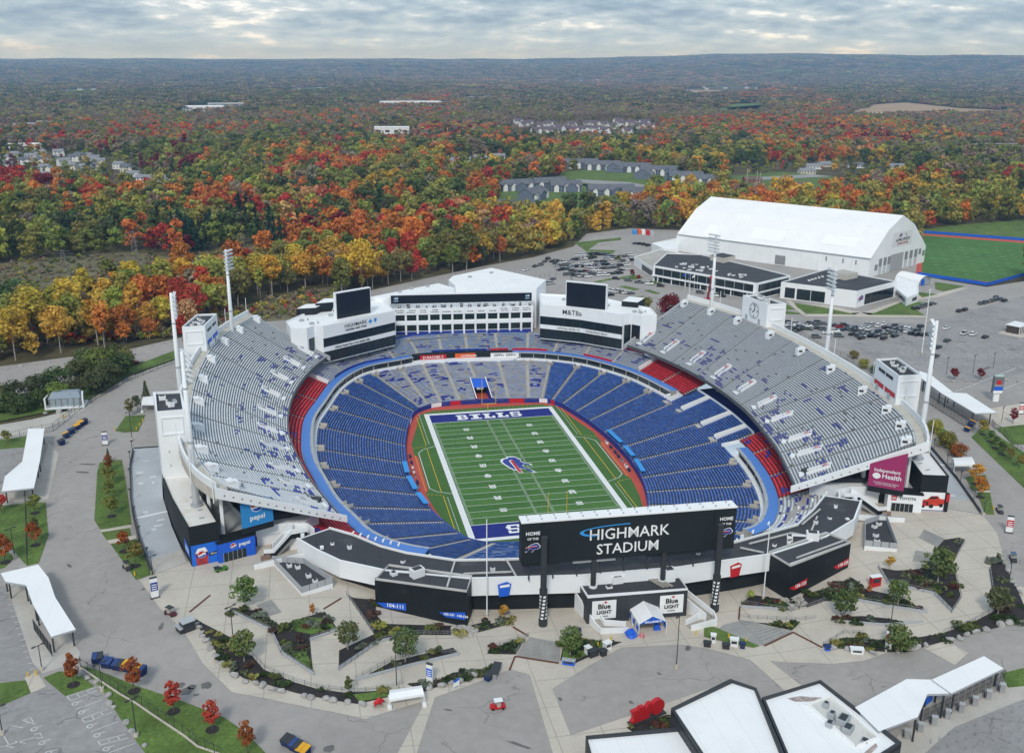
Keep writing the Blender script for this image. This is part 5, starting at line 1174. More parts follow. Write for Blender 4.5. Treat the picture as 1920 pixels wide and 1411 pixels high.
  for rx_,ry_ in ((.52,.36),(.18,.34)):
   el=[(rx_*math.cos(q),ry_*math.sin(q)) for q in [i*math.pi/8 for i in range(17)]];ei=[(x*.72,y*.72) for x,y in el]
   for q in range(16):flat_poly(mb,(fq(1.6,.09)+Vector((0,0,zg+4.0)),d,(0,0,1)),[el[q],el[q+1],ei[q+1],ei[q]],0,.01)
  mb.build('tile_mark',letter_w,fr)
 # big printed wall on the end of the building
 A2,B2=(Vector((*ou[0],0)),Vector((*inn[0],0))) if sg<0 else (Vector((*inn[0],0)),Vector((*ou[0],0)))
 d2=(B2-A2).normalized();n2_=Vector((d2.y,-d2.x,0));L2=(B2-A2).length;pl=(A2+n2_*.08+Vector((0,0,zg)),d2,(0,0,1))
 mb=MB();flat_poly(mb,pl,[(.1,0),(L2-.05,0),(L2-.05,5.6),(.1,5.6)]);mu=mb.build('mural',mat('mural_blue',(.02,.16,.66),.5,.25,.25) if sg<0 else letter_w,root)
 P_=lambda pts,m,o:(lambda b_:(flat_poly(b_,pl,pts,0,o),b_.build('mural_print',m,mu)))(MB())
 if sg<0:
  P_([(1.2,.2),(3.9,.2),(4.0,3.6),(3.4,4.7),(1.7,4.6),(1.0,3.6)],mat('can_red',(.40,.05,.06),.4,.3,.8),.05);P_([(1.0,3.4),(4.0,3.5),(3.4,4.7),(1.7,4.6)],letter_w,.08);P_([(1.2,2.2),(4.0,2.5),(4.0,3.3),(1.1,3.1)],royal,.09)
  globe(mu,(pl[0]+d2*2.5+Vector((0,0,3.0))+n2_*.12,d2,(0,0,1)),.95)
  P_([(4.2,2.0),(6.5,2.3),(6.5,3.2),(4.2,2.9)],letter_k,.05);text_mesh('lettering','ZERO',.6,letter_w,(pl[0]+d2*5.3+Vector((0,0,2.6))+n2_*.09,d2,(0,0,1)),mu)
 else:
  RT=mat('truck_red',(.55,.05,.03),.4,.2,.8)
  P_([(.7,2.0),(.9,3.3),(2.2,3.5),(3.1,4.5),(4.9,4.6),(5.5,3.8),(6.7,3.6),(6.8,2.3),(6.2,1.7),(1.2,1.4)],RT,.05);P_([(2.5,3.6),(3.2,4.3),(4.7,4.4),(5.0,3.8)],letter_k,.08);P_([(1.0,2.0),(2.6,1.7),(2.6,2.8),(1.0,2.9)],letter_k,.08)
  for cx,cy,r_ in ((3.4,1.5,.62),(6.0,1.8,.55),(1.3,1.35,.4)):P_([(cx+r_*math.cos(q),cy+r_*math.sin(q)) for q in [i*math.pi/6 for i in range(12)]],letter_k,.1)
  P_([(.3,1.9),(2.0,1.8),(2.0,2.5),(.4,2.6)],red_p,.12);P_([(.1,.0),(L2-.1,.0),(L2-.1,.35),(.1,.35)],mat('mural_base',(.1,.14,.4),.5,.1,.3),.05)
  mb=MB();q=ou[0];mb.box((q[0]+.1,q[1]-.2,zg),(.9,.9,5.6));mb.build('corner_pier',black_p,root);mb=MB();mb.box((q[0]+.15,q[1]-.25,zg+3.2),(.95,.95,2.2));mb.build('corner_print',red_p,root)
 if sg<0:
  a3,b3=Vector((*ou[0],0)),Vector((*ou[1],0));d3=(a3-b3).normalized();pl3=(a3-d3*5.5+Vector((d3.y,-d3.x,0))*-.08*-1+Vector((0,0,zg+2.2)),d3,(0,0,1));mb=MB();flat_poly(mb,pl3,[(0,0),(5.2,0),(5.2,3.0),(0,3.4)],0,.1);flat_poly(mb,pl3,[(.6,.8),(4.6,.8),(4.6,1.9),(.6,2.2)],1,.15);mb.build('side_print',[bright_blue,mat('pale_blue_print',(.45,.62,.8),.6,.05,1)],root)
 # walkway and stairs at the plaza end
 st=thing('stair_block',f'white walled outdoor staircase beside the {nm} entrance','stairs',(sg*77,-86+dy,16),'plaza stair blocks')
 S=lambda p:mp((p[0],p[1]))
 def sw(nm_,pts,h0,h1,th,m):
  mb=MB()
  for (p,q) in zip(pts,pts[1:]):
   a_,b_=Vector((*S(p),0)),Vector((*S(q),0));d_=(b_-a_).normalized();o_=Vector((-d_.y,d_.x,0))*th/2
   mb.hexa([(*(a_-o_).xy,p[2]+h0),(*(a_+o_).xy,p[2]+h0),(*(b_+o_).xy,q[2]+h0),(*(b_-o_).xy,q[2]+h0),(*(a_-o_).xy,p[2]+h1),(*(a_+o_).xy,p[2]+h1),(*(b_+o_).xy,q[2]+h1),(*(b_-o_).xy,q[2]+h1)])
  return mb.build(nm_,m,st)
 sw('outer_wall',[(72,-83.5,20.6),(76,-84.4,20.6),(80.2,-87.6,17.6),(82.6,-87.6,17.6)],-.9,.3,.3,black_p);sw('parapet',[(72,-83.5,21.0),(76,-84.4,21.0),(80.2,-87.6,18.0),(82.6,-87.6,18.0)],-.1,.9,.35,white_p)
 sw('inner_wall',[(75.6,-80.6,21.2),(80.6,-84.6,18.0)],-1.5,1.0,.3,white_p);sw('steps',[(75.0,-82.6,20.4),(80.6,-86.2,16.6)],-.6,0,2.4,conc_step)
 mb=MB();mb.prism([S(p) for p in ((72,-82.8),(76.4,-83.8),(78.6,-81.4),(73.5,-80.4))],14.5,20.5,0,0);mb.build('landing_block',white_p,st)
 mb=MB();mb.box((*S((82.2,-88.4)),16.5),(2.4,.2,1.3),-.3*sg);mb.build('menu_sign',mat('menu_board',(.25,.17,.13),.6,.5,3),st)
 # concourse service block in front with grey screen fence
 sv=thing('service_block',f'grey fenced service block with sunken dark roof on the {nm} side of the lower plaza','building',(sg*75,-97+dy,12),'service blocks')
 fp=[mp(p) for p in ((80.6,-90.4),(73.0,-93.0),(66.5,-104.0),(73.6,-107.2))]
 mb=MB();mb.prism(fp,11.5,17.0,0,1);mb.build('block',[white_p,roof_dark],sv)
 for k in range(4):
  p,q=fp[k],fp[(k+1) % 4];mb=MB();L_=math.hypot(q[0]-p[0],q[1]-p[1]);n3=max(2,int(L_/1.8))
  for i in range(n3):
   s0,s1=along((*p,0),(*q,0),(i+.04)/n3),along((*p,0),(*q,0),(i+.96)/n3);mb.beam((*s0.xy,17.75),(*s1.xy,17.75),.12,1.5)
  mb.build('screen_fence',grey_p,sv)
 for k,(x,y) in enumerate(((76.5,-94.0),(74.5,-95.2),(72.0,-100.0),(70.5,-103.0))):roof_box('roof_fan',mp((x,y)),17,(1.1,1.1,.8),.3,sv)
 ia,ib=mp((66.3,-104.0)),mp((73.6,-107.4));a_,b_=(Vector((*ib,0)),Vector((*ia,0))) if sg<0 else (Vector((*ia,0)),Vector((*ib,0)))
 d_=(b_-a_).normalized();n4=Vector((d_.y,-d_.x,0))
 if n4.y>0:n4=-n4
 u0=L_*.0
 for k in range(3):
  c_=(b_ if sg<0 else a_)+d_*(-1.0-.8*k if sg<0 else 1.0+.8*k)+n4*.08;mb=MB();flat_poly(mb,(c_+Vector((0,0,15.2)),d_,(0,0,1)),[(-.12,-.9),(.12,-.9),(.12,.2),(.32,.2),(0,.7),(-.32,.2),(-.12,.2)],0,.03*k if False else .0);mb.build('arrow',bright_blue if sg<0 else red_p,sv)
 # long white beam in front of the stairs
 be=thing('walkway_beam',f'long white concrete walkway parapet in front of the {nm} staircase','parapet',(sg*78,-92+dy,16),'walkway parapets')
 mb=MB();p,q=(mp((84.8,-92.8)),mp((72.2,-89.4)));mb.beam((*p,17.0),(*q,17.6),.5,1.5);mb.build('beam',white_p,be)
 mb=MB();mb.beam((*p,17.9),(*q,18.5),.06,.06)
 for k in range(12):c_=along((*p,17.6),(*q,18.2),k/11);mb.tube(c_,c_+Vector((0,0,.5)),.03,n=5)
 mb.build('hand_rail',steel,be)
 return root,inn,ou
def globe(parent,plane,r_):
 mb=MB();ci=[(r_*math.cos(q),r_*math.sin(q)) for q in [i*2*math.pi/28 for i in range(28)]];flat_poly(mb,plane,ci,0,.02)
 k=.90*r_;top=[(k*math.cos(q),k*math.sin(q)) for q in [R(10)+i*R(175)/14 for i in range(15)]];flat_poly(mb,plane,top[::1]+[(-.75*r_,-.15*r_),(-.1*r_,.05*r_),(.45*r_,.45*r_)],1,.05)
 bot=[(k*math.cos(q),k*math.sin(q)) for q in [R(205)+i*R(140)/14 for i in range(15)]];flat_poly(mb,plane,bot+[(.6*r_,-.1*r_),(0,-.45*r_)],2,.05)
 return mb.build('globe_emblem',[letter_w,red_p,mat('globe_blue',(.01,.07,.42),.5,.03,1)],parent)
sideL=side(-1);sideR=side(1)
# ramps outside the side buildings
def side_ramp(sg):
 nm='left' if sg<0 else 'right';dy=0 if sg<0 else -7.5
 mp=lambda p:(sg*p[0],p[1]+dy)
 inn=[mp(p) for p in ((101.0,-86),(106.5,-68),(110.5,-52),(113.6,-30),(114.6,-18))];ou=[mp(p) for p in ((108.4,-91),(114.2,-72),(118.4,-54),(121.8,-32),(122.8,-18))];zs=[16.5,18.0,19.4,21.0,21.6]
 root=thing('access_ramp',f'long light grey sloping access ramp with dark rails on the {nm}','ramp',(*ou[0],16.5),'access ramps')
 for k in range(4):
  mb=MB();q=[inn[k],ou[k],ou[k+1],inn[k+1]];z4=[zs[k],zs[k],zs[k+1],zs[k+1]]
  if area(q)<0:q=q[::-1];z4=[zs[k],zs[k],zs[k+1],zs[k+1]][::-1];z4=[zs[k+1],zs[k+1],zs[k],zs[k]] if q[0]==inn[k+1] else z4
  zz_=[zs[k] if p in (inn[k],ou[k]) else zs[k+1] for p in q]
  mb.hexa([(p[0],p[1],15.5) for p in q]+[(p[0],p[1],z+.06) for p,z in zip(q,zz_)]);mb.build('deck_panel',concrete if k==0 and False else grey_lt,root)
 e0,e1=along((*inn[0],zs[0]+.1),(*inn[1],zs[1]+.1),.0),along((*inn[0],zs[0]+.1),(*inn[1],zs[1]+.1),.34);f0,f1=Vector((*ou[0],zs[0]+.1)),along((*ou[0],zs[0]+.1),(*ou[1],zs[1]+.1),.34)
 mb=MB();mb.face([e0,f0,f1,e1]);mb.build('foot',walk_m,root)
 mb=MB();pts=[along((*ou[k],zs[k]),(*ou[k+1],zs[k+1]),t/6) for k in range(4) for t in range(6)]
 for p,q in zip(pts,pts[1:]):mb.hexa([(p.x-.15,p.y,15.5),(p.x+.15,p.y,15.5),(q.x+.15,q.y,15.5),(q.x-.15,q.y,15.5),(p.x-.15,p.y,p.z+1.0),(p.x+.15,p.y,p.z+1.0),(q.x+.15,q.y,q.z+1.0),(q.x-.15,q.y,q.z+1.0)])
 mb.build('outer_wall',charcoal,root)
 for (p,q),zq in (((inn[4],ou[4]),21.7),((along((*inn[1],0),(*inn[2],0),.5),along((*ou[1],0),(*ou[2],0),.5)),18.85)):
  mb=MB();mb.beam((p[0],p[1],zq),(q[0],q[1],zq),.8,.12);mb.build('cross_joint',white_p if zq<20 else black_p,root)
 rr=random.Random(3 if sg<0 else 4)
 for k in range(9):
  t=rr.uniform(.05,.95)*4;i=min(3,int(t));u=t-i;v=rr.uniform(.25,.75);p=along((*inn[i],zs[i]),(*inn[i+1],zs[i+1]),u);q=along((*ou[i],zs[i]),(*ou[i+1],zs[i+1]),u);c=along(p,q,v)
  sl=(zs[i+1]-zs[i])/max(1e-6,(Vector(inn[i+1])-Vector(inn[i])).length);w_,h_=rr.uniform(.5,2.4),rr.uniform(.4,1.6);mb=MB()
  dI=(Vector((*inn[i+1],0))-Vector((*inn[i],0))).normalized();tI=Vector((-dI.y,dI.x,0));mb.face([c+tI*w_*e1_-dI*h_*e2_*-1+Vector((0,0,.09+sl*h_*e2_)) for e1_,e2_ in ((-.5,-.5),(.5,-.5),(.5,.5),(-.5,.5))]);mb.build('paint_patch',mat('patch_pale',(.60,.62,.64),.7,.05,.5),root)
 return ou,zs
rampL=side_ramp(-1);rampR=side_ramp(1)
# white stair towers
def tower(sg,ya,yb,lab,dx=0):
 root=thing('stair_tower',lab,'tower',(sg*106,(ya+yb)/2,26),'white stair towers')
 fx0,fx1=(101.8,109.2);bx0,bx1=(104.8,112.3)
 if yb>0 and ya>0:fx0,fx1,bx0,bx1=(104.6,112.2,101.8,108.8)
 P_=[(sg*fx0,ya),(sg*fx1,ya-.4),(sg*bx1,yb),(sg*bx0,yb)];P_=P_ if area(P_)>0 else P_[::-1]
 mb=MB();mb.prism(P_,15,45.0,0,1);mb.build('shaft',[white_clean,roof_dark],root)
 mb=MB();mb.wall(P_+P_[:1],45.0,45.7,.3);mb.build('parapet',white_clean,root)
 # recessed looking panel frame on the near face
 a,b=Vector((sg*fx0,ya,0)),Vector((sg*fx1,ya-.4,0));a,b=(b,a) if sg<0 else (a,b);d=(b-a).normalized();n_=Vector((d.y,-d.x,0));L=(b-a).length
 for u0,u1,z0,z1_,m in ((.9,L-.9,38.9,39.3,white_p),(.9,L-.9,43.6,43.9,white_p),(.9,1.15,39.3,43.6,white_p),(L-1.15,L-.9,39.3,43.6,white_p)):
  mb=MB();p,q=a+d*u0,a+d*u1;mb.hexa([(*(p+n_*.25).xy,z0),(*(q+n_*.25).xy,z0),(*q.xy,z0),(*p.xy,z0),(*(p+n_*.25).xy,z1_),(*(q+n_*.25).xy,z1_),(*q.xy,z1_),(*p.xy,z1_)]);mb.build('panel_frame',m,root)
 for u in (.3,.7):
  for z0 in (30,34):p=a+d*L*u+n_*.1;mb=MB();mb.box((p.x,p.y,z0),(.25,.15,.5));mb.build('wall_lamp',grey_p,root)
 rr=random.Random(int(ya)+int(sg)*5)
 for k in range(7):t=rr.random();p=along(along((*P_[0],0),(*P_[1],0),rr.uniform(.25,.75)),along((*P_[3],0),(*P_[2],0),rr.uniform(.25,.75)),rr.uniform(.2,.8));roof_box('roof_unit',p.xy,45.0,(rr.uniform(.8,2.0),rr.uniform(.8,1.6),rr.uniform(.6,1.5)),rr.random(),root)
 # lettering bars on the side that faces the stand
 si=sorted(range(4),key=lambda i:abs(P_[i][0]))[:2];p,q=Vector((*P_[si[0]],0)),Vector((*P_[si[1]],0))
 if sg<0:p,q=(p,q) if p.y<q.y else (q,p)
 else:p,q=(p,q) if p.y>q.y else (q,p)
 d=(q-p).normalized();n_=Vector((d.y,-d.x,0));L=(q-p).length
 return root,p,d,n_,L
tLn=tower(-1,-55.6,-38.9,'white stair tower nearest on the left with mechanical units on its roof')
tRn=tower(1,-63.4,-46.0,'white stair tower on the right with red banners and dark lettering')
tLf=tower(-1,35.0,52.5,'farther white stair tower on the left with blue lettering')
tRf=tower(1,30.2,46.6,'white clock tower behind the right upper deck')
def bars(T_,z,spans,m,h=.9,nm='lettering'):
 root,p,d,n_,L=T_;mb=MB()
 for u0,u1 in spans:flat_poly(mb,(p+n_*.1+Vector((0,0,z)),d,(0,0,1)),[(u0*L,0),(u1*L,0),(u1*L,h),(u0*L,h)])
 return mb.build(nm,m,root)
bars(tLf,38.2,((.10,.42),(.52,.92)),bright_blue,1.5,'name_banner');bars(tRn,38.2,((.05,.46),(.52,.95)),red_p,1.5,'name_banner')
bars(tRn,43.0,((.18,.30),(.31,.46),(.50,.62),(.63,.80)),letter_k,1.0)
bars(tLf,42.6,((.15,.45),(.55,.85)),charcoal,1.0,'vent')
for T_ in (tRn,tLf,tRf):
 root,p,d,n_,L=T_
 for u in (.2,.72):q=p+d*L*u+n_*.1;mb=MB();mb.box((q.x,q.y,36.4),(.2,1.6,2.2),0);mb.build('door',grey_p,root)
root,p,d,n_,L=tRf          # clock
cpl=(p+d*L*.5+n_*.18+Vector((0,0,41.2)),d,(0,0,1));mb=MB()
ri=[(3.2*math.cos(q),3.2*math.sin(q)) for q in [i*2*math.pi/36 for i in range(37)]]
for k in range(36):flat_poly(mb,cpl,[ri[k],ri[k+1],(ri[k+1][0]*.87,ri[k+1][1]*.87),(ri[k][0]*.87,ri[k][1]*.87)])
ck=mb.build('clock',grey_p,root)
for t,x,y in (('12',0,2.1),('3',2.1,0),('6',0,-2.1),('9',-2.1,0)):text_mesh('numeral',t,1.2,letter_k,(cpl[0]+d*x+Vector((0,0,y)),d,(0,0,1)),ck,bold=.03)
mb=MB();flat_poly(mb,cpl,[(-.25,-.15),(.25,-.25),(.75,1.9),(.5,2.0)],0,.03);mb.build('hand',letter_k,ck);mb=MB();flat_poly(mb,cpl,[(-1.3,-.75),(-1.15,-.95),(.2,-.15),(.1,.25)],0,.05);mb.build('hand',letter_k,ck)
# light masts
def mast(x,y,zb_,zt_,sg,lab,lean=0):
 root=thing('light_mast',lab,'light tower',(x,y,zb_),'stadium light masts')
 mb=MB();mb.tube((x,y,zb_),(x,y,zt_),.95,.42,n=14);mb.build('pole',white_clean,root,smooth=True)
 mb=MB();mb.tube((x,y,zb_),(x,y,zb_+.6),1.5,n=14);mb.build('base_plate',grey_p,root)
 f=Vector((-x,-y*.6,0)).normalized();t=Vector((-f.y,f.x,0))
 for r_ in range(6):
  z=zt_-.3-1.35*r_;p=Vector((x,y,z))+f*.6;mb=MB();mb.beam(p-t*3.3,p+t*3.3,.2,.2);ba=mb.build('lamp_bar',white_clean,root)
  mb=MB()
  for k in range(8):
   c=p+t*(-3.0+k*.857)+f*.3;mb.tube(c-f*.2+Vector((0,0,-.05)),c+f*.35+Vector((0,0,-.3)),.15,.33,n=7)
  mb.build('lamps',mat('lamp_housing',(.62,.66,.68),.4,.1,1,metal=.2),ba)
 mb=MB();mb.tube((x,y,zb_+(zt_-zb_)*.42),(x,y,zb_+(zt_-zb_)*.42+.6),.85,n=14);mb.tube((x,y,zt_-9.6),(x,y,zt_-9.2),.6,n=12);mb.build('joint_ring',grey_p,root)
for x,y,sg,lab in ((-98.9,-75.2,-1,'nearest white light mast on the left, standing on the stained pale roof'),(-109.0,-8.6,-1,'middle white light mast on the left'),(-97.8,64,-1,'farthest white light mast on the left'),(99.2,-81.4,1,'nearest white light mast on the right beside the stair tower'),(109.2,-8.6,1,'middle white light mast on the right beside the glass fronted building'),(97.9,68,1,'farthest white light mast on the right near the big hangar')):mast(x,y,26.4,67,sg,lab)
# ------------------------------------------------------------------ indoor training hall, offices, practice field
def V2(x,y):return Vector((x,y,0))
hg=thing('training_hangar','huge white indoor training hall with a gambrel roof','building',(251,199,16.5))
A0,U,Gv=V2(250.6,198.7),V2(-79.6,102.5),V2(60.4,37.3)
prof=[(0,16.3),(0,27.4),(.27,42.3),(.5,49.2),(.73,42.3),(1,27.0),(1,16.3)]
mb=MB()
for (a,za),(b,zb_) in zip(prof,prof[1:]):
 isr=not (a==b);P_=[A0+Gv*a,A0+Gv*b,A0+Gv*b+U,A0+Gv*a+U];mb.face([(P_[0].x,P_[0].y,za),(P_[1].x,P_[1].y,zb_),(P_[2].x,P_[2].y,zb_),(P_[3].x,P_[3].y,za)],1 if isr else 0)
for o in (V2(0,0),U):mb.face([(*(A0+Gv*a+o).xy,z) for a,z in prof])
mb.build('shell',[white_clean,roof_white],hg)
ud=U.normalized();gd_=Gv.normalized();un=V2(-ud.y,ud.x);un=un if un.dot(Gv)<0 else -un;gn=-ud
mb=MB();p,q=A0+un*.3-ud*.4,A0+U+un*.3;mb.beam((*p.xy,27.5),(*q.xy,27.5),.7,.5);mb.build('eaves_gutter',grey_p,hg)
for k in range(13):p=A0+U*(k/12.5)+un*.12;mb=MB();mb.box((p.x,p.y,16.5),(.5,.25,10.7),math.atan2(ud.y,ud.x));mb.build('wall_rib',white_p,hg)
for t,w_,z0,z1_ in ((.40,7,17,22.5),(.20,.8,23,25.6),(.12,.8,23,25.6),(.06,.8,23,25.6)):
 p,q=A0+U*t+un*.2,A0+U*t+ud*w_+un*.2;mb=MB();mb.hexa([(*p.xy,z0),(*q.xy,z0),(*(q-un*.1).xy,z0),(*(p-un*.1).xy,z0),(*p.xy,z1_),(*q.xy,z1_),(*(q-un*.1).xy,z1_),(*(p-un*.1).xy,z1_)]);mb.build('side_door',mat('mid_grey',(.25,.26,.27),.6,.1,.3),hg)
for t0,t1,lo,hi in ((.10,.26,.30,.62),(.45,.62,.18,.58),(.78,.86,.05,.5)):     # pale replacement sheets on the roof
 a,za,b,zb_=0,27.4,.27,42.3;f=lambda t,v:A0+Gv*(a+(b-a)*v)+U*t+un*.1+Vector((0,0,za+(zb_-za)*v+.06));mb=MB();mb.face([f(t0,lo),f(t1,lo),f(t1,hi),f(t0,hi)]);mb.build('roof_sheet',mat('roof_sheet',(.90,.90,.89),.45,.02,.2),hg)
L_g=Gv.length
def gw(u0,u1,z0,z1_,m,nm,o=.15):
 p,q=A0+gd_*(u0*L_g)+gn*o,A0+gd_*(u1*L_g)+gn*o;mb=MB();mb.hexa([(*p.xy,z0),(*q.xy,z0),(*(q-gn*.1).xy,z0),(*(p-gn*.1).xy,z0),(*p.xy,z1_),(*q.xy,z1_),(*(q-gn*.1).xy,z1_),(*(p-gn*.1).xy,z1_)]);return mb.build(nm,m,hg)
mg=mat('mid_grey',(.25,.26,.27),.6,.1,.3);lg=mat('pale_grey_panel',(.52,.56,.58),.6,.05,.3)
gw(.36,.58,16.6,26.6,mat('roller_door',(.36,.37,.38),.6,.05,.3),'roller_door')
for u in (.155,.235,.305):gw(u,u+.05,21.2,26.0,mg,'window');gw(u,u+.05,16.8,20.9,lg,'wall_panel')
for u in (.61,.70,.79):gw(u,u+.055,21.4,26.4,mg,'window');gw(u,u+.055,16.8,21.1,lg,'wall_panel')
for u,h in ((.09,19.6),(.87,22.6),(.945,21.0)):gw(u,u+.045,h,h+3.4,mg,'window')
bnn=gw(.36,.70,31.2,39.5,mat('sign_white',(.72,.73,.73),.5,.03,.2),'sign_banner',.25);pc=A0+gd_*(.53*L_g)+gn*.3
text_mesh('lettering','ADPRO SPORTS',2.5,letter_k,(pc+Vector((0,0,34.6)),gd_,(0,0,1)),bnn,bold=.05,shear=.2);text_mesh('lettering','TRAINING CENTER',1.6,mat('sign_maroon',(.35,.05,.07),.6,.1,1),(pc+Vector((0,0,32.5)),gd_,(0,0,1)),bnn,bold=.03)
bison('emblem',(pc-gd_*3.6+Vector((0,0,37.4)),gd_,(0,0,1)),2.0,bnn,off=.03)
mb=MB();flat_poly(mb,(pc+gd_*4+Vector((0,0,37.4)),gd_,(0,0,1)),[(-2,1.5),(-.4,-.6),(0,-1.5),(.4,-.6),(2,1.5),(.9,.6),(0,-.4),(-.9,.6)],0,.05);mb.build('emblem',mg,bnn)
# glass fronted office
of=thing('office_building','long two storey glass fronted office with dark roof in front of the white hall','building',(140,185,16.5))
fp=[(123.0,211),(160.0,155.6),(187,171.5),(176,206),(163,240),(144,247)]
def office(root,fp,zt_,glass_edges,z0=16.3,rm=roof_dark,band=1.3,split=True):
 mb=MB();mb.prism(fp,z0,zt_,0,1);mb.build('body',[white_clean,rm],root)
 fp2=fp if area(fp)>0 else fp[::-1]
 mb=MB();mb.wall(fp2+fp2[:1],zt_,zt_+.55,.4);mb.build('parapet',white_clean,root)
 for (i,j,a,b,rows) in glass_edges:
  p,q=Vector((*fp[i],0)),Vector((*fp[j],0));d=(q-p).normalized();n_=V2(d.y,-d.x);L=(q-p).length
  cen=sum((Vector((*c,0)) for c in fp),V2(0,0))/len(fp)
  if n_.dot(p-cen)<0:n_=-n_
  for z_0,z_1 in rows:
   k=max(1,int((b-a)*L/5.5))
   for e in range(k):
    s0,s1=p+d*L*(a+(b-a)*(e+.02)/k)+n_*.12,p+d*L*(a+(b-a)*(e+.98)/k)+n_*.12;mb=MB();mb.hexa([(*s0.xy,z_0),(*s1.xy,z_0),(*(s1-n_*.1).xy,z_0),(*(s0-n_*.1).xy,z_0),(*s0.xy,z_1),(*s1.xy,z_1),(*(s1-n_*.1).xy,z_1),(*(s0-n_*.1).xy,z_1)]);mb.build('window',glass_d,root)
office(of,fp,25.0,[(0,1,.02,.975,((20.6,24.4),(16.8,19.6))),(1,2,.06,.96,((20.6,24.4),(17,19.6)))])
p,q=V2(*fp[0]),V2(*fp[1]);d=(q-p).normalized();n_=V2(-d.y,d.x);n_=n_ if n_.dot(V2(-1,-1))>0 else -n_
for t in (.06,.2,.34,.49,.56,.63,.78,.93):c=p+d*(t*66.6)+n_*.6;mb=MB();mb.box((c.x,c.y,16.5),(.5,.5,4.0));mb.build('column',white_clean,of)
mb=MB();mb.beam((*(p+n_*.8).xy,20.1),(*(q+n_*.8).xy,20.1),1.4,.5);mb.build('canopy_band',white_clean,of)
rr=random.Random(8)
for k in range(22):t,v=rr.uniform(.12,.8),rr.uniform(.15,.6);c=V2(*fp[0])*(1-t)+V2(*fp[1])*t;c=c+V2(27,26)*v;roof_box('roof_unit',c.xy,25,(rr.uniform(.8,2.6),rr.uniform(.8,1.8),rr.uniform(.5,1.3)),rr.random(),of)
mb=MB();mb.prism([(166,213),(176,219),(172,229),(162,223)],25,28,0,1);mb.build('plant_room',[mat('beige_wall',(.55,.52,.46),.7,.05,.3),roof_dark],of)
lo=[at(*c,21.5) for c in ((1189,482),(1240,468),(1330,486),(1300,500),(1228,507))]
of2=thing('office_wing','low white office wing with pale roof left of the glass fronted office','building',(lo[0].x,lo[0].y,16.5));office(of2,[(c.x,c.y) for c in lo],21.5,[(4,0,.1,.6,((17.2,20.4),)),(3,4,.2,.9,((17.2,20.4),))],rm=mat('gravel_roof',(.42,.40,.36),.85,.15,.2))
lo=[at(*c,21.5) for c in ((1222,457),(1272,447),(1272,468),(1245,468))]
of3=thing('loading_annex','grey walled white roofed annex at the left end of the white hall','building',(lo[0].x,lo[0].y,16.5));office(of3,[(c.x,c.y) for c in lo],21.5,[],rm=roof_white)
# corner office with big windows and emblem
of4=thing('corner_office','white low building with large dark windows and a team emblem on its corner','building',(202,131,16.5))
fp=[(175.0,158),(203.0,130.4),(237,149),(217,187)]
office(of4,fp,24.6,[(0,1,.06,.20,((17.2,22.6),)),(0,1,.22,.60,((17.0,22.6),)),(1,2,.20,.93,((17.0,22.4),))])
p,q=V2(*fp[0]),V2(*fp[1]);d=(q-p).normalized();n_=V2(d.y,-d.x);n_=n_ if n_.y<0 else -n_
p2,q2=V2(*fp[1]),V2(*fp[2]);d2=(q2-p2).normalized();n2_=V2(d2.y,-d2.x)
bison('emblem',(p2+d2*3.4+n2_*.2+Vector((0,0,20.8)),d2,(0,0,1)),2.6,of4,off=.04)
mb=MB();mb.prism([(212,158),(222,163),(218,172),(208,167)],24.6,27.6,0,1);mb.build('plant_room',[mat('beige_wall',(.55,.52,.46),.7,.05,.3),mat('gravel_roof',(.42,.40,.36),.85,.15,.2)],of4)
for k in range(5):roof_box('roof_unit',(192+k*3,160+k*2),24.6,(1.2,1.0,.8),.4*k,of4)
gb=[at(*c,20.5) for c in ((1672,536),(1682,520),(1722,532),(1722,552),(1700,560))]
of5=thing('entrance_lodge','small rounded white entrance lodge beside the corner office','building',(gb[0].x,gb[0].y,16.5));office(of5,[(c.x,c.y) for c in gb],20.6,[(4,0,.1,.9,((18,19.8),)),(3,4,.1,.5,((18,19.8),))],rm=roof_white)
# barrel vaulted link
bv=thing('barrel_vault','white barrel vaulted passage next to the training hall','building',(270,180,16.5))
c0,c1=at(1690,520,18),at(1735,530,18);ax=(c1-c0);ax.z=0;L_=ax.length;ax.normalize();tx=V2(-ax.y,ax.x);mb=MB();prv=None
for k in range(11):
 a=math.pi*k/10;o=tx*(5.5*math.cos(a))+Vector((0,0,5.2*math.sin(a)))
 cur=(Vector((c0.x,c0.y,16.6))+o,Vector((c1.x,c1.y,16.6))+o)
 if prv:mb.face([prv[0],prv[1],cur[1],cur[0]])
 prv=cur
mb.build('vault_roof',roof_white,bv)
mb=MB();mb.face([Vector((c0.x,c0.y,16.6))+ax*.5+tx*(5.3*math.cos(math.pi*k/10))+Vector((0,0,5.0*math.sin(math.pi*k/10))) for k in range(11)]);mb.face([Vector((c1.x,c1.y,16.6))-ax*.8+tx*(5.3*math.cos(math.pi*k/10))+Vector((0,0,5.0*math.sin(math.pi*k/10))) for k in range(11)]);mb.build('end_wall',mat('vault_end',(.3,.33,.36),.6,.2,.4),bv)
mb=MB();c=c1-ax*.5-tx*1.5;mb.box((c.x,c.y,16.6),(2.4,.3,3.4),math.atan2(tx.y,tx.x));mb.build('door',bright_blue,bv)
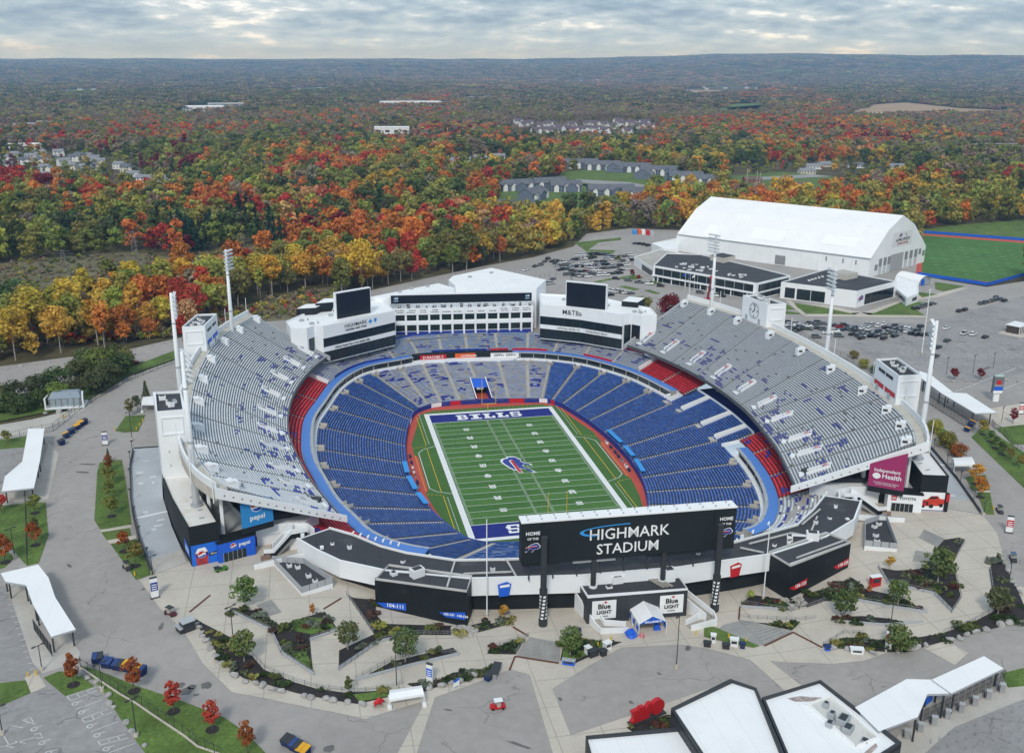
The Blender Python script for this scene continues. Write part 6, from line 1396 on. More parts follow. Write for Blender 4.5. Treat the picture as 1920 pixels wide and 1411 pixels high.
# practice field with blue fence
PF=[(367.5,321.9),(408,268.3),(470,185),(425,160),(355.5,198),(313,176.0),(288.7,201.4),(300,225),(322,240)]
PFL=[(372,330),(288.7,204),(312,174.5),(355.5,197),(430,155),(560,20),(620,60),(420,290)]
sheet('practice_track',[(376,338),(284,203),(308,169.5),(350,192),(440,140),(640,20),(700,90),(424,300)],track_red,.04,step=0)
sheet('practice_field',PFL,mat('practice_turf',(0.07,0.17,0.04),.95,.16,.05,fine=.1),.08,step=0)
ml=MB()
for k in range(26):
 for e in range(9):
  a=V2(300+k*6.0,205+e*2.0)+V2(-.0,13*e)-V2(0,k*4.2)
  if inpoly(a.x,a.y,PFL):ml.face([(a.x,a.y,16.6),(a.x+2.2,a.y-1.5,16.6),(a.x+2.3,a.y-1.2,16.6),(a.x+.1,a.y+.3,16.6)])
ml.build('practice_marks',line_worn,kind='structure')
def panel_fence(name,label,pts,h,m,z=16.5,step=5.0,post=charcoal,pr_=.06,rail=None,cat='fence',gap=.0,group=None,th=.08,zf=None,panelm=True):
 root=thing(name,label,cat,(pts[0][0],pts[0][1],z),group)
 zf=zf or (lambda x,y:z)
 for (a,b) in zip(pts,pts[1:]):
  a,b=V2(*a),V2(*b);L=(b-a).length;k=max(1,int(round(L/step)))
  for e in range(k):
   p,q=a+(b-a)*(e/k),a+(b-a)*((e+1)/k);zp,zq=zf(p.x,p.y),zf(q.x,q.y);mb=MB();mb.tube((p.x,p.y,zp-.2),(p.x,p.y,zp+h+.1),pr_,n=6);mb.build('post',post,root)
   if panelm:
    mb=MB();d=(q-p).normalized()*.08;mb.hexa([(p.x+d.x-d.y*.4,p.y+d.y+d.x*.4,zp+gap),(q.x-d.x-d.y*.4,q.y-d.y+d.x*.4,zq+gap),(q.x-d.x+d.y*.4,q.y-d.y-d.x*.4,zq+gap),(p.x+d.x+d.y*.4,p.y+d.y-d.x*.4,zp+gap),(p.x+d.x-d.y*.4,p.y+d.y+d.x*.4,zp+h),(q.x-d.x-d.y*.4,q.y-d.y+d.x*.4,zq+h),(q.x-d.x+d.y*.4,q.y-d.y-d.x*.4,zq+h),(p.x+d.x+d.y*.4,p.y+d.y-d.x*.4,zp+h)]);mb.build('panel',m,root)
   else:
    mb=MB()
    for hh in (rail or (h*.95,h*.08)):mb.beam((p.x,p.y,zp+hh),(q.x,q.y,zq+hh),.05,.06)
    nb=max(2,int((q-p).length/.55))
    for i in range(nb):c=p+(q-p)*(i/nb);zc=zp+(zq-zp)*i/nb;mb.beam((c.x,c.y,zc+.05),(c.x,c.y,zc+h*.95),.025,.025)
    mb.build('bars',m,root)
 return root
panel_fence('padded_fence','blue padded fence along the far side of the practice field',[(378,341),(424,302),(700,95)],1.9,bright_blue,step=9)
panel_fence('padded_fence','blue padded fence along the near side of the practice field',[(283,200),(305,166),(349,189),(440,137),(600,40)],1.9,bright_blue,step=8)
# entrance gate hut of the car park, bus shelter
hut=at(1640,527,16.5)
for (px_,py_),lab,sz in (((1906,622),'small dark glazed shelter with white roof at the right edge of the car park',(9,6,3.6)),):
 c=gr(px_,py_);root=thing('shelter',lab,'shelter',c);mb=MB();mb.box((c.x,c.y,16.4),(sz[0],sz[1],sz[2]),.5);mb.build('glazed_walls',mat('brown_glass',(.07,.06,.055),.3,.3,.6),root);mb=MB();mb.box((c.x,c.y,16.4+sz[2]),(sz[0]+.8,sz[1]+.8,.3),.5);mb.build('roof',white_p,root)
 for k in range(6):t=k/5-.5;mb=MB();p=V2(c.x,c.y)+V2(math.cos(.5),math.sin(.5))*(t*sz[0])-V2(-math.sin(.5),math.cos(.5))*(sz[1]/2+.05);mb.box((p.x,p.y,16.4),(.25,.2,sz[2]),.5);mb.build('post',white_p,root)
 mb=MB();mb.box((c.x-2,c.y-2,16.35),(13,11,.25),.5);mb.build('kerbed_base',concrete,root)

# ------------------------------------------------------------------ ticket hall with white roofs at the bottom right
th_=thing('ticket_hall','white roofed ticket building with dark edging at the bottom of the picture','building',(8,-172,12))
def dark_edged(root,poly,z,nm,zb_=11,slope=None):
 pl=[(p[0],p[1]) for p in poly];zf=slope or (lambda x,y:z);mb=MB();mb.prism(pl,zb_,zf,0,1);e=mb.build(nm,[charcoal,roof_white],root)
 q=pl if area(pl)>0 else pl[::-1];mb=MB()
 for a,b,c,d in zip(q,q[1:]+q[:1],offset(q,.45,True)[1:]+offset(q,.45,True)[:1],offset(q,.45,True)):mb.hexa([(*a,zf(*a)-.5),(*b,zf(*b)-.5),(*c,zf(*c)-.5),(*d,zf(*d)-.5),(*a,zf(*a)+.55),(*b,zf(*b)+.55),(*c,zf(*c)+.55),(*d,zf(*d)+.55)])
 mb.build('edging',charcoal,e);return e
P20=lambda l,z:[tuple(at(*p,z).xy) for p in l]
dark_edged(th_,P20([(1258,1331),(1369,1276),(1418,1293),(1480,1440),(1330,1440)],18.6),18.6,'middle_roof')
e=dark_edged(th_,P20([(1428,1311),(1538,1278),(1690,1395),(1620,1440),(1483,1440)],18.0),18.0,'right_roof')
dark_edged(th_,P20([(1098,1383),(1280,1366),(1345,1440),(1110,1440)],16.4),16.4,'left_roof')
rp=P20([(1512,1322),(1556,1306),(1648,1384),(1604,1402)],18.0);q=rp if area(rp)>0 else rp[::-1]
mb=MB();mb.face([(*p,18.03) for p in q]);mb.build('plant_well',mat('well_floor',(.62,.61,.57),.7,.06,.4,stain=.6,stain_col=(.40,.38,.30),sscale=.5),e)
mb=MB();mb.wall(q+q[:1],18.0,18.5,.2);mb.build('well_kerb',roof_white,e)
for (px_,py_),d_ in (((1560,1342),(1.2,1.0,1.4)),((1581,1350),(2.8,1.8,1.2)),((1590,1366),(2.2,1.6,1.1)),((1556,1356),(1.4,1.1,.9)),((1549,1322),(.9,.9,1.2)),((1622,1384),(1.4,1.2,.3))):c=at(px_,py_,18.5);roof_box('air_handler',c.xy,18.05,d_,.7,e,grey_p)
for l in ([(1476,1308),(1500,1304),(1546,1307),(1520,1314),(1490,1314)],[(1620,1410),(1642,1392),(1646,1398),(1630,1415)]):
 mb=MB();mb.face([(*at(*p,18.06).xy,18.06) for p in l]);mb.build('rust_patch',mat('rusty_puddle',(.40,.33,.30),.8,.5,1.2,fine=.4),e)

# ------------------------------------------------------------------ entrance gates: white canopies on dark posts
def canopy(label,panels,z,zposts,group='entrance gate canopies',fence=None,posts=(),sign=None):
 c=at(*panels[0][0],z);root=thing('gate_canopy',label,'canopy',(c.x,c.y,zposts),group)
 for pl in panels:
  P_=[at(p[0],p[1],z+(p[2] if len(p)>2 else 0)) for p in pl];q=P_ if area(P_)>0 else P_[::-1];n_=len(q);mb=MB()
  mb.face(q);mb.face([p-Vector((0,0,.45)) for p in q][::-1])
  mb.build('roof_panel',roof_white,root)
  mb=MB()
  for k in range(n_):a,b=q[k],q[(k+1) % n_];mb.face([a-Vector((0,0,.45)),b-Vector((0,0,.45)),b,a])
  mb.build('roof_edge',grey_p,root)
  cen=sum(q,Vector())/n_
  for p in q:c=p+(cen-p)*.18;zg=gz(c.x,c.y);mb=MB();mb.beam((c.x,c.y,zg-.1),(c.x,c.y,p.z-.3),.28,.28);mb.build('post',charcoal,root)
 return root
cA=canopy('white canopy of the gate at the left edge beside the dumpsters',[[(52.7,803),(83.5,803),(74.7,863.5),(41.7,864.6,-.4)],[(41.7,864.6,-.4),(74.7,863.5),(63.7,914),(3.3,920.6),(8.8,893)]],21.0,16.5)
cB=canopy('bent white gate canopy at the lower left edge beside the road',[[(1.3,1074),(71.6,1057.7),(91,1082),(48.6,1096),(10,1089.7)],[(48.6,1096),(91,1082),(103.6,1119,.2),(61.4,1132,.2)],[(61.4,1132,.2),(103.6,1119,.2),(142,1179),(96,1193)]],21.0,16.5)
cC=canopy('folded white gate canopy on the right behind the stair tower',[[(1723,694.5),(1745,702),(1787,735),(1765.6,737),(1729,709.6)],[(1765.6,737),(1787,735.5),(1812.6,737),(1869,773.4),(1828.6,774.4)]],21.3,16.5)
cD=canopy('long folded white gate canopy at the lower right corner',[[(1603,1325),(1700,1272),(1747,1273),(1784,1299),(1739,1300),(1721,1343),(1648,1370)],[(1747,1273,.3),(1845,1229,.3),(1882,1252,.3),(1784,1299,.3)]],18.6,13.5)
def turn_fence(root,a,b,h,m,n):
 A_,B_=gr(*a),gr(*b)
 for k in range(n):
  p,q=A_+(B_-A_)*(k/n),A_+(B_-A_)*((k+.8)/n);mb=MB();z0,z1_=gz(p.x,p.y),gz(q.x,q.y)
  for i in range(7):c=p+(q-p)*(i/6);mb.beam((c.x,c.y,z0),(c.x,c.y,z0+h),.05,.05)
  mb.beam((p.x,p.y,z0+h),(q.x,q.y,z1_+h),.08,.1);mb.beam((p.x,p.y,z0+h*.5),(q.x,q.y,z1_+h*.5),.05,.06);mb.build('gate_leaf',m,root)
turn_fence(cD,(1730,1352),(1885,1275),2.6,charcoal,12);turn_fence(cC,(1733,752),(1828,812),3.4,charcoal,14);turn_fence(cB,(64,1180),(100,1232),2.6,charcoal,6);turn_fence(cA,(8,950),(64,945),2.4,steel,5)
sg_=at(1742,1312,15.6);mb=MB();mb.box((sg_.x,sg_.y,15.0),(2.4,.15,1.6),.5);mb.build('gate_sign',bright_blue,cD)
# entrance tent
tent=thing('entrance_tent','white peaked tent with a blue gable at the entrance block','tent',(1,-131,12))
fl,fr_,bl,br=at(1198.6,1170,14.9),at(1249.8,1165,14.9),at(1175.6,1133,14.9),at(1229,1127,14.9);rf,rb=at(1224,1155,16.8),at(1202,1118,16.8)
mb=MB();mb.face([fl,rf,rb,bl]);mb.face([fr_,br,rb,rf]);mb.build('roof',roof_white,tent)
mb=MB();mb.face([fl+Vector((0,-.05,.0)),fr_+Vector((0,-.05,0)),rf+Vector((0,-.05,0))]);gb_=mb.build('gable',bright_blue,tent)
dg_=(fr_-fl);dg_.z=0;text_mesh('lettering','BILLevard',.95,letter_w,((fl+fr_)/2+Vector((0,-.15,.55)),dg_,(0,0,1)),gb_,bold=.03)
mb=MB();mb.face([bl,br,rb]);mb.build('rear_gable',roof_white,tent)
for p in (fl,fr_,bl,br,(fl+bl)/2,(fr_+br)/2):mb=MB();mb.tube((p.x,p.y,12),(p.x,p.y,14.9),.08,n=6);mb.build('leg',white_p,tent)
for a,b in ((fl,bl),(fr_,br)):
 for k in range(3):p,q=a+(b-a)*(k/3+.03),a+(b-a)*((k+1)/3-.03);mb=MB();mb.face([(p.x,p.y,12.2),(q.x,q.y,12.2),(q.x,q.y,14.8),(p.x,p.y,14.8)]);mb.face([(p.x-.02,p.y,12.9),(p.x*.3+q.x*.7-.02,p.y*.3+q.y*.7,12.9),(p.x*.3+q.x*.7-.02,p.y*.3+q.y*.7,14.2),(p.x-.02,p.y,14.2)],1);mb.build('side_curtain',[white_p,bright_blue],tent)
def cloth_heap(name,label,px,m,s,cat):
 c=gr(*px);mb=MB();rr=random.Random(int(px[0]));n_=12;rings=[]
 for j in range(5):
  z=s*1.0*math.sin(j/4*math.pi/2);r_=s*.75*math.cos(j/4*math.pi/2)+.02;rings.append([(c.x+r_*(1+rr.uniform(-.3,.3))*math.cos(2*math.pi*k/n_),c.y+r_*(1+rr.uniform(-.3,.3))*math.sin(2*math.pi*k/n_),c.z+z*(1+rr.uniform(-.15,.15))) for k in range(n_)])
 for a,b in zip(rings,rings[1:]):
  for k in range(n_):mb.face([a[k],a[(k+1) % n_],b[(k+1) % n_],b[k]])
 o=mb.build(name,m);tag(o,label,cat)
cloth_heap('tarpaulin','crumpled royal blue tarpaulin heap left of the entrance tent',(1183,1191),bright_blue,1.7,'tarpaulin')
cloth_heap('tarpaulin','blue folded tarpaulin inside the mouth of the entrance tent',(1231,1178),bright_blue,1.2,'tarpaulin');cloth_heap('bag_heap','small heap of red and white bags before the entrance tent',(1203,1193),mat('bag_mix',(.55,.22,.22),.7,.6,2),.9,'bags')
# smaller tents
def box_tent(label,px4,z,h,legs=True,ridge=.5):
 P_=[at(*p,z+h) for p in px4];c=sum(P_,Vector())/4;root=thing('canopy_tent',label,'tent',(c.x,c.y,z),'small white tents');t=[p for p in P_]
 r0,r1=(t[0]+t[1])/2+Vector((0,0,ridge)),(t[2]+t[3])/2+Vector((0,0,ridge));mb=MB();mb.face([t[0],r0,r1,t[3]]);mb.face([r0,t[1],t[2],r1]);mb.face([t[0],t[1],r0]);mb.face([t[2],t[3],r1]);mb.build('roof',roof_white,root)
 mb=MB()
 for a,b in zip(t,t[1:]+t[:1]):mb.face([a,b,b-Vector((0,0,.5)),a-Vector((0,0,.5))])
 mb.build('valance',roof_white,root)
 for p in t:mb=MB();mb.tube((p.x,p.y,gz(p.x,p.y)-.1),(p.x,p.y,p.z),.11,n=6);mb.build('leg',white_p,root);mb=MB();mb.box((p.x,p.y,gz(p.x,p.y)),(.8,.8,.7));mb.build('ballast',white_p,root)
 return root
box_tent('low white tent on four legs at the kerb of the near plaza',[(731,1293),(730,1311),(795,1300),(790,1284)],gz(-52,-145),2.6,ridge=.4)
box_tent('white frame tent beside the long ramp on the right',[(1786,858),(1790,871),(1829,871),(1822,856)],16.5,3.2,ridge=.3)
box_tent('pale blue topped tent behind the left side building',[(268,744),(265,757),(293,757),(296,741)],16.5,3.2,ridge=.2)
# ------------------------------------------------------------------ clearings, fields and houses beyond the stadium
def wp_(l):return [tuple(gr(*p).xy) for p in l]
CLEAR={'asphalt':wp_(asp),'upper':wp_([(-200,700),(100,668),(240,650),(345,626),(345,670),(240,712),(150,770),(60,812),(-200,860)]),
 'corridor':wp_([(-120,505),(120,482),(250,472),(330,484),(420,470),(500,456),(560,470),(560,480),(480,508),(380,530),(280,546),(190,562),(150,585),(60,600),(-120,612)]),
 'scrub':wp_([(345,640),(440,578),(545,548),(640,536),(640,562),(560,598),(480,604)]),
 'tan':wp_([(1640,196),(1700,192),(1800,203),(1905,208),(1890,216),(1740,216),(1640,223),(1572,217)]),
 'grass':wp_([(1725,430),(1800,421),(1920,412),(2100,410),(2100,500),(1920,510),(1740,525)]),
 'condo':wp_([(1050,322),(1180,312),(1345,336),(1350,362),(1200,368),(1050,340)]),
 'condo2':wp_([(925,405),(940,350),(1050,330),(1090,345),(1215,355),(1212,380),(1120,402),(1040,402)]),
 'road1':wp_([(1080,336),(1180,342),(1290,360),(1420,372),(1418,378),(1280,366),(1080,341)]),
 'homes':wp_([(1370,330),(1460,322),(1560,330),(1590,352),(1500,366),(1370,358)]),
 'green1':wp_([(200,352),(330,346),(400,355),(330,364),(210,362)]),'farfield':wp_([(1440,131),(1490,130),(1488,137),(1442,137)]),'farm':wp_([(1360,196),(1430,192),(1420,206),(1365,206)]),
 'slabA':wp_([(330,212),(480,205),(450,196),(345,200)]),'slabB':wp_([(690,201),(850,199),(840,191),(705,191)]),'f1':wp_([(110,170),(185,165),(200,173),(125,178)]),'f2':wp_([(1270,170),(1350,161),(1440,162),(1430,171),(1300,179)]),'f3':wp_([(535,166),(625,163),(628,170),(540,173)]),'f4':wp_([(20,162),(60,160),(64,166),(24,168)]),'f5':wp_([(1060,150),(1140,148),(1142,153),(1064,156)]),'f6':wp_([(860,182),(930,180),(934,187),(864,190)]),'f7':wp_([(1330,204),(1440,196),(1440,210),(1345,218)]),'f8':wp_([(-60,242),(90,230),(100,240),(-60,256)]),
 'practice':[(376,345),(280,203),(305,163),(350,186),(440,134),(640,14),(720,90),(424,306)],'leftfield':wp_([(-100,412),(60,400),(200,395),(230,400),(120,408),(-100,425)])}
sheet('corridor_scrub',CLEAR['corridor'],scrub_m,.05,step=0);sheet('scrub_ground',CLEAR['scrub'],scrub_m,.05,step=0);sheet('stubble_field',CLEAR['tan'],tan_field,.1,step=0);sheet('meadow',CLEAR['grass'],lawn_m,-.1,step=0)
for k in ('condo','condo2','homes','green1','farfield','farm','f1','f3','f7','f8'):sheet('meadow',CLEAR[k],lawn_m,.05,step=0)
sheet('leaf_meadow',CLEAR['leftfield'],scrub_m,.05,step=0)
for k in ('f2','f4','f5','f6'):sheet('stubble_field',CLEAR[k],tan_field,.1,step=0)
for k in ('road1',):sheet('far_road',CLEAR[k],road_far,.15,step=0)
for l in ([(180,356),(345,343),(348,347),(185,361)],[(1390,334),(1520,327),(1560,331),(1520,333),(1400,339)],[(-40,243),(90,233),(92,237),(-40,248)]):sheet('far_road',wp_(l),road_far,.2,step=0)
for k in ('slabA','slabB'):sheet('yard',CLEAR[k],road_far,.1,step=0)
KEEP=[]          # circles kept free of trees around buildings: x, y, r
win_m=mat('far_window',(.05,.06,.07),.25,.2,.3,spec=.5);house_n=0
def gable_house(root,c,w_,d_,h,rh,rz,wall,roof,nm='wall',win=True,garage=False):
 co,si=math.cos(rz),math.sin(rz);T_=lambda x,y,z:(c[0]+x*co-y*si,c[1]+x*si+y*co,c[2]+z)
 a,b=w_/2,d_/2;mb=MB();mb.hexa([T_(-a,-b,-.5),T_(a,-b,-.5),T_(a,b,-.5),T_(-a,b,-.5),T_(-a,-b,h),T_(a,-b,h),T_(a,b,h),T_(-a,b,h)],skip=(0,1));mb.face([T_(-a,-b,h),T_(-a,b,h),T_(-a,0,h+rh)]);mb.face([T_(a,-b,h),T_(a,0,h+rh),T_(a,b,h)]);mb.build(nm,wall,root)
 o=.5;mb=MB()
 for s in (-1,1):
  y0,y1=s*(b+o),0;z0=h-o*rh/b;mb.hexa([T_(-a-o,y0,z0),T_(a+o,y0,z0),T_(a+o,0,h+rh),T_(-a-o,0,h+rh),T_(-a-o,y0,z0+.25),T_(a+o,y0,z0+.25),T_(a+o,0,h+rh+.25),T_(-a-o,0,h+rh+.25)])
 mb.build('roof',roof,root)
 if win:
  n=max(2,int(w_/3.2));rows=(1.0,) if h<4.5 else (1.0,3.9)
  for z in rows:
   for k in range(n):
    x=-a+w_*(k+.5)/n
    for s in (-1,1):
     m2=MB();m2.hexa([T_(x-.6,s*(b+.04)-.04,z),T_(x+.6,s*(b+.04)-.04,z),T_(x+.6,s*(b+.04)+.04,z),T_(x-.6,s*(b+.04)+.04,z),T_(x-.6,s*(b+.04)-.04,z+1.4),T_(x+.6,s*(b+.04)-.04,z+1.4),T_(x+.6,s*(b+.04)+.04,z+1.4),T_(x-.6,s*(b+.04)+.04,z+1.4)]);m2.build('window',win_m,root)
roofs=[mat('slate_roof',(.13,.14,.16),.8,.15,.2),mat('grey_shingle',(.24,.25,.27),.85,.12,.2),mat('brown_shingle',(.16,.11,.09),.85,.15,.2),mat('purple_roof',(.13,.10,.12),.8,.12,.2)]
walls=[mat('white_siding',(.74,.75,.75),.6,.06,.3),mat('cream_siding',(.62,.58,.50),.7,.06,.3),mat('blue_grey_siding',(.14,.17,.23),.7,.1,.3),mat('brick_wall',(.28,.13,.09),.8,.15,.5)]
HL=[]
def house(px,w_,d_,h,rh,rz,wi,ri,place,one,many,extra=None):
 c=gr(*px);o=thing('house',None,'house',(c.x,c.y,c.z),'houses beyond the woods');gable_house(o,c,w_,d_,h,rh,rz,walls[wi],roofs[ri])
 if extra:
  dx,dy,w2,d2=extra;gable_house(o,(c.x+dx,c.y+dy,c.z),w2,d2,h*.8,rh*.8,rz+math.pi/2,walls[wi],roofs[ri],'wing_wall',False)
 if wi==2:
  fx,fy=math.sin(rz),-math.cos(rz);n=max(2,int(w_/9))
  for k in range(n):
   t=(k+.5)/n*w_-w_/2;gable_house(o,(c.x+math.cos(rz)*t+fx*(d_/2+.6),c.y+math.sin(rz)*t+fy*(d_/2+.6),c.z),3.0,4.6,5.4,2.4,rz+math.pi/2,walls[0],roofs[0],'gable_bay',False)
 KEEP.append((c.x,c.y,max(w_,d_)*.62+3));v=V2(c.x-CP[0],c.y-CP[1]).normalized();KEEP.append((c.x-v.x*14,c.y-v.y*14,9));HL.append((o,one,many,place));return o
rr=random.Random(31)
for (x,y) in ((12,302),(20,312),(45,308),(75,292),(70,304),(95,300),(85,322),(92,332),(120,310),(132,318),(140,302),(150,298),(165,296),(175,300),(185,306),(150,316),(172,318),(8,330),(30,296),(225,316),(238,322),(250,330),(110,292),(60,300)):
 house((x,y),rr.uniform(11,16),rr.uniform(8,10),rr.choice((3.2,5.8)),rr.uniform(2.2,3.2),rr.uniform(-.6,.6),rr.choice((0,0,1)),rr.choice((0,1,1)),'among the trees on the left','pale house with grey roof','pale houses with grey roofs',(5,-3,7,6))
for k,(x,y) in enumerate(((270,342),(296,343),(318,340),(333,342))):house((x,y),15,9,5.6 if k != 2 else 3.2,2.4,.15,0,1,'along the straight lane left of the red trees','white two storey house','white houses')
for (x,y,wd,rz) in ((1085,314,46,-.25),(1130,318,42,-.25),(1180,322,46,-.35),(1235,328,40,-.45),(1150,322,20,1.2),(1205,334,22,1.1),(1262,336,22,1.1),(1285,340,36,-.2),(1325,346,30,-.1)):house((x,y),wd,15,6.2,4.4,rz,2,0,'on the green clearing beyond the hall','dark blue townhouse row','dark blue townhouse rows',(wd*.2,-8,10,12))
for (x,y,wd,rz) in ((965,356,36,.2),(1030,352,34,.1),(1000,372,34,.9),(1060,358,30,-.1),(935,398,24,.3),(985,400,26,.4),(1145,366,44,-.1),(1190,372,26,0)):house((x,y),wd,15,6.0,4.4,rz,2,0,'at the edge of the autumn wood','dark blue townhouse row','dark blue townhouse rows',(4,-7,9,12))
for k in range(26):x=975+k*9.6+rr.uniform(-5,5);y=240+rr.uniform(-9,12);house((x,y),rr.uniform(16,24),12,6,5,rr.uniform(-.5,.5),0,3,'in the distant terrace estate','white gabled house with dark roof','white gabled houses with dark roofs',(4,-6,9,10))
for (x,y,wi,ri) in ((1410,342,3,2),(1432,368,3,2),(1525,316,0,1),(1545,312,1,1),(1512,325,1,1),(1605,314,0,0),(1680,316,1,1),(1500,352,3,2)):house((x,y),18,11,3.4,2.6,rr.uniform(-.3,.3),wi,ri,'in the clearing behind the hall roof',['white house','cream house','','brick house with red brown roof'][wi],['white houses','cream houses','','brick houses with red brown roofs'][wi])
for (x,y) in ((900,300),(925,306),(935,298),(840,306),(870,304),(1290,160),(1320,164),(1360,158),(1405,170)):house((x,y),16,10,4,3,rr.uniform(-.4,.4),0,1,'scattered far out in the middle woods','lone white house','lone white houses')
for (x,y) in ((120,172),(150,169),(175,169),(1290,172),(1325,168),(1360,166),(1400,166),(1420,167),(560,168),(600,167),(35,164),(1090,152),(1120,151),(885,186),(915,184),(20,246),(60,240),(80,236)):house((x,y),20,12,6,4,rr.uniform(-.5,.5),0,rr.choice((0,1)),'on the far fields near the horizon','tiny white house','tiny white houses')
single_out(HL)
def flat_block(px,w_,d_,h,rz,label,m=walls[0],name='warehouse'):
 c=gr(*px);o=thing(name,label,'building',c,'distant flat buildings');mb=MB();mb.box((c.x,c.y,c.z-.5),(w_,d_,h+.5),rz);mb.build('walls',m,o);mb=MB();mb.box((c.x,c.y,c.z+h),(w_+.6,d_+.6,.5),rz);mb.build('roof',roof_white,o)
 for k in range(4):t=(k-1.5)/4*w_;mb=MB();mb.box((c.x+math.cos(rz)*t+math.sin(rz)*(d_/2+.1),c.y+math.sin(rz)*t-math.cos(rz)*(d_/2+.1),c.z+h*.25),(w_*.12,.2,h*.35),rz);mb.build('window_band',win_m,o)
 KEEP.append((c.x,c.y,max(w_,d_)*.55));v=V2(c.x-CP[0],c.y-CP[1]).normalized();KEEP.append((c.x-v.x*30,c.y-v.y*30,24))
flat_block((385,205),110,55,9,.1,'long white warehouse far out on the left');flat_block((430,199),120,30,8,.15,'long grey shed behind the far warehouse',roofs[1]);flat_block((770,195),190,60,8,.05,'very long pale factory far out in the middle');flat_block((735,250),62,30,11,-.1,'white block like building in the middle woods');flat_block((40,278),60,26,6,.1,'white flat roofed building behind the left houses');flat_block((40,238),60,22,6,.2,'long pale shed at the far left road')
flat_block((1470,193),70,18,6,0,'long white farm shed beside the red barn');flat_block((1640,218),80,26,8,-.1,'dark roofed school building below the tan field',walls[3]);flat_block((1408,222),28,16,7,0,'pale green roofed shed in the right woods')
c=gr(1450,193);bn_=thing('barn','red barn with grey gambrel roof far out on the right','barn',c);gable_house(bn_,c,20,14,8,7,.3,mat('barn_red',(.30,.04,.035),.8,.1,.3),roofs[1]);KEEP.append((c.x,c.y,20))
KEEP+=[(gr(1870,285).x,gr(1870,285).y,62)]

# ------------------------------------------------------------------ trees
leaf_m=attr_mat('autumn_leaves',.8,transl=.22)
def clump_crown(name,seed,H,rx,base,ncl,nleaf,ls,kind='round'):
 """leaf sized faces gathered in clumps through the crown's volume; H top, base = bottom of the crown"""
 r=random.Random(seed);V_,F_,S_=[],[],[]
 for c in range(ncl):
  t=(c+.5)/ncl;zc=r.random()
  if kind=='cone':zz_=t**1.25;rad=rx*(1-zz_)*.95+.15;a=c*2.4;d=rad*r.uniform(.55,.95);cx,cy,cz=d*math.cos(a),d*math.sin(a),base+(H-base)*zz_;cr_=max(.5,rad*.5)
  else:
   u=r.uniform(-.85,1);a=r.uniform(0,2*math.pi);k=r.random()**.40;pr_=math.sqrt(max(.06,1-abs(u)**(2.4 if kind=='round' else 1.6)))
   cx,cy=rx*.78*k*pr_*math.cos(a),rx*.78*k*pr_*math.sin(a);cz=(base+H)/2+(H-base)/2*.82*u;cr_=rx*r.uniform(.26,.42)
  sh=r.uniform(.74,1.22);hue=r.uniform(-.07,.07)
  for l in range(nleaf):
   while True:
    n_=Vector((r.uniform(-1,1),r.uniform(-1,1),r.uniform(-.75,1)))
    if .05<n_.length<1:break
   n_.normalize();p=Vector((cx,cy,cz))+Vector((n_.x,n_.y,n_.z*.8))*cr_*r.uniform(.65,1.05)
   o=(n_+Vector((r.uniform(-.6,.6),r.uniform(-.6,.6),r.uniform(-.3,.7)))).normalized();q=o.orthogonal().normalized();e_=o.cross(q);an=r.uniform(0,6.28);q,e_=q*math.cos(an)+e_*math.sin(an),e_*math.cos(an)-q*math.sin(an)
   s=ls*r.uniform(.6,1.3);i=len(V_);V_+=[tuple(p-q*s),tuple(p-e_*s*.7),tuple(p+q*s),tuple(p+e_*s*.7)];F_.append((i,i+1,i+2,i+3));g=sh*r.uniform(.85,1.15);S_+=[g*(1+hue),g*(1-hue*.3),g*(1-hue),1]*4
 me=bpy.data.meshes.new(name);me.from_pydata(V_,[],F_);me.materials.append(leaf_m);at_=me.attributes.new('shade','FLOAT_COLOR','CORNER');at_.data.foreach_set('color',S_);me.update();return me
def trunk_mesh(name,seed,H,base,r0,m,limbs=5,rx=3):
 r=random.Random(seed);mb=MB();top=base+(H-base)*.55;p=Vector((0,0,-.3));prev=p;rp=r0
 for k in range(1,5):
  q=Vector((r.uniform(-.2,.2)*k*.4,r.uniform(-.2,.2)*k*.4,top*k/4));rn=r0*(1-.17*k);mb.tube(prev,q,rp,rn,n=7,caps=False);prev,rp=q,rn
 for k in range(limbs):
  z=base*.85+(top-base*.85)*r.random();a=r.uniform(0,6.28);d=rx*r.uniform(.45,.8);mb.tube((0,0,z),(d*math.cos(a),d*math.sin(a),z+d*r.uniform(.5,1.0)),r0*.38,r0*.12,n=5,caps=False)
 me=mb.mesh(name,m);return me
PAL={'R':(.50,.075,.045),'O':(.60,.21,.05),'Y':(.60,.40,.065),'G':(.23,.245,.06),'D':(.095,.13,.045),'B':(.30,.24,.16),'C':(.032,.065,.04),'M':(.19,.025,.035),'L':(.36,.345,.08),'P':(.55,.30,.14)}
WORD={'R':'red','O':'orange','Y':'yellow','G':'olive green','D':'dark green','B':'brown','C':'dark blue green','M':'maroon','L':'yellow green','P':'peach coloured'}
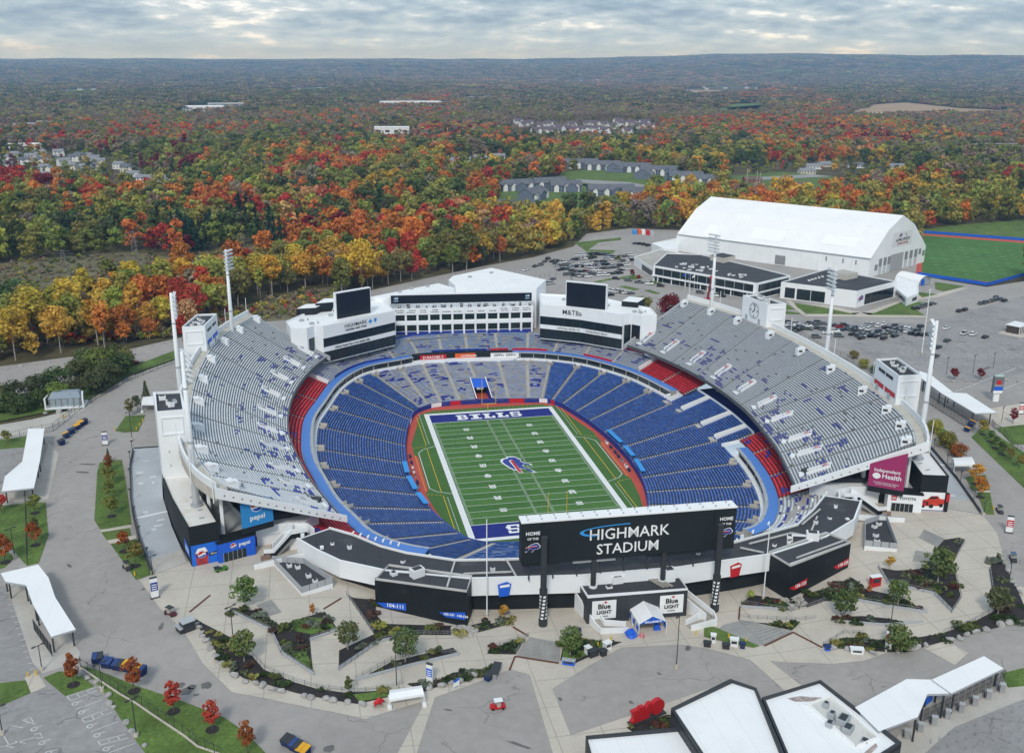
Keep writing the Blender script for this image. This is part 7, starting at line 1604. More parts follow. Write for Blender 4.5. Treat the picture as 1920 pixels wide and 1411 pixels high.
ZONES=[(60,405,'DGGGO'),(60,372,'RRMO'),(150,372,'ORRO'),(220,372,'OROR'),(260,420,'GDGLO'),(170,440,'GGGD'),(60,450,'GGDL'),(400,395,'OORYO'),(340,380,'DGGO'),(300,400,'GDGO'),(470,430,'CCCG'),(440,445,'CCG'),(540,425,'OORP'),(620,440,'RMOO'),(700,465,'OORO'),(760,440,'OORGR'),(830,430,'RORGG'),(900,450,'ROYO'),(860,480,'OOGD'),(960,470,'DGLY'),(1010,450,'YLLG'),(1060,440,'YLG'),(850,395,'GDGG'),(780,400,'GDGO'),(930,395,'ROGG'),(980,410,'YLRM'),(1080,410,'LGYD'),(1150,405,'GDLB'),(1220,395,'YYOG'),(1300,385,'YOYG'),(1420,378,'YOL'),(1520,375,'YYOL'),(1620,378,'YLDO'),(1690,372,'YYYO'),(1760,385,'YOGL'),(1830,385,'GYLR'),(1900,390,'GGLY'),
 (30,560,'GGDY'),(110,545,'GGL'),(190,520,'OORR'),(250,520,'ROMO'),(330,510,'ROMR'),(130,590,'GGLY'),(210,590,'GYLO'),(280,600,'YORL'),(340,570,'YYLR'),(400,540,'RORO'),(430,560,'YYLO'),(500,540,'YRLO'),(470,500,'ORMR'),(540,510,'RORG'),(560,545,'LLGY'),(640,520,'LLYO'),(620,480,'OORR'),(700,500,'OYRR'),(760,500,'ORRY'),(820,510,'YOLR'),(870,520,'OOYG'),(930,500,'YLGO'),(990,480,'LLYG'),(1040,470,'LGY'),
 (600,320,'OORRY'),(680,325,'RROO'),(560,305,'OOYG'),(520,345,'ORGD'),(450,335,'GDGL'),(400,310,'GGDO'),(350,260,'GGOR'),(480,275,'DGGD'),(640,275,'DDGR'),(720,300,'OGGY'),(800,265,'RPOM'),(850,280,'OOPD'),(900,275,'DGOD'),(300,300,'MGG'),(290,318,'MMDG'),(230,300,'GDB'),(100,320,'GDMGY'),(170,330,'LLGD'),(40,300,'DMGY'),(160,280,'GBDR'),(1000,275,'DODG'),(1100,265,'DDGO'),(1180,270,'DGYD'),(1250,275,'OGRDB'),(1320,270,'DDGY'),(1400,250,'RROG'),(1450,255,'OORG'),(1500,262,'OORD'),(1560,290,'ROPD'),(1700,255,'OYOG'),(1620,262,'ORM'),(1650,310,'DDGY'),(1740,300,'DGB'),(1800,330,'GBRG'),(1850,320,'GBB'),(1850,250,'BBOB'),(1400,300,'DDGY'),(1480,300,'DGRO'),(1330,300,'DGGY'),(1000,310,'GGOD'),(1060,300,'GRLO'),(950,330,'OORY'),(880,330,'GGOL'),(800,340,'GDYO'),(740,350,'GDGY'),
 (200,230,'BBGO'),(100,215,'BBG'),(100,185,'DDBG'),(250,205,'BDDB'),(400,235,'BGOB'),(500,190,'DDBG'),(600,200,'BGDB'),(700,225,'BBOG'),(800,205,'BRBO'),(950,205,'BDGB'),(1050,225,'BBB'),(1200,215,'BBBG'),(1300,190,'BDDB'),(1450,180,'BOBD'),(1550,205,'BGOB'),(1650,180,'BBGD'),(1800,180,'DDGB'),(1900,180,'BBD'),(1880,230,'BBPB'),(200,160,'DBB'),(500,155,'BDDB'),(900,155,'BBDP'),(1300,150,'BPBD'),(1600,145,'BBBD'),(100,140,'BDB'),(960,135,'BBD'),(1800,140,'BBD'),(1400,135,'BBD')]
ZW=[(*gr(a,b).xy,c) for a,b,c in ZONES]
CELL={}
def palette(x,y,r):
 c=palette1(x,y,r)
 return r.choice('OOPR') if c=='R' and r.random()<.5 else c
def palette1(x,y,r):
 if r.random()<.62:
  k=(int(x//26),int(y//34))
  if k not in CELL:CELL[k]=palette0((k[0]+.5)*26,(k[1]+.5)*34,random.Random(k[0]*7919+k[1]))
  return CELL[k]
 return palette0(x,y,r)
def palette0(x,y,r):
 best=[];d0=math.hypot(x-CP[0],y-CP[1])
 for zx,zy,p in ZW:
  d=math.hypot(zx-CP[0],zy-CP[1]);ang=(x-CP[0])*(zy-CP[1])-(y-CP[1])*(zx-CP[0]);ang=abs(ang)/(d*d0+1e-6);dr=abs(math.log(d0/d));best.append((ang*ang*6+dr*dr*1.3+r.uniform(0,.004),p))
 best.sort(key=lambda q:q[0])
 if r.random()<(.26 if d0<900 else .45):return r.choice('GGDLLB' if d0<1500 else 'BBGDBL')
 return r.choice(best[0][1])
def tint(c,r,a=.18):k=1+r.uniform(-a,a);return (PAL[c][0]*k*(1+r.uniform(-.12,.12)),PAL[c][1]*k*(1+r.uniform(-.15,.15)),PAL[c][2]*k*(1+r.uniform(-.15,.15)))
clear_polys=list(CLEAR.values())
clear_bb=[(min(p[0] for p in c),max(p[0] for p in c),min(p[1] for p in c),max(p[1] for p in c),c) for c in clear_polys]
PADS={}
for kx,ky,kr in KEEP:
 for gx in range(int((kx-kr)//60),int((kx+kr)//60)+1):
  for gy in range(int((ky-kr)//60),int((ky+kr)//60)+1):PADS.setdefault((gx,gy),[]).append((kx,ky,kr))
def free(x,y,pad=0):
 for x0,x1,y0,y1,c in clear_bb:
  if x0 <= x <= x1 and y0 <= y <= y1 and inpoly(x,y,c):return False
 for kx,ky,kr in PADS.get((int(x//60),int(y//60)),()):
  if (x-kx)**2+(y-ky)**2<kr*kr:return False
 return True
SUB=[wp_(l) for l in ([(-60,290),(60,284),(200,286),(262,300),(350,336),(350,352),(200,362),(60,352),(-60,350)],[(950,232),(1100,224),(1240,230),(1240,262),(1100,275),(950,262)],[(1360,310),(1560,300),(1720,308),(1720,330),(1580,372),(1360,378)],[(830,290),(960,290),(960,322),(830,322)],[(330,193),(490,193),(490,225),(330,222)],[(690,188),(860,188),(860,210),(690,212)],[(680,240),(790,240),(790,272),(680,270)])]
def suburb(x,y):return any(inpoly(x,y,c) for c in SUB)
def wedge(r0,r1,sp,seed,jit_=.45,half=R(34)):
 r=random.Random(seed);o=[];ca,sa=math.sin(YAW),math.cos(YAW);n=int(r1/sp)+1
 for i in range(-n,n+1):
  for j in range(-n,n+1):
   x,y=(i+r.uniform(-jit_,jit_))*sp,(j+r.uniform(-jit_,jit_))*sp;q=math.hypot(x,y)
   if not r0 <= q<r1:continue
   if x*ca+y*sa<q*math.cos(half):continue
   o.append((x+CP[0],y+CP[1]))
 return o
rf_=random.Random(77)
near_pts=[(x,y) for x,y in wedge(380,1500,8.6,5) if free(x,y)]
# keep the woods off the lawns and the stadium's own grounds
near_pts=[p for p in near_pts if not (p[1]<60 and abs(p[0])<190) and not (p[0]>60 and p[1]<225 and p[0]<330)]
near_pts=[p for p in near_pts if rf_.random()<.88]
near_pts=[p for p in near_pts if not suburb(*p) or rf_.random()<.30]
near_pts.sort(key=lambda p:(p[0]-CP[0])**2+(p[1]-CP[1])**2)
PROTO=[]
for k in range(7):
 H=rf_.uniform(13,18);rx=rf_.uniform(4.2,5.6) if k<5 else rf_.uniform(2.8,3.4);b=H*rf_.uniform(.22,.34)
 PROTO.append((clump_crown('crown',100+k,H,rx,b,40,30,.52,'round' if k<5 else 'tall'),trunk_mesh('trunk',k,H,b,.24,bark if k % 2 else bark_pale,6,rx*.7),H,rx))
CONI=[(clump_crown('crown',200+k,14+k,3.2,1.5,44,22,.45,'cone'),trunk_mesh('trunk',30+k,14+k,1.5,.2,bark,0),14+k,3.2) for k in range(2)]
TL=[]
def place_tree(x,y,code,s,place,r,proto=None,name='broadleaf_tree',cat='tree',z=None,one=None,many=None,group='autumn trees at the edge of the wood'):
 cm,tm_,H,rx=proto or (r.choice(CONI) if code=='C' else r.choice(PROTO));z=gz(x,y)-.1 if z is None else z
 root=thing(name if code != 'C' else 'conifer_tree',None,cat,(x,y,z),group,local=True);root.rotation_euler=(0,0,r.uniform(0,6.28));root.scale=(s*r.uniform(.9,1.1),s*r.uniform(.9,1.1),s)
 t_=bpy.data.objects.new('trunk',tm_);COL.objects.link(t_);t_.parent=root
 c_=bpy.data.objects.new('crown',cm);COL.objects.link(c_);c_.parent=root;c_['tint']=list(tint(code,r))
 w_=WORD[code];TL.append((root,one or f'{w_} tree',many or f'{w_} trees',place));return root
n_ind=0;rest=[]
def spot(x,y):
 px_,py_,_=px_of((x,y,17));
 a=['at far left','left of near mast','between left masts','behind left deck','behind left club','behind press building','left of far lot','behind far lot','behind white hall','right of white hall','by practice field'][min(10,max(0,int((px_+60)/180)))]
 b='front row' if py_>600 else 'second belt' if py_>545 else 'mid wood' if py_>490 else 'far belt' if py_>440 else 'back wood'
 return f'{b} {a}'
for (x,y) in near_pts:
 px_,py_,dd=px_of((x,y,17));code=palette(x,y,rf_)
 if n_ind<235 and -10<px_<1930 and rf_.random()<.9:place_tree(x,y,code,rf_.choice((.8,1.0,1.15,1.3,1.5))*rf_.uniform(.88,1.12),spot(x,y),rf_);n_ind+=1
 else:rest.append((x,y,code))
# the wood that reads as one mass: instanced crowns on points
LIB=bpy.data.collections.new('tree_library')
def lib(name,me):o=bpy.data.objects.new(name,me);LIB.objects.link(o);return o
def forest(name,label,pts,protos):
 col_=bpy.data.collections.new(name+'_kinds')
 for i,me in enumerate(protos):o=bpy.data.objects.new(f'kind_{i:02d}',me);col_.objects.link(o)
 me=bpy.data.meshes.new(name);me.from_pydata([p[0] for p in pts],[],[])
 a=me.attributes.new('tint','FLOAT_COLOR','POINT');a.data.foreach_set('color',[v for p in pts for v in (*p[1],1)])
 a=me.attributes.new('scl','FLOAT_VECTOR','POINT');a.data.foreach_set('vector',[v for p in pts for v in p[2]])
 a=me.attributes.new('rot','FLOAT_VECTOR','POINT');a.data.foreach_set('vector',[v for p in pts for v in (0,0,p[3])])
 a=me.attributes.new('idx','INT','POINT');a.data.foreach_set('value',[p[4] for p in pts])
 o=bpy.data.objects.new(name,me);COL.objects.link(o);o['kind']='stuff';o['label']=label;o['category']='woodland'
 ng=bpy.data.node_groups.new(name,'GeometryNodeTree');ng.interface.new_socket('Geometry',in_out='INPUT',socket_type='NodeSocketGeometry');ng.interface.new_socket('Geometry',in_out='OUTPUT',socket_type='NodeSocketGeometry')
 n=ng.nodes;gi,go=n.new('NodeGroupInput'),n.new('NodeGroupOutput');ip=n.new('GeometryNodeInstanceOnPoints');ci=n.new('GeometryNodeCollectionInfo');ci.inputs['Collection'].default_value=col_;ci.inputs['Separate Children'].default_value=True;ci.inputs['Reset Children'].default_value=True
 ip.inputs['Pick Instance'].default_value=True;L=ng.links.new
 def na(nm,t):q=n.new('GeometryNodeInputNamedAttribute');q.data_type=t;q.inputs[0].default_value=nm;return q.outputs[0]
 L(gi.outputs[0],ip.inputs['Points']);L(ci.outputs[0],ip.inputs['Instance']);L(na('idx','INT'),ip.inputs['Instance Index']);L(na('rot','FLOAT_VECTOR'),ip.inputs['Rotation']);L(na('scl','FLOAT_VECTOR'),ip.inputs['Scale']);L(ip.outputs[0],go.inputs[0])
 md=o.modifiers.new('scatter','NODES');md.node_group=ng;return o
MID=[clump_crown('mid_crown',300+k,(12,13.5,11,12.5,14)[k],(4.9,5.4,4.6,5.2,3.4)[k],1.2,18,17,.78,'round' if k<4 else 'tall') for k in range(5)]+[clump_crown('mid_cone',320,13.5,3.0,.8,22,12,.62,'cone'),clump_crown('mid_shrub',321,3.4,2.2,.1,9,10,.5,'round')]
GRV=[]
for k in range(4):
 me_r=random.Random(400+k);V_,F_,S_=[],[],[]
 for t in range(13):
  a,d=me_r.uniform(0,6.28),19*math.sqrt(me_r.random());cx,cy=d*math.cos(a),d*math.sin(a);h=me_r.uniform(9,15);rx=me_r.uniform(4,6.4);g0=me_r.uniform(.6,1.35);hue=(me_r.uniform(.75,1.35),me_r.uniform(.85,1.15),me_r.uniform(.7,1.25))
  for l in range(30):
   n_=Vector((me_r.gauss(0,1),me_r.gauss(0,1),abs(me_r.gauss(0,.8)))).normalized();p=Vector((cx,cy,h*.5))+Vector((n_.x*rx,n_.y*rx,n_.z*h*.5))*me_r.uniform(.7,1.0);o=(n_+Vector((me_r.uniform(-.5,.5),me_r.uniform(-.5,.5),me_r.uniform(-.2,.5)))).normalized();q=o.orthogonal().normalized();e_=o.cross(q);s=me_r.uniform(1.2,2.1);i=len(V_)
   V_+=[tuple(p-q*s),tuple(p-e_*s),tuple(p+q*s),tuple(p+e_*s)];F_.append((i,i+1,i+2,i+3));g=g0*me_r.uniform(.8,1.2);S_+=[g*hue[0],g*hue[1],g*hue[2],1]*4
 me=bpy.data.meshes.new('grove');me.from_pydata(V_,[],F_);me.materials.append(leaf_m);at_=me.attributes.new('shade','FLOAT_COLOR','CORNER');at_.data.foreach_set('color',S_);me.update();GRV.append(me)
pts=[]
for x,y,code in rest:
 s=rf_.choice((.7,.9,1.1,1.3,1.6))*rf_.uniform(.88,1.12)*(.62 if suburb(x,y) else 1);k=5 if code=='C' else rf_.randrange(5);pts.append(((x,y,gz(x,y)-.2),tint(code,rf_),(s,s,s*rf_.uniform(.85,1.15)),rf_.uniform(0,6.28),k))
for key,n_,box in (('corridor',1500,None),('scrub',420,None)):
 c=CLEAR[key];x0,x1,y0,y1=min(p[0] for p in c),max(p[0] for p in c),min(p[1] for p in c),max(p[1] for p in c);q=0
 while q<n_:
  x,y=rf_.uniform(x0,x1),rf_.uniform(y0,y1);q+=1
  if inpoly(x,y,c):s=rf_.uniform(.35,1.1);pts.append(((x,y,gz(x,y)-.1),tint(rf_.choice('BBGLBBD'),rf_),(s,s,s*.8),rf_.uniform(0,6.28),6))
for k in range(700):          # brush along the wood's front edge
 px_=rf_.uniform(-40,640);py_=640-max(0,px_-0)*.075+rf_.uniform(-16,16) if px_<345 else 612-(px_-345)*.16+rf_.uniform(-18,14);g=gr(px_,py_)
 if not inpoly(g.x,g.y,CLEAR['asphalt']) and not inpoly(g.x,g.y,CLEAR['upper']):s=rf_.uniform(.4,1.2);pts.append(((g.x,g.y,g.z-.1),tint(rf_.choice('BGLBBYGR'),rf_),(s,s,s),rf_.uniform(0,6.28),6))
ns=0
for x,y in wedge(1500,2700,11.5,6):
 if free(x,y) and not (suburb(x,y) and rf_.random()<.65):
  code=palette(x,y,rf_);s=rf_.uniform(.95,1.6)*(.6 if suburb(x,y) else 1);pts.append(((x,y,gz(x,y)-.3),tint(code,rf_),(s,s,s*.9),rf_.uniform(0,6.28),5 if code=='C' else rf_.randrange(5)))
forest('woodland','autumn wood of red, orange and green trees behind the stadium',pts,MID)
gp=[]
for r0,r1,sp,s0 in ((2700,5200,30,1.0),(5200,10500,62,2.1),(10500,21000,150,4.8)):
 for x,y in wedge(r0,r1,sp,int(r0),half=R(33)):
  if free(x,y):code=palette(x,y,rf_);s=s0*rf_.uniform(.85,1.25);gp.append(((x,y,gz(x,y)-1.0),tuple(v*.78 for v in tint(code,rf_,.28)),(s,s,s0**.25*rf_.uniform(.8,1.2)),rf_.uniform(0,6.28),rf_.randrange(4)))
forest('distant_woods','hazy distant woods reaching to the hills on the horizon',gp,GRV)
print('trees',n_ind,len(pts),len(gp))
# ------------------------------------------------------------------ plaza trees, shrubs and boulders
TP=clump_crown('crown',501,7.0,2.3,1.9,26,26,.32,'round');TPt=trunk_mesh('trunk',61,7,1.9,.12,bark,4,1.5)
TO=clump_crown('crown',502,7.4,1.9,1.8,26,28,.28,'tall');TOt=trunk_mesh('trunk',62,7.4,1.8,.12,bark,4,1.2)
TBi=clump_crown('crown',503,7.6,3.0,1.2,34,26,.32,'round');TBt=trunk_mesh('trunk',63,7.6,1.4,.16,bark_pale,7,2.2)
TBu=clump_crown('crown',504,9.0,5.6,.2,46,30,.5,'round');TBut=trunk_mesh('trunk',64,9,.8,.3,bark,6,3)
YP={'round':(TP,TPt,7.0,2.3),'oval':(TO,TOt,7.4,1.9),'birch':(TBi,TBt,7.6,3.0),'bush':(TBu,TBut,9,5.6),'cone':CONI[0]}
PAL.update({'A':(.34,.10,.03),'Q':(.22,.20,.05),'V':(.12,.15,.05)});WORD.update({'A':'rusty orange','Q':'golden green','V':'pale green'})
ry=random.Random(91)
YT=[(138,1284,'oval','A',1.0,'beside the gate pavement at the lower left'),(252,1296,'oval','A',1.05,'by the fence below the dumpsters'),(326,1334,'oval','R',.95,'on the lawn strip at the lower left'),(398,1368,'oval','R',.9,'on the lawn strip at the lower left'),(465,1412,'oval','A',.95,'on the lawn strip at the lower left'),
 (67,1022,'round','A',.95,'on the lawn left of the road'),(10,1054,'round','A',1.1,'at the left edge of the lawn'),(3,962,'round','R',.8,'at the far left edge by the gate'),(66,962,'round','G',.8,'at the lawn corner by the left gate'),(67,995,'oval','V',.6,'on the lawn left of the road'),
 (210,968,'round','Q',.9,'on the lawn island left of the ramp'),(208,935,'round','Q',.8,'on the lawn island left of the ramp'),(206,910,'round','Q',.9,'on the lawn island left of the ramp'),(205,885,'oval','A',.8,'on the lawn island left of the ramp'),(204,866,'cone','D',.32,'on the lawn island left of the ramp'),
 (233,1034,'round','A',.85,'beside the foot of the left ramp'),(255,1061,'round','Q',.95,'beside the foot of the left ramp'),(244,780,'oval','Q',.9,'on the small lawn behind the left tower'),(258,769,'round','D',.8,'on the small lawn behind the left tower'),(275,752,'cone','D',.55,'behind the left side building'),(14,832,'round','G',.7,'near the left gate canopy'),
 (1751,812,'bush','L',.55,'beside the right ramp wall'),(1773,840,'bush','Q',.62,'beside the right ramp wall'),(1797,856,'bush','A',.5,'beside the right ramp wall'),(1843,815,'round','L',.8,'on the grass bank on the right'),(1856,828,'round','V',.6,'on the grass bank on the right'),(1865,840,'round','V',.6,'on the grass bank on the right'),(1878,852,'round','V',.65,'on the grass bank on the right'),(1893,864,'round','Q',.65,'on the grass bank on the right'),(1911,879,'round','Q',.7,'on the grass bank on the right'),(1828,908,'round','Y',.95,'beside the foot of the right ramp'),(1838,932,'round','O',.95,'beside the foot of the right ramp'),
 (460,1138,'birch','V',1.0,'in the upper bed of the left switchback ramps'),(458,1240,'birch','V',.95,'in the bank below the left switchback ramps'),(652,1217,'birch','V',.9,'in the middle bed of the left switchback ramps'),(760,1240,'birch','V',1.05,'in the lower bed of the left switchback ramps'),(654,1299,'oval','V',.55,'in the boulder bank of the near plaza'),(586,1153,'oval','O',.42,'in the triangular bed of the left ramps'),(718,1187,'round','L',.45,'beside the left black block'),(944,1161,'round','Y',.55,'in front of the white wall left of the scoreboard post'),(1069,1230,'birch','V',.95,'in the bed left of the entrance steps'),
 (1406,1127,'round','L',.45,'in the shrub bed by the right scoreboard post'),(1580,1159,'birch','V',1.0,'on the ramp bed right of the black block'),(1668,1066,'round','Y',.5,'in front of the right service block'),(1758,1094,'birch','V',1.25,'in the big bed of the right ramps'),(1683,1134,'birch','V',.85,'in the narrow bed of the right ramps'),(1683,1215,'bush','V',.62,'behind the red and white totem'),(1870,1153,'birch','V',.95,'at the lower end of the right ramps'),(1629,1114,'oval','O',.4,'in the narrow bed of the right ramps'),
 (1256,590,'bush','M',1.15,'at the far end of the right upper deck'),(1205,588,'bush','G',.95,'beside the right club building'),(1185,522,'round','M',.8,'on a grass island of the far car park'),(1197,522,'bush','R',.25,'on a grass island of the far car park'),(1108,490,'round','D',.8,'in the far car park'),(1160,492,'round','G',.7,'in the far car park'),(1788,713,'round','M',.75,'in the stone row by the right gate canopy'),(1838,712,'round','M',.7,'in the stone row by the right gate canopy'),(1899,794,'oval','M',.8,'on the grass beside the right gate'),(1749,428,'oval','R',1.2,'alone on the grass by the practice field'),
 (1620,690,'bush','L',.45,'behind the right upper deck'),(1600,672,'bush','Q',.4,'behind the right upper deck'),(1640,700,'bush','D',.4,'behind the right upper deck')]
for (x,y,k,c,s,pl) in YT:g=gr(x,y);place_tree(g.x,g.y,c,s,pl,ry,YP[k],'ornamental_tree',group='ornamental trees round the stadium',one=f'{WORD[c]} ornamental tree',many=f'{WORD[c]} ornamental trees')
for (x,y) in ((138,1284),(252,1296),(326,1334),(398,1368),(67,1022),(210,968),(233,1034),(255,1061),(66,962),(10,1054),(1843,815),(1856,828),(1865,840),(1878,852),(1828,908),(1838,932)):
 g=gr(x,y);mb=MB();mb.face([(g.x+1.25*math.cos(a),g.y+1.25*math.sin(a),g.z+.14) for a in [i*math.pi/8 for i in range(16)]]);tag(mb.build('mulch_ring',mulch),None,None);COL.objects[-1]['kind']='structure'
for (x,y,s) in ((10,772,.8),(40,775,.75),(75,765,.8),(110,757,.85),(145,748,.85),(180,736,.95),(205,722,1.0),(228,706,1.05),(235,690,.9),(190,700,1.1),(150,715,1.0),(110,730,.95),(70,742,.9),(30,752,.85),(160,690,.9),(215,682,.9),(-10,760,.9)):
 g=gr(x,y);place_tree(g.x,g.y,rf_.choice('DDG'),s,'in the dense clump left of the stadium',ry,YP['bush'],'leafy_tree',group='leafy clump on the left',one='dark green leafy tree',many='dark green leafy trees')
single_out(TL)
SH=[clump_crown('shrub',600+k,(.9,1.2,.7,1.5)[k],(1.1,.9,1.3,.8)[k],0,12,16,.22,'round') for k in range(4)]
SL=[];PALS={'D':((.045,.075,.025),'dark green'),'G':((.10,.12,.035),'olive'),'B':((.10,.06,.045),'brown'),'S':((.15,.18,.13),'grey green'),'W':((.13,.05,.035),'reddish'),'Y':((.26,.25,.07),'yellow green')}
BEDP=['beside the left switchback ramp','against the left black block','in the long low ramp bed on the left','in the boulder bank of the left plaza','at the top of the left boulder bank','behind the blue sign board','above the entrance steps','left of the entrance steps','below the left white wall','by the steps of the lower plaza','beside the ticket hall','by the right scoreboard post','above the right steps','in the bed of the lower right plaza','against the right black block','in the big bed of the right ramps','in the boulder bank of the right plaza','in the upper narrow bed on the right','in the lower narrow bed on the right','in the stone edged bed on the right']
for bi,bp in enumerate(BEDS):
 w_=[tuple(gr(*p).xy) for p in bp];ar=abs(area(w_));x0,x1,y0,y1=min(p[0] for p in w_),max(p[0] for p in w_),min(p[1] for p in w_),max(p[1] for p in w_);n=min(20,int(ar/13)+3);t=0
 while n>0 and t<400:
  t+=1;x,y=ry.uniform(x0,x1),ry.uniform(y0,y1)
  if not inpoly(x,y,w_):continue
  n -= 1;c=ry.choice('DDGGBSWY' if bi not in (0,15,16) else 'DGSSBBWG');o=bpy.data.objects.new('shrub',ry.choice(SH));COL.objects.link(o);o.location=(x,y,gz(x,y)+.03);s=ry.uniform(.7,1.5);o.scale=(s*ry.uniform(.9,1.6),s*ry.uniform(.9,1.6),s*ry.uniform(.55,.9));o.rotation_euler=(0,0,ry.uniform(0,6));k=ry.uniform(.8,1.2);o['tint']=[v*k for v in PALS[c][0]];tag(o,None,'shrub','shrubs in the plaza beds');SL.append((o,f'{PALS[c][1]} shrub',f'{PALS[c][1]} shrubs',BEDP[bi]))
single_out(SL)
# low ground cover that greens the mulch in drifts
gc=MB();gcol=[(.06,.095,.03),(.10,.125,.04),(.085,.06,.04),(.14,.155,.07),(.05,.075,.035)]
for bi,bp in enumerate(BEDS):
 w_=[tuple(gr(*p).xy) for p in bp];x0,x1,y0,y1=min(p[0] for p in w_),max(p[0] for p in w_),min(p[1] for p in w_),max(p[1] for p in w_);seeds=[(ry.uniform(x0,x1),ry.uniform(y0,y1),ry.uniform(1.2,3.2),ry.choice(gcol)) for _ in range(int(abs(area(w_))/14)+3)]
 for cx,cy,cr_,cc in seeds:
  for _ in range(int(cr_*cr_*15)):
   a,d=ry.uniform(0,6.28),cr_*math.sqrt(ry.random());x,y=cx+d*math.cos(a),cy+d*math.sin(a)
   if not inpoly(x,y,w_):continue
   z=gz(x,y)+.12+ry.uniform(0,.28);s=ry.uniform(.16,.34);n_=Vector((ry.uniform(-.7,.7),ry.uniform(-.7,.7),1)).normalized();q=n_.orthogonal().normalized();e_=n_.cross(q);p=Vector((x,y,z));k=ry.uniform(.7,1.3);gc.face([p-q*s,p-e_*s,p+q*s,p+e_*s],0,tuple(v*k for v in cc))
o=gc.build('ground_cover',vcol_mat('ground_cover_leaves',.85,.15),kind='stuff');o['label']='low leafy ground cover drifting through the plaza beds';o['category']='ground cover'
def rock_mesh(seed):
 r=random.Random(seed);bm=bmesh.new();bmesh.ops.create_icosphere(bm,subdivisions=2,radius=1)
 ax=[Vector((r.uniform(-1,1),r.uniform(-1,1),r.uniform(-1,1))).normalized() for _ in range(9)];cut=[r.uniform(.55,.85) for _ in ax]
 for v in bm.verts:
  for a,c in zip(ax,cut):
   d=v.co.dot(a)
   if d>c:v.co -= a*(d-c)
  v.co.z *= .75
 me=bpy.data.meshes.new('boulder');bm.to_mesh(me);bm.free();me.materials.append(rock_m);return me
RK=[rock_mesh(k) for k in range(5)];BL=[]
def boulders(pl,gap,s0,s1,place,skip=0):
 P_=[gr(*p) for p in pl]
 for a,b in zip(P_,P_[1:]):
  L=(b-a).length;k=max(1,int(L/gap))
  for e in range(k):
   p=a+(b-a)*((e+ry.uniform(.2,.8))/k);s=ry.uniform(s0,s1);o=bpy.data.objects.new('boulder',ry.choice(RK));COL.objects.link(o);o.location=(p.x+ry.uniform(-.3,.3),p.y+ry.uniform(-.3,.3),gz(p.x,p.y)+s*.3);o.scale=(s*ry.uniform(.9,1.4),s,s*ry.uniform(.75,1.1));o.rotation_euler=(ry.uniform(-.2,.2),0,ry.uniform(0,6));tag(o,None,'boulder','landscape boulders');BL.append((o,'grey boulder','grey boulders',place))
boulders([(368,1165),(380,1190),(400,1222),(420,1248)],1.8,.6,.9,'along the upper left plaza bank');boulders([(432,1262),(452,1276),(500,1288),(540,1300)],1.9,.7,1.05,'along the kerb below the left ramps');boulders([(550,1302),(580,1306),(620,1312),(660,1320),(690,1322)],2.0,.7,1.0,'along the kerb left of the low white tent')
boulders([(800,1292),(840,1284),(875,1272),(905,1262)],2.2,.7,1.1,'along the kerb right of the low white tent');boulders(z10([(0,1335),(80,1340),(300,1372),(420,1382)]),2.4,.7,1.0,'by the red and white totem');boulders(z10([(590,1385),(680,1362),(850,1322),(1000,1287)]),2.0,.7,1.05,'along the kerb right of the totem');boulders(z10([(1020,1282),(1160,1247),(1340,1197),(1500,1157)]),2.0,.7,1.1,'along the kerb below the right ramps');boulders(z10([(1510,1152),(1640,1112),(1790,1082)]),2.0,.7,1.1,'at the right end of the kerb');boulders(z10([(1595,450),(1640,560),(1700,680),(1760,780),(1810,860)]),1.8,.5,.8,'down the right hand bank')
boulders(z6([(570,810),(620,850),(730,920),(800,1020),(850,1100)]),1.9,.55,.85,'between the fence and the parking bays');boulders(z6([(880,1150),(950,1220),(985,1270),(1030,1330),(1080,1380)]),2.0,.6,.9,'beside the lowest parking bays');boulders([(1700,720),(1760,716),(1800,714),(1850,715)],3.2,.7,1.0,'in the row behind the right gate canopy');boulders([(1870,712),(1895,714),(1925,718)],3.0,.8,1.2,'in the row right of the tall sign');boulders([(65,780),(95,775),(140,770)],3.0,.8,1.2,'by the glass pavilion');boulders([(0,694),(60,684),(100,678)],4.0,.6,.9,'along the far edge of the upper road');boulders([(240,657),(280,649),(330,638)],4.0,.6,.9,'along the upper road behind the left tower')
single_out(BL)
def rubble(px,label):
 w_=[tuple(gr(*p).xy) for p in px];mb=MB();x0,x1,y0,y1=min(p[0] for p in w_),max(p[0] for p in w_),min(p[1] for p in w_),max(p[1] for p in w_);t=0
 while t<260:
  t+=1;x,y=ry.uniform(x0,x1),ry.uniform(y0,y1)
  if inpoly(x,y,w_):mb.box((x,y,gz(x,y)+.02),(ry.uniform(.3,.7),ry.uniform(.3,.6),ry.uniform(.2,.5)),ry.uniform(0,3))
 o=mb.build('rubble',mat('pale_rubble',(.45,.43,.40),.9,.35,1.5),kind='stuff');o['label']=label;o['category']='rubble'
rubble(z9([(840,480),(920,430),(980,460),(1100,420),(1185,510),(1000,585),(850,560)]),'pale rubble under the right black block');rubble(z7([(1590,490),(1720,480),(1780,520),(1740,560),(1590,550)]),'pale rubble at the corner of the left black block')

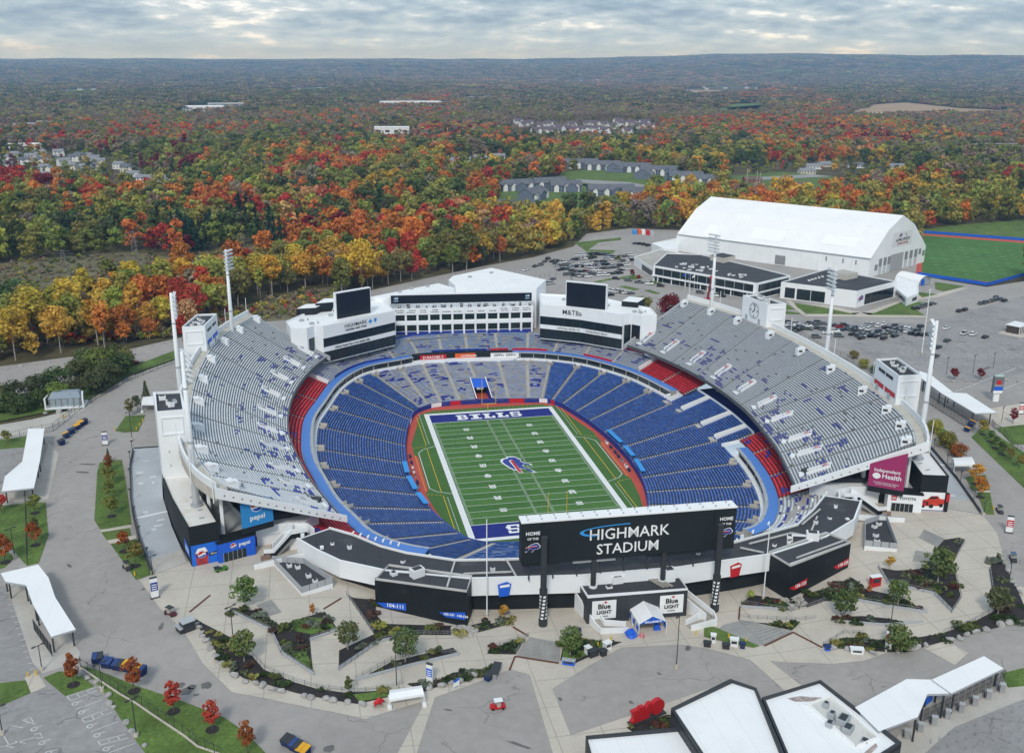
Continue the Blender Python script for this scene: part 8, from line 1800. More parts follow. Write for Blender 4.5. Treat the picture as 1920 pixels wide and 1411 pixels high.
# ------------------------------------------------------------------ cars
def paint_mat():
 m=bpy.data.materials.new('car_paint');m.use_nodes=True;t=m.node_tree;b=t.nodes['Principled BSDF'];b.inputs['Roughness'].default_value=.28;b.inputs['Coat Weight'].default_value=.5
 a=t.nodes.new('ShaderNodeAttribute');a.attribute_name='tint';a.attribute_type='INSTANCER';t.links.new(a.outputs['Color'],b.inputs['Base Color']);return m
paint=paint_mat()
def loft(mb,secs,m=0):       # cross sections along x: (x, halfwidth bottom, halfwidth top, z bottom, z top)
 for (x0,b0,t0,z0,h0),(x1,b1,t1,z1_,h1) in zip(secs,secs[1:]):
  A_=[(x0,-b0,z0),(x0,-b0*1.0,(z0+h0)*.55),(x0,-t0,h0),(x0,t0,h0),(x0,b0,(z0+h0)*.55),(x0,b0,z0)];B_=[(x1,-b1,z1_),(x1,-b1,(z1_+h1)*.55),(x1,-t1,h1),(x1,t1,h1),(x1,b1,(z1_+h1)*.55),(x1,b1,z1_)]
  for k in range(5):mb.face([A_[k],B_[k],B_[k+1],A_[k+1]],m)
 for s,rev in ((secs[0],True),(secs[-1],False)):
  x,b,t,z,h=s;q=[(x,-b,z),(x,-b,(z+h)*.55),(x,-t,h),(x,t,h),(x,b,(z+h)*.55),(x,b,z)];mb.face(q[::-1] if rev else q,m)
def car_proto(kind):
 root=thing('parked_car',None,'car',(0,0,-500),'parked cars',local=True);body=MB();gl=MB()
 if kind=='sedan':L,H,hood=2.35,1.45,.95;loft(body,[(-2.35,.82,.74,.35,.86),(-2.1,.9,.8,.3,.98),(-.9,.92,.82,.28,1.0),(.9,.92,.82,.28,.98),(1.9,.9,.78,.3,.86),(2.35,.78,.68,.38,.68)]);loft(gl,[(-1.75,.74,.60,.96,1.0),(-1.05,.76,.60,.96,1.40),(.15,.76,.60,.96,1.45),(1.05,.74,.60,.94,.98)]);rf=[(-1.0,-.6,1.41),(.15,-.6,1.46),(.15,.6,1.46),(-1.0,.6,1.41)]
 elif kind=='suv':loft(body,[(-2.35,.86,.80,.42,1.05),(-2.2,.94,.86,.38,1.15),(.9,.95,.86,.36,1.14),(1.9,.93,.82,.38,1.05),(2.35,.82,.72,.44,.82)]);loft(gl,[(-2.2,.82,.68,1.12,1.15),(-1.95,.82,.66,1.12,1.72),(.3,.82,.66,1.12,1.76),(1.15,.8,.66,1.1,1.14)]);rf=[(-1.95,-.67,1.73),(.3,-.67,1.77),(.3,.67,1.77),(-1.95,.67,1.73)]
 else:loft(body,[(-2.8,.9,.9,.5,1.1),(-.85,.95,.92,.45,1.12),(1.2,.95,.88,.42,1.14),(2.3,.93,.84,.44,1.08),(2.8,.84,.76,.5,.85)]);loft(gl,[(-1.0,.84,.70,1.1,1.15),(-.8,.84,.68,1.1,1.82),(.55,.84,.68,1.1,1.86),(1.3,.82,.68,1.1,1.15)]);body.box((-1.85,0,1.0),(1.7,1.5,.13),0,1);rf=[(-.8,-.69,1.83),(.55,-.69,1.87),(.55,.69,1.87),(-.8,.69,1.83)]
 body.face(rf);bo=bpy.data.objects.new('body',body.mesh('body',[paint,charcoal]));COL.objects.link(bo);bo.parent=root
 g=bpy.data.objects.new('windows',gl.mesh('windows',glass_d));COL.objects.link(g);g.parent=root
 wm=MB();wm.tube((0,-.12,0),(0,.12,0),.34,n=10);wme=wm.mesh('wheel',rubber);a=1.45 if kind != 'pickup' else 1.75
 for sx in (-1,1):
  for sy in (-1,1):w_=bpy.data.objects.new('wheel',wme);COL.objects.link(w_);w_.parent=root;w_.location=(sx*a,sy*.82,.34)
 return root
protos={k:car_proto(k) for k in ('sedan','suv','pickup')};CL=[]
CC={'w':((.78,.79,.80),'white'),'k':((.012,.013,.015),'black'),'g':((.10,.105,.11),'dark grey'),'s':((.42,.43,.45),'silver'),'r':((.30,.012,.018),'red'),'b':((.03,.05,.10),'navy'),'n':((.05,.03,.028),'maroon'),'e':((.03,.05,.04),'dark green')}
used=set();rc=random.Random(12)
def car(px,c,kind,head,place):
 g=gr(*px);g2=gr(px[0]+head[0],px[1]+head[1]);rz=math.atan2(g2.y-g.y,g2.x-g.x)+rc.uniform(-.05,.05);P_=protos[kind]
 if kind in used:o=dup(P_,(g.x,g.y,g.z+.02),rz)
 else:o=P_;o.location=(g.x,g.y,g.z+.02);o.rotation_euler=(0,0,rz);used.add(kind)
 for ch in o.children:
  if ch.name.startswith('body'):ch['tint']=list(CC[c][0])
 w_={'sedan':'car','suv':'SUV','pickup':'pickup truck'}[kind];wm_={'sedan':'cars','suv':'SUVs','pickup':'pickup trucks'}[kind];CL.append((o,f'{CC[c][1]} {w_}',f'{CC[c][1]} {wm_}',place))
def row(z,s,a,b,n,cols,head,place):
 for k in range(n):t=k/max(1,n-1);q=zm(z[0],z[1],s,[(a[0]+(b[0]-a[0])*t+rc.uniform(-3,3),a[1]+(b[1]-a[1])*t+rc.uniform(-2,2))])[0];car(q,rc.choice(cols),rc.choice(('sedan','suv','suv','pickup' if rc.random()<.3 else 'sedan')),head,place)
Z6,S6=(960,440),.2552;hd=(10,-1.2)
for a,b,n,cols,pl in (((905,68),(1000,82),4,'kkg','in the row by the containers'),((480,158),(575,146),5,'wwsg','in the back row of the far car park'),((612,146),(700,152),5,'kkgb','in the back row of the far car park'),((780,168),(890,152),5,'kgws','in the back row of the far car park'),((355,212),(430,202),4,'wwws','in the third row of the far car park'),((440,192),(530,182),5,'kkgs','in the third row of the far car park'),((625,202),(675,202),2,'kg','in the third row of the far car park'),((700,188),(770,180),4,'wkgs','in the third row of the far car park'),((440,243),(530,236),5,'kkgs','in the middle row of the far car park'),((520,222),(572,216),3,'wws','in the middle row of the far car park'),((740,234),(850,226),5,'wwks','in the middle row of the far car park'),((350,262),(430,252),4,'kgse','in the fourth row of the far car park'),((578,262),(640,268),3,'wgs','in the fourth row of the far car park'),((660,252),(765,242),5,'kkgs','in the fourth row of the far car park'),((400,296),(435,292),2,'kg','in the front row of the far car park'),((462,302),(560,312),5,'kkgw','in the front row of the far car park'),((650,302),(690,300),2,'ww','in the front row of the far car park'),((710,292),(790,286),4,'wgks','in the front row of the far car park'),((215,372),(290,362),4,'gwks','behind the white hall'),((720,416),(870,436),6,'kwwkgs','behind the right rooftop screen'),((708,442),(722,446),2,'kg','beside the right rooftop screen')):row(Z6,S6,a,b,n,cols,hd,pl)
for a,c,k in (((265,182),'k','suv'),((240,202),'g','sedan'),((320,216),'k','suv'),((100,262),'w','sedan'),((170,236),'k','sedan'),((212,226),'g','suv'),((300,330),'g','sedan'),((765,328),'k','suv'),((855,342),'g','suv'),((935,355),'g','pickup'),((1010,366),'w','suv'),((1090,382),'k','suv')):car(zm(*Z6,S6,[a])[0],c,k,(10,-3) if a[0]<330 else (10,.5),'on the drive of the far car park')
car(zm(*Z6,S6,[(535,270)])[0],'r','sedan',hd,'in the middle of the far car park')
for a,c,k in (((1500,452),'w','suv'),((1540,456),'k','suv'),((1382,432),'g','suv')):car(zm(*Z6,S6,[a])[0],c,k,(10,1),'before the glass fronted office')
Z7,S7=(1440,440),.2552;pr='in the dense rows of the right car park';hr=(9,-3.4)
for a,c in (((165,672),'w'),((205,662),'s'),((240,684),'g'),((290,676),'w'),((290,698),'e'),((250,692),'k'),((370,652),'k'),((410,660),'g'),((370,692),'k'),((410,702),'g'),((495,672),'n'),((560,672),'k'),((440,727),'w'),((490,716),'w'),((520,750),'g'),((150,652),'k'),((175,715),'g'),((355,757),'g')):car(zm(*Z7,S7,[a])[0],c,rc.choice(('sedan','suv','suv')),(10,.5),'at the left end of the right car park')
car(zm(*Z7,S7,[(527,682)])[0],'r','suv',(10,-1),'among the dark cars of the right car park')
for a,c in (((610,702),'g'),((645,708),'k'),((690,690),'w'),((740,700),'w'),((690,716),'g'),((733,724),'k'),((765,738),'k'),((810,716),'b'),((850,742),'g'),((850,767),'k'),((685,765),'k'),((930,750),'k')):car(zm(*Z7,S7,[a])[0],c,rc.choice(('sedan','suv','suv')),hr,pr)
for a,c in (((725,666),'s'),((765,670),'s'),((810,676),'w'),((850,661),'w'),((860,687),'k'),((900,692),'k'),((930,671),'k'),((960,697),'k'),((930,703),'g'),((975,712),'g'),((1020,716),'w'),((1055,731),'k'),((1095,739),'k'),((1140,741),'k'),((1000,688),'g'),((1120,681),'k'),((1180,736),'g')):car(zm(*Z7,S7,[a])[0],c,rc.choice(('sedan','suv','suv')),hr,'in the upper rows of the right car park')
for a,c,k in (((1310,692),'w','sedan'),((1443,732),'w','pickup'),((1505,738),'w','suv'),((1595,757),'k','sedan'),((1315,784),'e','sedan'),((1250,832),'k','sedan'),((1230,898),'k','sedan'),((1405,567),'n','suv'),((1447,557),'k','suv')):car(zm(*Z7,S7,[a])[0],c,k,hr,'standing apart in the right car park')
row(Z7,S7,(1562,512),(1672,484),5,'ggkg',hr,'in the short row by the practice field');row(Z7,S7,(1675,462),(1735,492),3,'kkg',hr,'in the short row by the practice field');row(Z7,S7,(1085,550),(1205,512),5,'kkgw',(10,-1),'beside the corner office')
for a,b,n,cols in (((300,200),(345,196),3,'wkg'),((545,178),(600,172),3,'wks'),((620,228),(700,222),4,'kgsw'),((560,240),(610,244),3,'kws'),((820,196),(880,190),3,'wgk'),((440,268),(520,275),4,'kksg'),((580,290),(630,296),3,'gkw'),((800,262),(840,258),2,'wk'),((330,232),(420,226),4,'gkws'),((690,170),(760,166),4,'kkgs')):row(Z6,S6,a,b,n,cols,hd,'between the main rows of the far car park')
for a,b,n,cols in (((560,700),(640,690),4,'kgkb'),((700,740),(790,752),4,'kkgs'),((880,720),(960,735),4,'kgbs'),((1010,700),(1100,712),4,'kkgw'),((300,655),(350,662),3,'kgk'),((160,690),(230,705),3,'kgs'),((620,735),(660,745),2,'gk')):row(Z7,S7,a,b,n,cols,hr,'packed between the rows of the right car park')
car((247,683),'r','pickup',(8,-2),'beside the leafy clump on the left')
# a few parked behind the right deck
row((0,0),1,(1690,745),(1745,790),0,'k',(1,0),'') if False else None
single_out(CL)
for k,p in protos.items():
 if k not in used:bpy.data.objects.remove(p)
# ------------------------------------------------------------------ dumpsters, carts, kiosks, signs, lamps, fences
def hdg(px,d):a,b=gr(*px),gr(px[0]+d[0],px[1]+d[1]);return math.atan2(b.y-a.y,b.x-a.x)
class Loc:          # place local parts at a ground point with a heading
 def __init__(s,c,rz):s.c,s.co,s.si,s.rz=Vector(c),math.cos(rz),math.sin(rz),rz
 def __call__(s,x,y,z):return Vector((s.c.x+x*s.co-y*s.si,s.c.y+x*s.si+y*s.co,s.c.z+z))
 def box(s,mb,c,d,m=0):p=s(*c);mb.box(p,d,s.rz,m)
def dumpster(px,d,label,lid,lid2):
 c=gr(*px);T_=Loc(c,hdg(px,d));o=thing('dumpster',label,'dumpster',c,'dumpsters')
 mb=MB();mb.hexa([T_(-1,-.8,.1),T_(1,-.8,.1),T_(1,.7,.1),T_(-1,.7,.1),T_(-1.05,-1.1,1.3),T_(1.05,-1.1,1.3),T_(1.05,.85,1.75),T_(-1.05,.85,1.75)]);mb.build('bin',navy_bin,o)
 for s,m in ((-1,lid),(1,lid2)):mb=MB();x0,x1=sorted((.04*s,1.05*s));mb.hexa([T_(x0,-1.15,1.32),T_(x1,-1.15,1.32),T_(x1,.85,1.77),T_(x0,.85,1.77),T_(x0,-1.15,1.42),T_(x1,-1.15,1.42),T_(x1,.85,1.87),T_(x0,.85,1.87)]);mb.build('lid',m,o)
 for s in (-1,1):mb=MB();mb.beam(T_(s*1.12,-.6,.9),T_(s*1.12,.6,.9),.12,.16);mb.build('fork_pocket',navy_bin,o)
 for sx in (-1,1):
  for sy in (-1,1):mb=MB();mb.tube(T_(sx*.8,sy*.5-.05,.1),T_(sx*.8,sy*.5+.05,.1),.1,n=6);mb.build('wheel',rubber,o)
lidm=[mat('navy_lid',(.03,.06,.19),.45,.15,1),yellow_lid,charcoal]
for px,d,lab,l1,l2 in (((184,1240),(8,-1),'navy dumpster with torn lid, first by the bench at the lower left',0,2),((203,1249),(8,1),'navy dumpster with a round white sticker by the lower left fence',0,0),((223,1253),(8,1),'navy dumpster with one grey lid between two others at the lower left',0,2),((240,1256),(8,2),'navy dumpster with a yellow lid partly behind the red tree',1,0),((264,1263),(8,2),'navy dumpster at the right end of the lower left row',1,0),((541,1396),(8,4),'navy dumpster with open lid at the bottom edge',2,2),((556,1405),(8,4),'navy dumpster behind the yellow lidded one at the bottom edge',0,2),((570,1414),(8,4),'yellow lidded dumpster cut by the bottom edge',1,1),
 ((116,833),(6,4),'dark dumpster nearest the left gate canopy',2,2),((125,820),(6,4),'dark dumpster with yellow lid by the left fence',1,2),((135,812),(6,4),'navy dumpster in the middle of the row by the left fence',0,2),((145,804),(6,4),'yellow topped dumpster by the left fence',1,1),((152,798),(6,4),'second yellow topped dumpster by the left fence',1,1),((159,794),(6,4),'dark dumpster at the far end of the row by the left fence',2,2),((1813,808),(5,-6),'navy dumpster with pale lid nearest on the right road',1,0),((1819,800),(5,-6),'navy dumpster with violet lid on the right road',0,0),((1823,795),(5,-6),'navy dumpster farthest on the right road',1,0)):dumpster(px,d,lab,lidm[l1],lidm[l2])
def cart(px,d,label,bm_,rm,open_bed=False):
 c=gr(*px);T_=Loc(c,hdg(px,d));o=thing('golf_cart',label,'cart',c,'utility carts')
 mb=MB();loft2=[(-1.5,.55,.75),(-1.3,.62,.85),(-.2,.62,.6),(.5,.62,.55),(.7,.62,.95),(1.4,.55,.85),(1.5,.45,.5)]
 for (x0,b0,h0),(x1,b1,h1) in zip(loft2,loft2[1:]):mb.hexa([T_(x0,-b0,.25),T_(x1,-b1,.25),T_(x1,b1,.25),T_(x0,b0,.25),T_(x0,-b0,h0),T_(x1,-b1,h1),T_(x1,b1,h1),T_(x0,b0,h0)])
 mb.build('body',bm_,o)
 mb=MB();T_.box(mb,(-.15,0,.6),(.55,1.1,.22));mb.hexa([T_(-.5,-.55,.7),T_(-.35,-.55,.7),T_(-.35,.55,.7),T_(-.5,.55,.7),T_(-.62,-.55,1.25),T_(-.47,-.55,1.25),T_(-.47,.55,1.25),T_(-.62,.55,1.25)]);mb.build('seat',mat('cart_seat',(.45,.42,.36),.6,.1,2) if rm is not None else charcoal,o)
 if open_bed:mb=MB();T_.box(mb,(-1.15,0,.85),(1.0,1.3,.3));mb.build('cargo_bed',charcoal,o)
 if rm is not None:
  mb=MB();mb.hexa([T_(-1.0,-.62,1.85),T_(.75,-.62,1.85),T_(.75,.62,1.85),T_(-1.0,.62,1.85),T_(-.95,-.58,1.98),T_(.7,-.58,1.98),T_(.7,.58,1.98),T_(-.95,.58,1.98)]);mb.build('roof',rm,o)
  for x in (-.9,.65):
   for y in (-.55,.55):mb=MB();mb.tube(T_(x,y,.7),T_(x*.95,y,1.85),.03,n=5);mb.build('roof_post',charcoal,o)
 for x in (-1.0,1.0):
  for y in (-.6,.6):mb=MB();mb.tube(T_(x,y-.1,.26),T_(x,y+.1,.26),.27,n=9);mb.build('wheel',rubber,o)
cart((933,1327),(-8,.5),'red golf cart with white roof alone on the road',red_p,white_p);cart((415,1069),(8,-2),'green and black utility cart on the left plaza',mat('utility_green',(.06,.22,.02),.5,.1,1),None,True);cart((320,1152),(7,3),'black golf cart with dark roof beside the left kiosk',mat('maroon_body',(.10,.03,.04),.5,.1,1),charcoal);cart((239,1066),(5,4),'small dark cart at the lawn corner by the left ramp',charcoal,charcoal);cart((1874,960),(5,7),'dark golf cart by the right ramp foot',charcoal,charcoal);cart((1899,1050),(4,9),'dark tractor cart with blue roof on the right road',charcoal,mat('cart_blue_roof',(.06,.12,.2),.5,.1,1))
def kiosk(px,d,label,sz,wall,roof):
 c=gr(*px);T_=Loc(c,hdg(px,d));o=thing('vending_kiosk',label,'kiosk',c,'vending kiosks');mb=MB();T_.box(mb,(0,0,0),sz);mb.build('body',wall,o);mb=MB();T_.box(mb,(0,0,sz[2]),(sz[0]+.3,sz[1]+.3,.15));mb.build('roof',roof,o);mb=MB();T_.box(mb,(0,-sz[1]/2-.03,sz[2]*.45),(sz[0]*.7,.06,sz[2]*.35));mb.build('hatch',charcoal,o)
kiosk((352,1180),(8,-3),'dark vending kiosk with pale roof at the left plaza corner',(2.6,2.2,2.3),charcoal,grey_lt);kiosk((339,1183),(8,-3),'narrow dark counter beside the left vending kiosk',(1.2,2.4,1.1),charcoal,grey_p);kiosk((1112,1229),(8,-3),'black and white vending stand left of the entrance tent',(2.2,1.2,1.5),charcoal,charcoal);kiosk((1102,1225),(8,-3),'white cooler beside the black vending stand',(1.1,1.1,1.7),white_p,white_p);kiosk((1138,1216),(8,-3),'white and blue ticket machine left of the entrance tent',(1.6,1.1,1.7),white_p,white_p);kiosk((1131,1228),(8,-3),'small black vending stand left of the entrance tent',(1.3,1.0,1.3),charcoal,charcoal);kiosk((1326,1211),(8,1),'black bin stand right of the tall lamp',(1.5,.9,1.1),charcoal,charcoal);kiosk((1337,1203),(8,1),'white machine behind the black bin stand',(1.0,.9,1.9),white_p,white_p);kiosk((1361,1215),(8,1),'second black bin stand right of the tall lamp',(1.5,.9,1.1),charcoal,charcoal);kiosk((1376,1210),(8,1),'wide white machine by the right steps',(1.7,1.0,1.8),white_p,white_p);kiosk((1392,1214),(8,1),'navy bin by the right steps',(1.0,.9,1.2),navy_bin,navy_bin);kiosk((1551,1218),(8,0),'blue recycling bin at the stone edged bed',(1.1,.9,1.1),bright_blue,navy_bin);kiosk((1606,1224),(8,0),'white vending cart with red badge by the boulders',(2.6,1.1,1.2),white_p,white_p);kiosk((929,1263),(4,-9),'silver counter trailer by the steps',(4.2,1.4,1.4),steel,charcoal);kiosk((916,1273),(6,-4),'navy and red bin beside the silver counter',(1.6,1.2,1.2),navy_bin,charcoal);kiosk((1066,1245),(8,1),'pair of blue bins below the planted bed',(2.6,.8,1.1),bright_blue,grey_p);kiosk((1085,1188),(2,8),'blue bin beside the left entrance ramp',(.8,.8,1.2),bright_blue,navy_bin)
kiosk((1640,1098),(8,-2),'red and white stall in front of the right service block',(2.6,1.0,2.6),red_p,white_p)
# info totems
def totem(px,d,label,w_,h,m,h0=0.0,txt=None):
 c=gr(*px);T_=Loc(c,hdg(px,d));o=thing('sign_totem',label,'sign',c,'sign totems');mb=MB();T_.box(mb,(0,0,0),(w_,.45,h));mb.build('panel',letter_w,o);mb=MB();T_.box(mb,(0,-.24,h*.38),(w_*.98,.05,h*.42));p=mb.build('print',m,o)
 mb=MB();T_.box(mb,(0,0,h),(w_+.05,.5,.25));mb.build('cap',charcoal,o);mb=MB();T_.box(mb,(0,0,0),(w_+.4,.9,.25));mb.build('foot',charcoal,o)
 for k in range(3):mb=MB();T_.box(mb,(0,-.28,h*(.44+.11*k)),(w_*.7,.02,h*.045));mb.build('text_bar',letter_w,p)
totem((198,834),(8,-.5),'white and navy info totem on the left road',1.6,4.4,royal);totem((291,1120),(8,-2),'white and navy info totem at the left plaza corner',1.6,5.0,royal);totem((1891,998),(8,1),'red and white info totem at the right plaza corner',1.6,4.6,red_p);totem((806,1280),(5,2),'blue and white info totem by the low white tent',1.3,4.4,bright_blue);totem((1665,1216),(5,2),'red and white info totem in the right boulder bank',1.3,4.4,red_p);totem((1913,776),(7,0),'red and white info totem at the right edge',1.5,4.0,red_p)
c=gr(1866,752);T_=Loc(c,hdg((1866,752),(8,0)));o=thing('pylon_sign','tall sponsor sign with red badge and blue band beside the right gate','sign',c);mb=MB();T_.box(mb,(0,0,0),(2.0,.8,3.4));mb.build('base',letter_w,o);mb=MB();T_.box(mb,(0,0,3.2),(3.6,1.4,6.4));mb.build('cabinet',mat('sign_grey',(.16,.17,.18),.5,.1,.5),o);mb=MB();T_.box(mb,(0,-.72,4.4),(3.4,.06,1.4));mb.build('blue_band',bright_blue,o);mb=MB();T_.box(mb,(0,-.72,3.3),(3.4,.06,1.0));mb.build('white_band',letter_w,o);mb=MB();T_.box(mb,(0,-.72,6.6),(1.7,.06,1.6));mb.build('badge',red_p,o);mb=MB();T_.box(mb,(0,0,9.6),(3.2,1.3,.35));mb.build('cap',mat('cap_green',(.45,.58,.52),.6,.05,1),o);text_mesh('lettering','TOYOTA',.7,letter_w,(T_(0,-.78,6.2),(T_.co,T_.si,0),(0,0,1)),o)
# red letter sculpture
c=gr(1213,1346);T_=Loc(c,hdg((1213,1346),(20,-8)));o=thing('letter_sculpture','big red three dimensional letters on a dark base by the ticket hall','sculpture',c)
mb=MB();T_.box(mb,(0,0,0),(8.4,1.6,.35));mb.build('base',charcoal,o)
def extr(pts,y0,y1):
 mb=MB();A_=[T_(x,y0,z) for x,z in pts];B_=[T_(x,y1,z) for x,z in pts];mb.face(A_);mb.face(B_[::-1]);n=len(pts)
 for k in range(n):mb.face([A_[k],B_[k],B_[(k+1) % n],A_[(k+1) % n]])
 mb.build('letter',red_p,o)
extr([(-3.7,.4),(-1.3,.4),(-1.1,3.4),(-2.2,3.4),(-2.2,3.1),(-3.9,3.1),(-3.9,2.6),(-3.5,2.3),(-3.5,1.2),(-3.9,.9),(-3.9,.5)],-.4,.5);extr([(-1.2,.4),(.2,.4),(.9,2.6),(.8,3.5),(.1,3.6),(-.7,2.8)],-.42,.48);extr([(2.3+1.65*math.cos(a),2.0+1.65*math.sin(a)) for a in [i*math.pi/12 for i in range(24)]],-.4,.5)
# small red buffalo statue, blue placard
c=gr(709,1324);T_=Loc(c,.3);o=thing('buffalo_statue','small bright red buffalo statue on a plinth beside the low white tent','statue',c);mb=MB();T_.box(mb,(0,0,0),(2.0,1.0,.3));mb.build('plinth',conc_dark,o)
bm=bmesh.new();bmesh.ops.create_icosphere(bm,subdivisions=3,radius=1.0)
for v in bm.verts:
 x,y,z=v.co;hump=.35*math.exp(-((x-.25)/.45)**2)*max(0,z);v.co=Vector((x*.95,y*.38,z*.5+hump+1.15-.12*max(0,-x)))
me=bpy.data.meshes.new('body');bm.to_mesh(me);bm.free();me.materials.append(red_p)
for v in me.vertices:v.co=T_(*v.co)
obj('body',me,o);mb=MB();mb.tube(T_(.8,0,1.15),T_(1.25,0,.75),.36,.2,n=9);mb.tube(T_(1.0,.2,1.3),T_(1.05,.42,1.5),.06,.02,n=5);mb.tube(T_(1.0,-.2,1.3),T_(1.05,-.42,1.5),.06,.02,n=5);mb.build('head',red_p,o)
for x,y in ((.5,.2),(.5,-.2),(-.6,.18),(-.6,-.18)):mb=MB();mb.tube(T_(x,y,.3),T_(x*.95,y,1.0),.09,.17,n=6);mb.build('leg',red_p,o)
c=gr(856,1290);T_=Loc(c,.5);o=thing('placard','small blue and white placard on legs by the boulders','sign',c);mb=MB();T_.box(mb,(0,0,.6),(1.5,.1,1.0));mb.build('panel',letter_w,o);mb=MB();mb.beam(T_(-.6,0,1.7),T_(.7,0,2.1),.1,.5);mb.build('banner',bright_blue,o)
for x in (-.6,.6):mb=MB();mb.tube(T_(x,0,0),T_(x,0,1.7),.06,n=5);mb.build('leg',white_p,o)
# glass pavilion with the white frame
c=gr(124,764);T_=Loc(c,hdg((124,764),(10,-.6)));o=thing('glass_pavilion','small glass pavilion in a white frame under the leafy clump','pavilion',c);mb=MB();T_.box(mb,(0,2,.8),(10.5,6,3.0));mb.build('glass_walls',mat('pale_glass',(.28,.33,.36),.2,.2,.5,spec=.6),o);mb=MB();mb.hexa([T_(-5.4,-1.2,3.8),T_(5.4,-1.2,3.8),T_(5.4,5.2,3.8),T_(-5.4,5.2,3.8),T_(-4.4,.6,5.6),T_(4.4,.6,5.6),T_(4.4,3.4,5.6),T_(-4.4,3.4,5.6)]);mb.build('roof',mat('blue_grey_roof',(.24,.29,.34),.5,.1,.5),o)
mb=MB();T_.box(mb,(0,1.6,.3),(13,7.8,.5));mb.build('deck',white_p,o)
for x in (-6.2,6.2):mb=MB();mb.beam(T_(x,-2.0,.5),T_(x,-2.0,4.4),.5,.5);mb.beam(T_(x,-2.0,4.4),T_(x*.86,3,4.8),.45,.45);mb.build('frame',white_p,o)
mb=MB()
for k in range(6):mb.beam(T_(-5+2*k,-1.05,.8),T_(-5+2*k,-1.05,3.8),.12,.12)
mb.build('mullions',charcoal,o)
# lamp posts
def lamp(px,ytop,label,m=charcoal,heads=2,base=True,r_=.11):
 c=gr(*px);h=max(4.0,zat(c.x,c.y,ytop)-c.z);o=thing('lamp_post',label,'lamp',c,'lamp posts');mb=MB();mb.tube((c.x,c.y,c.z-.1),(c.x,c.y,c.z+h),r_,r_*.7,n=8);mb.build('pole',m,o)
 if base:mb=MB();mb.tube((c.x,c.y,c.z),(c.x,c.y,c.z+.9),.38,n=10);mb.build('base',concrete,o)
 for k in range(heads):a=k*math.pi+.7;mb=MB();mb.beam((c.x,c.y,c.z+h-.1),(c.x+.9*math.cos(a),c.y+.9*math.sin(a),c.z+h+.05),.12,.12);mb.box((c.x+1.0*math.cos(a),c.y+1.0*math.sin(a),c.z+h-.1),(.7,.35,.18),a);mb.build('lamp_head',m,o)
for px,yt,lab in (((1268,1252),1153,'tall black lamp post on the road before the entrance tent'),((744,1292),1192,'tall black lamp post behind the low white tent'),((437,1196),1136,'black lamp post at the top of the left ramps'),((1669,1178),1118,'black lamp post among the right ramps'),((1887,1117),1052,'black lamp post at the bank on the right'),((248,826),772,'black lamp post on the small lawn behind the left tower'),((286,1075),1043,'black lamp post at the foot of the left ramp'),((1844,966),940,'black lamp post at the foot of the right ramp'),((256,1381),1309,'black lamp post between the parking bays and the fence'),((192,1294),1243,'black lamp post at the upper end of the parking bays'),((79,1256),1209,'black lamp post on the lower left gate pavement'),((5,1376),1325,'black lamp post at the bottom left edge'),((28,1045),990,'black lamp post on the lawn at the left edge')):lamp(px,yt,lab)
lamp((1728,664),543,'tall white car park light pole right of the hall',white_p,2,True,.22);lamp((913,1156),973,'slender white pole rising beside the left of the scoreboard',white_p,0,True,.16);lamp((1431,1122),986,'slender white pole rising beside the right of the scoreboard',white_p,0,True,.16)
for k,(px,yt) in enumerate((((1774,702),670),((1824,700),666),((1862,690),662),((1878,790),763),((1750,690),665))):lamp(px,yt,f'{ORD[k]} of the slim grey lamp posts round the right gate' if False else ['slim lamp post left of the dark red tree by the right gate','slim lamp post between the two dark red trees','slim lamp post behind the tall sponsor sign','slim lamp post right of the right gate canopy','slim lamp post behind the right stair tower'][k],charcoal,2,False,.1)
for k,(px,yt) in enumerate((((1090,500),462),((1045,540),500),((1130,560),520),((1012,520),490),((1230,560),520),((1320,600),560))):lamp(px,yt,['thin lamp post in the middle of the far car park','thin lamp post in the front of the far car park','thin lamp post behind the right rooftop screen','thin lamp post at the left of the far car park','thin lamp post beside the red tree of the far car park','thin lamp post before the glass fronted office'][k],grey_p,1,False,.1)
for sg,(ou,zs),nm in ((-1,rampL,'left'),(1,rampR,'right')):
 for k in range(7):
  t=(k+.5)/7*4;i=min(3,int(t));p=along((*ou[i],zs[i]),(*ou[i+1],zs[i+1]),t-i);o=thing('rail_lamp',f"{['nearest', 'second nearest', 'third nearest', 'fourth', 'fifth', 'second farthest', 'farthest'][k]} black lamp on the outer wall of the {nm} ramp",'lamp',p,'ramp lamps');mb=MB();mb.tube(p+Vector((0,0,.9)),p+Vector((0,0,4.0)),.09,n=6);mb.build('pole',charcoal,o);mb=MB();mb.tube(p+Vector((0,0,3.8)),p+Vector((0,0,4.2)),.15,.5,n=8);mb.build('shade',charcoal,o)
# fences and railings
G2=lambda l:[tuple(gr(*p).xy) for p in l]
panel_fence('bar_fence','black bar fence on a kerb between the parking bays and the road',G2(z6([(590,775),(700,850),(870,960),(985,1030),(1100,1110),(1220,1190),(1340,1270),(1440,1350),(1640,1450)])),2.1,charcoal,step=2.6,zf=gz,panelm=False,pr_=.07)
mb=MB();P_=G2(z6([(590,795),(700,870),(870,985),(985,1050),(1100,1130),(1220,1210),(1340,1290),(1440,1370),(1640,1440)]));mb.wall(P_,lambda x,y:gz(x,y)-.1,lambda x,y:gz(x,y)+.28,.35);mb.build('fence_kerb',concrete,kind='structure')
panel_fence('mesh_fence','tall dark mesh fence along the left road',G2([(-30,838),(60,815),(100,808),(150,768),(180,748),(240,714),(335,676)]),2.8,charcoal,step=4.0,zf=gz,panelm=False,pr_=.08,rail=(2.7,1.4,.1))
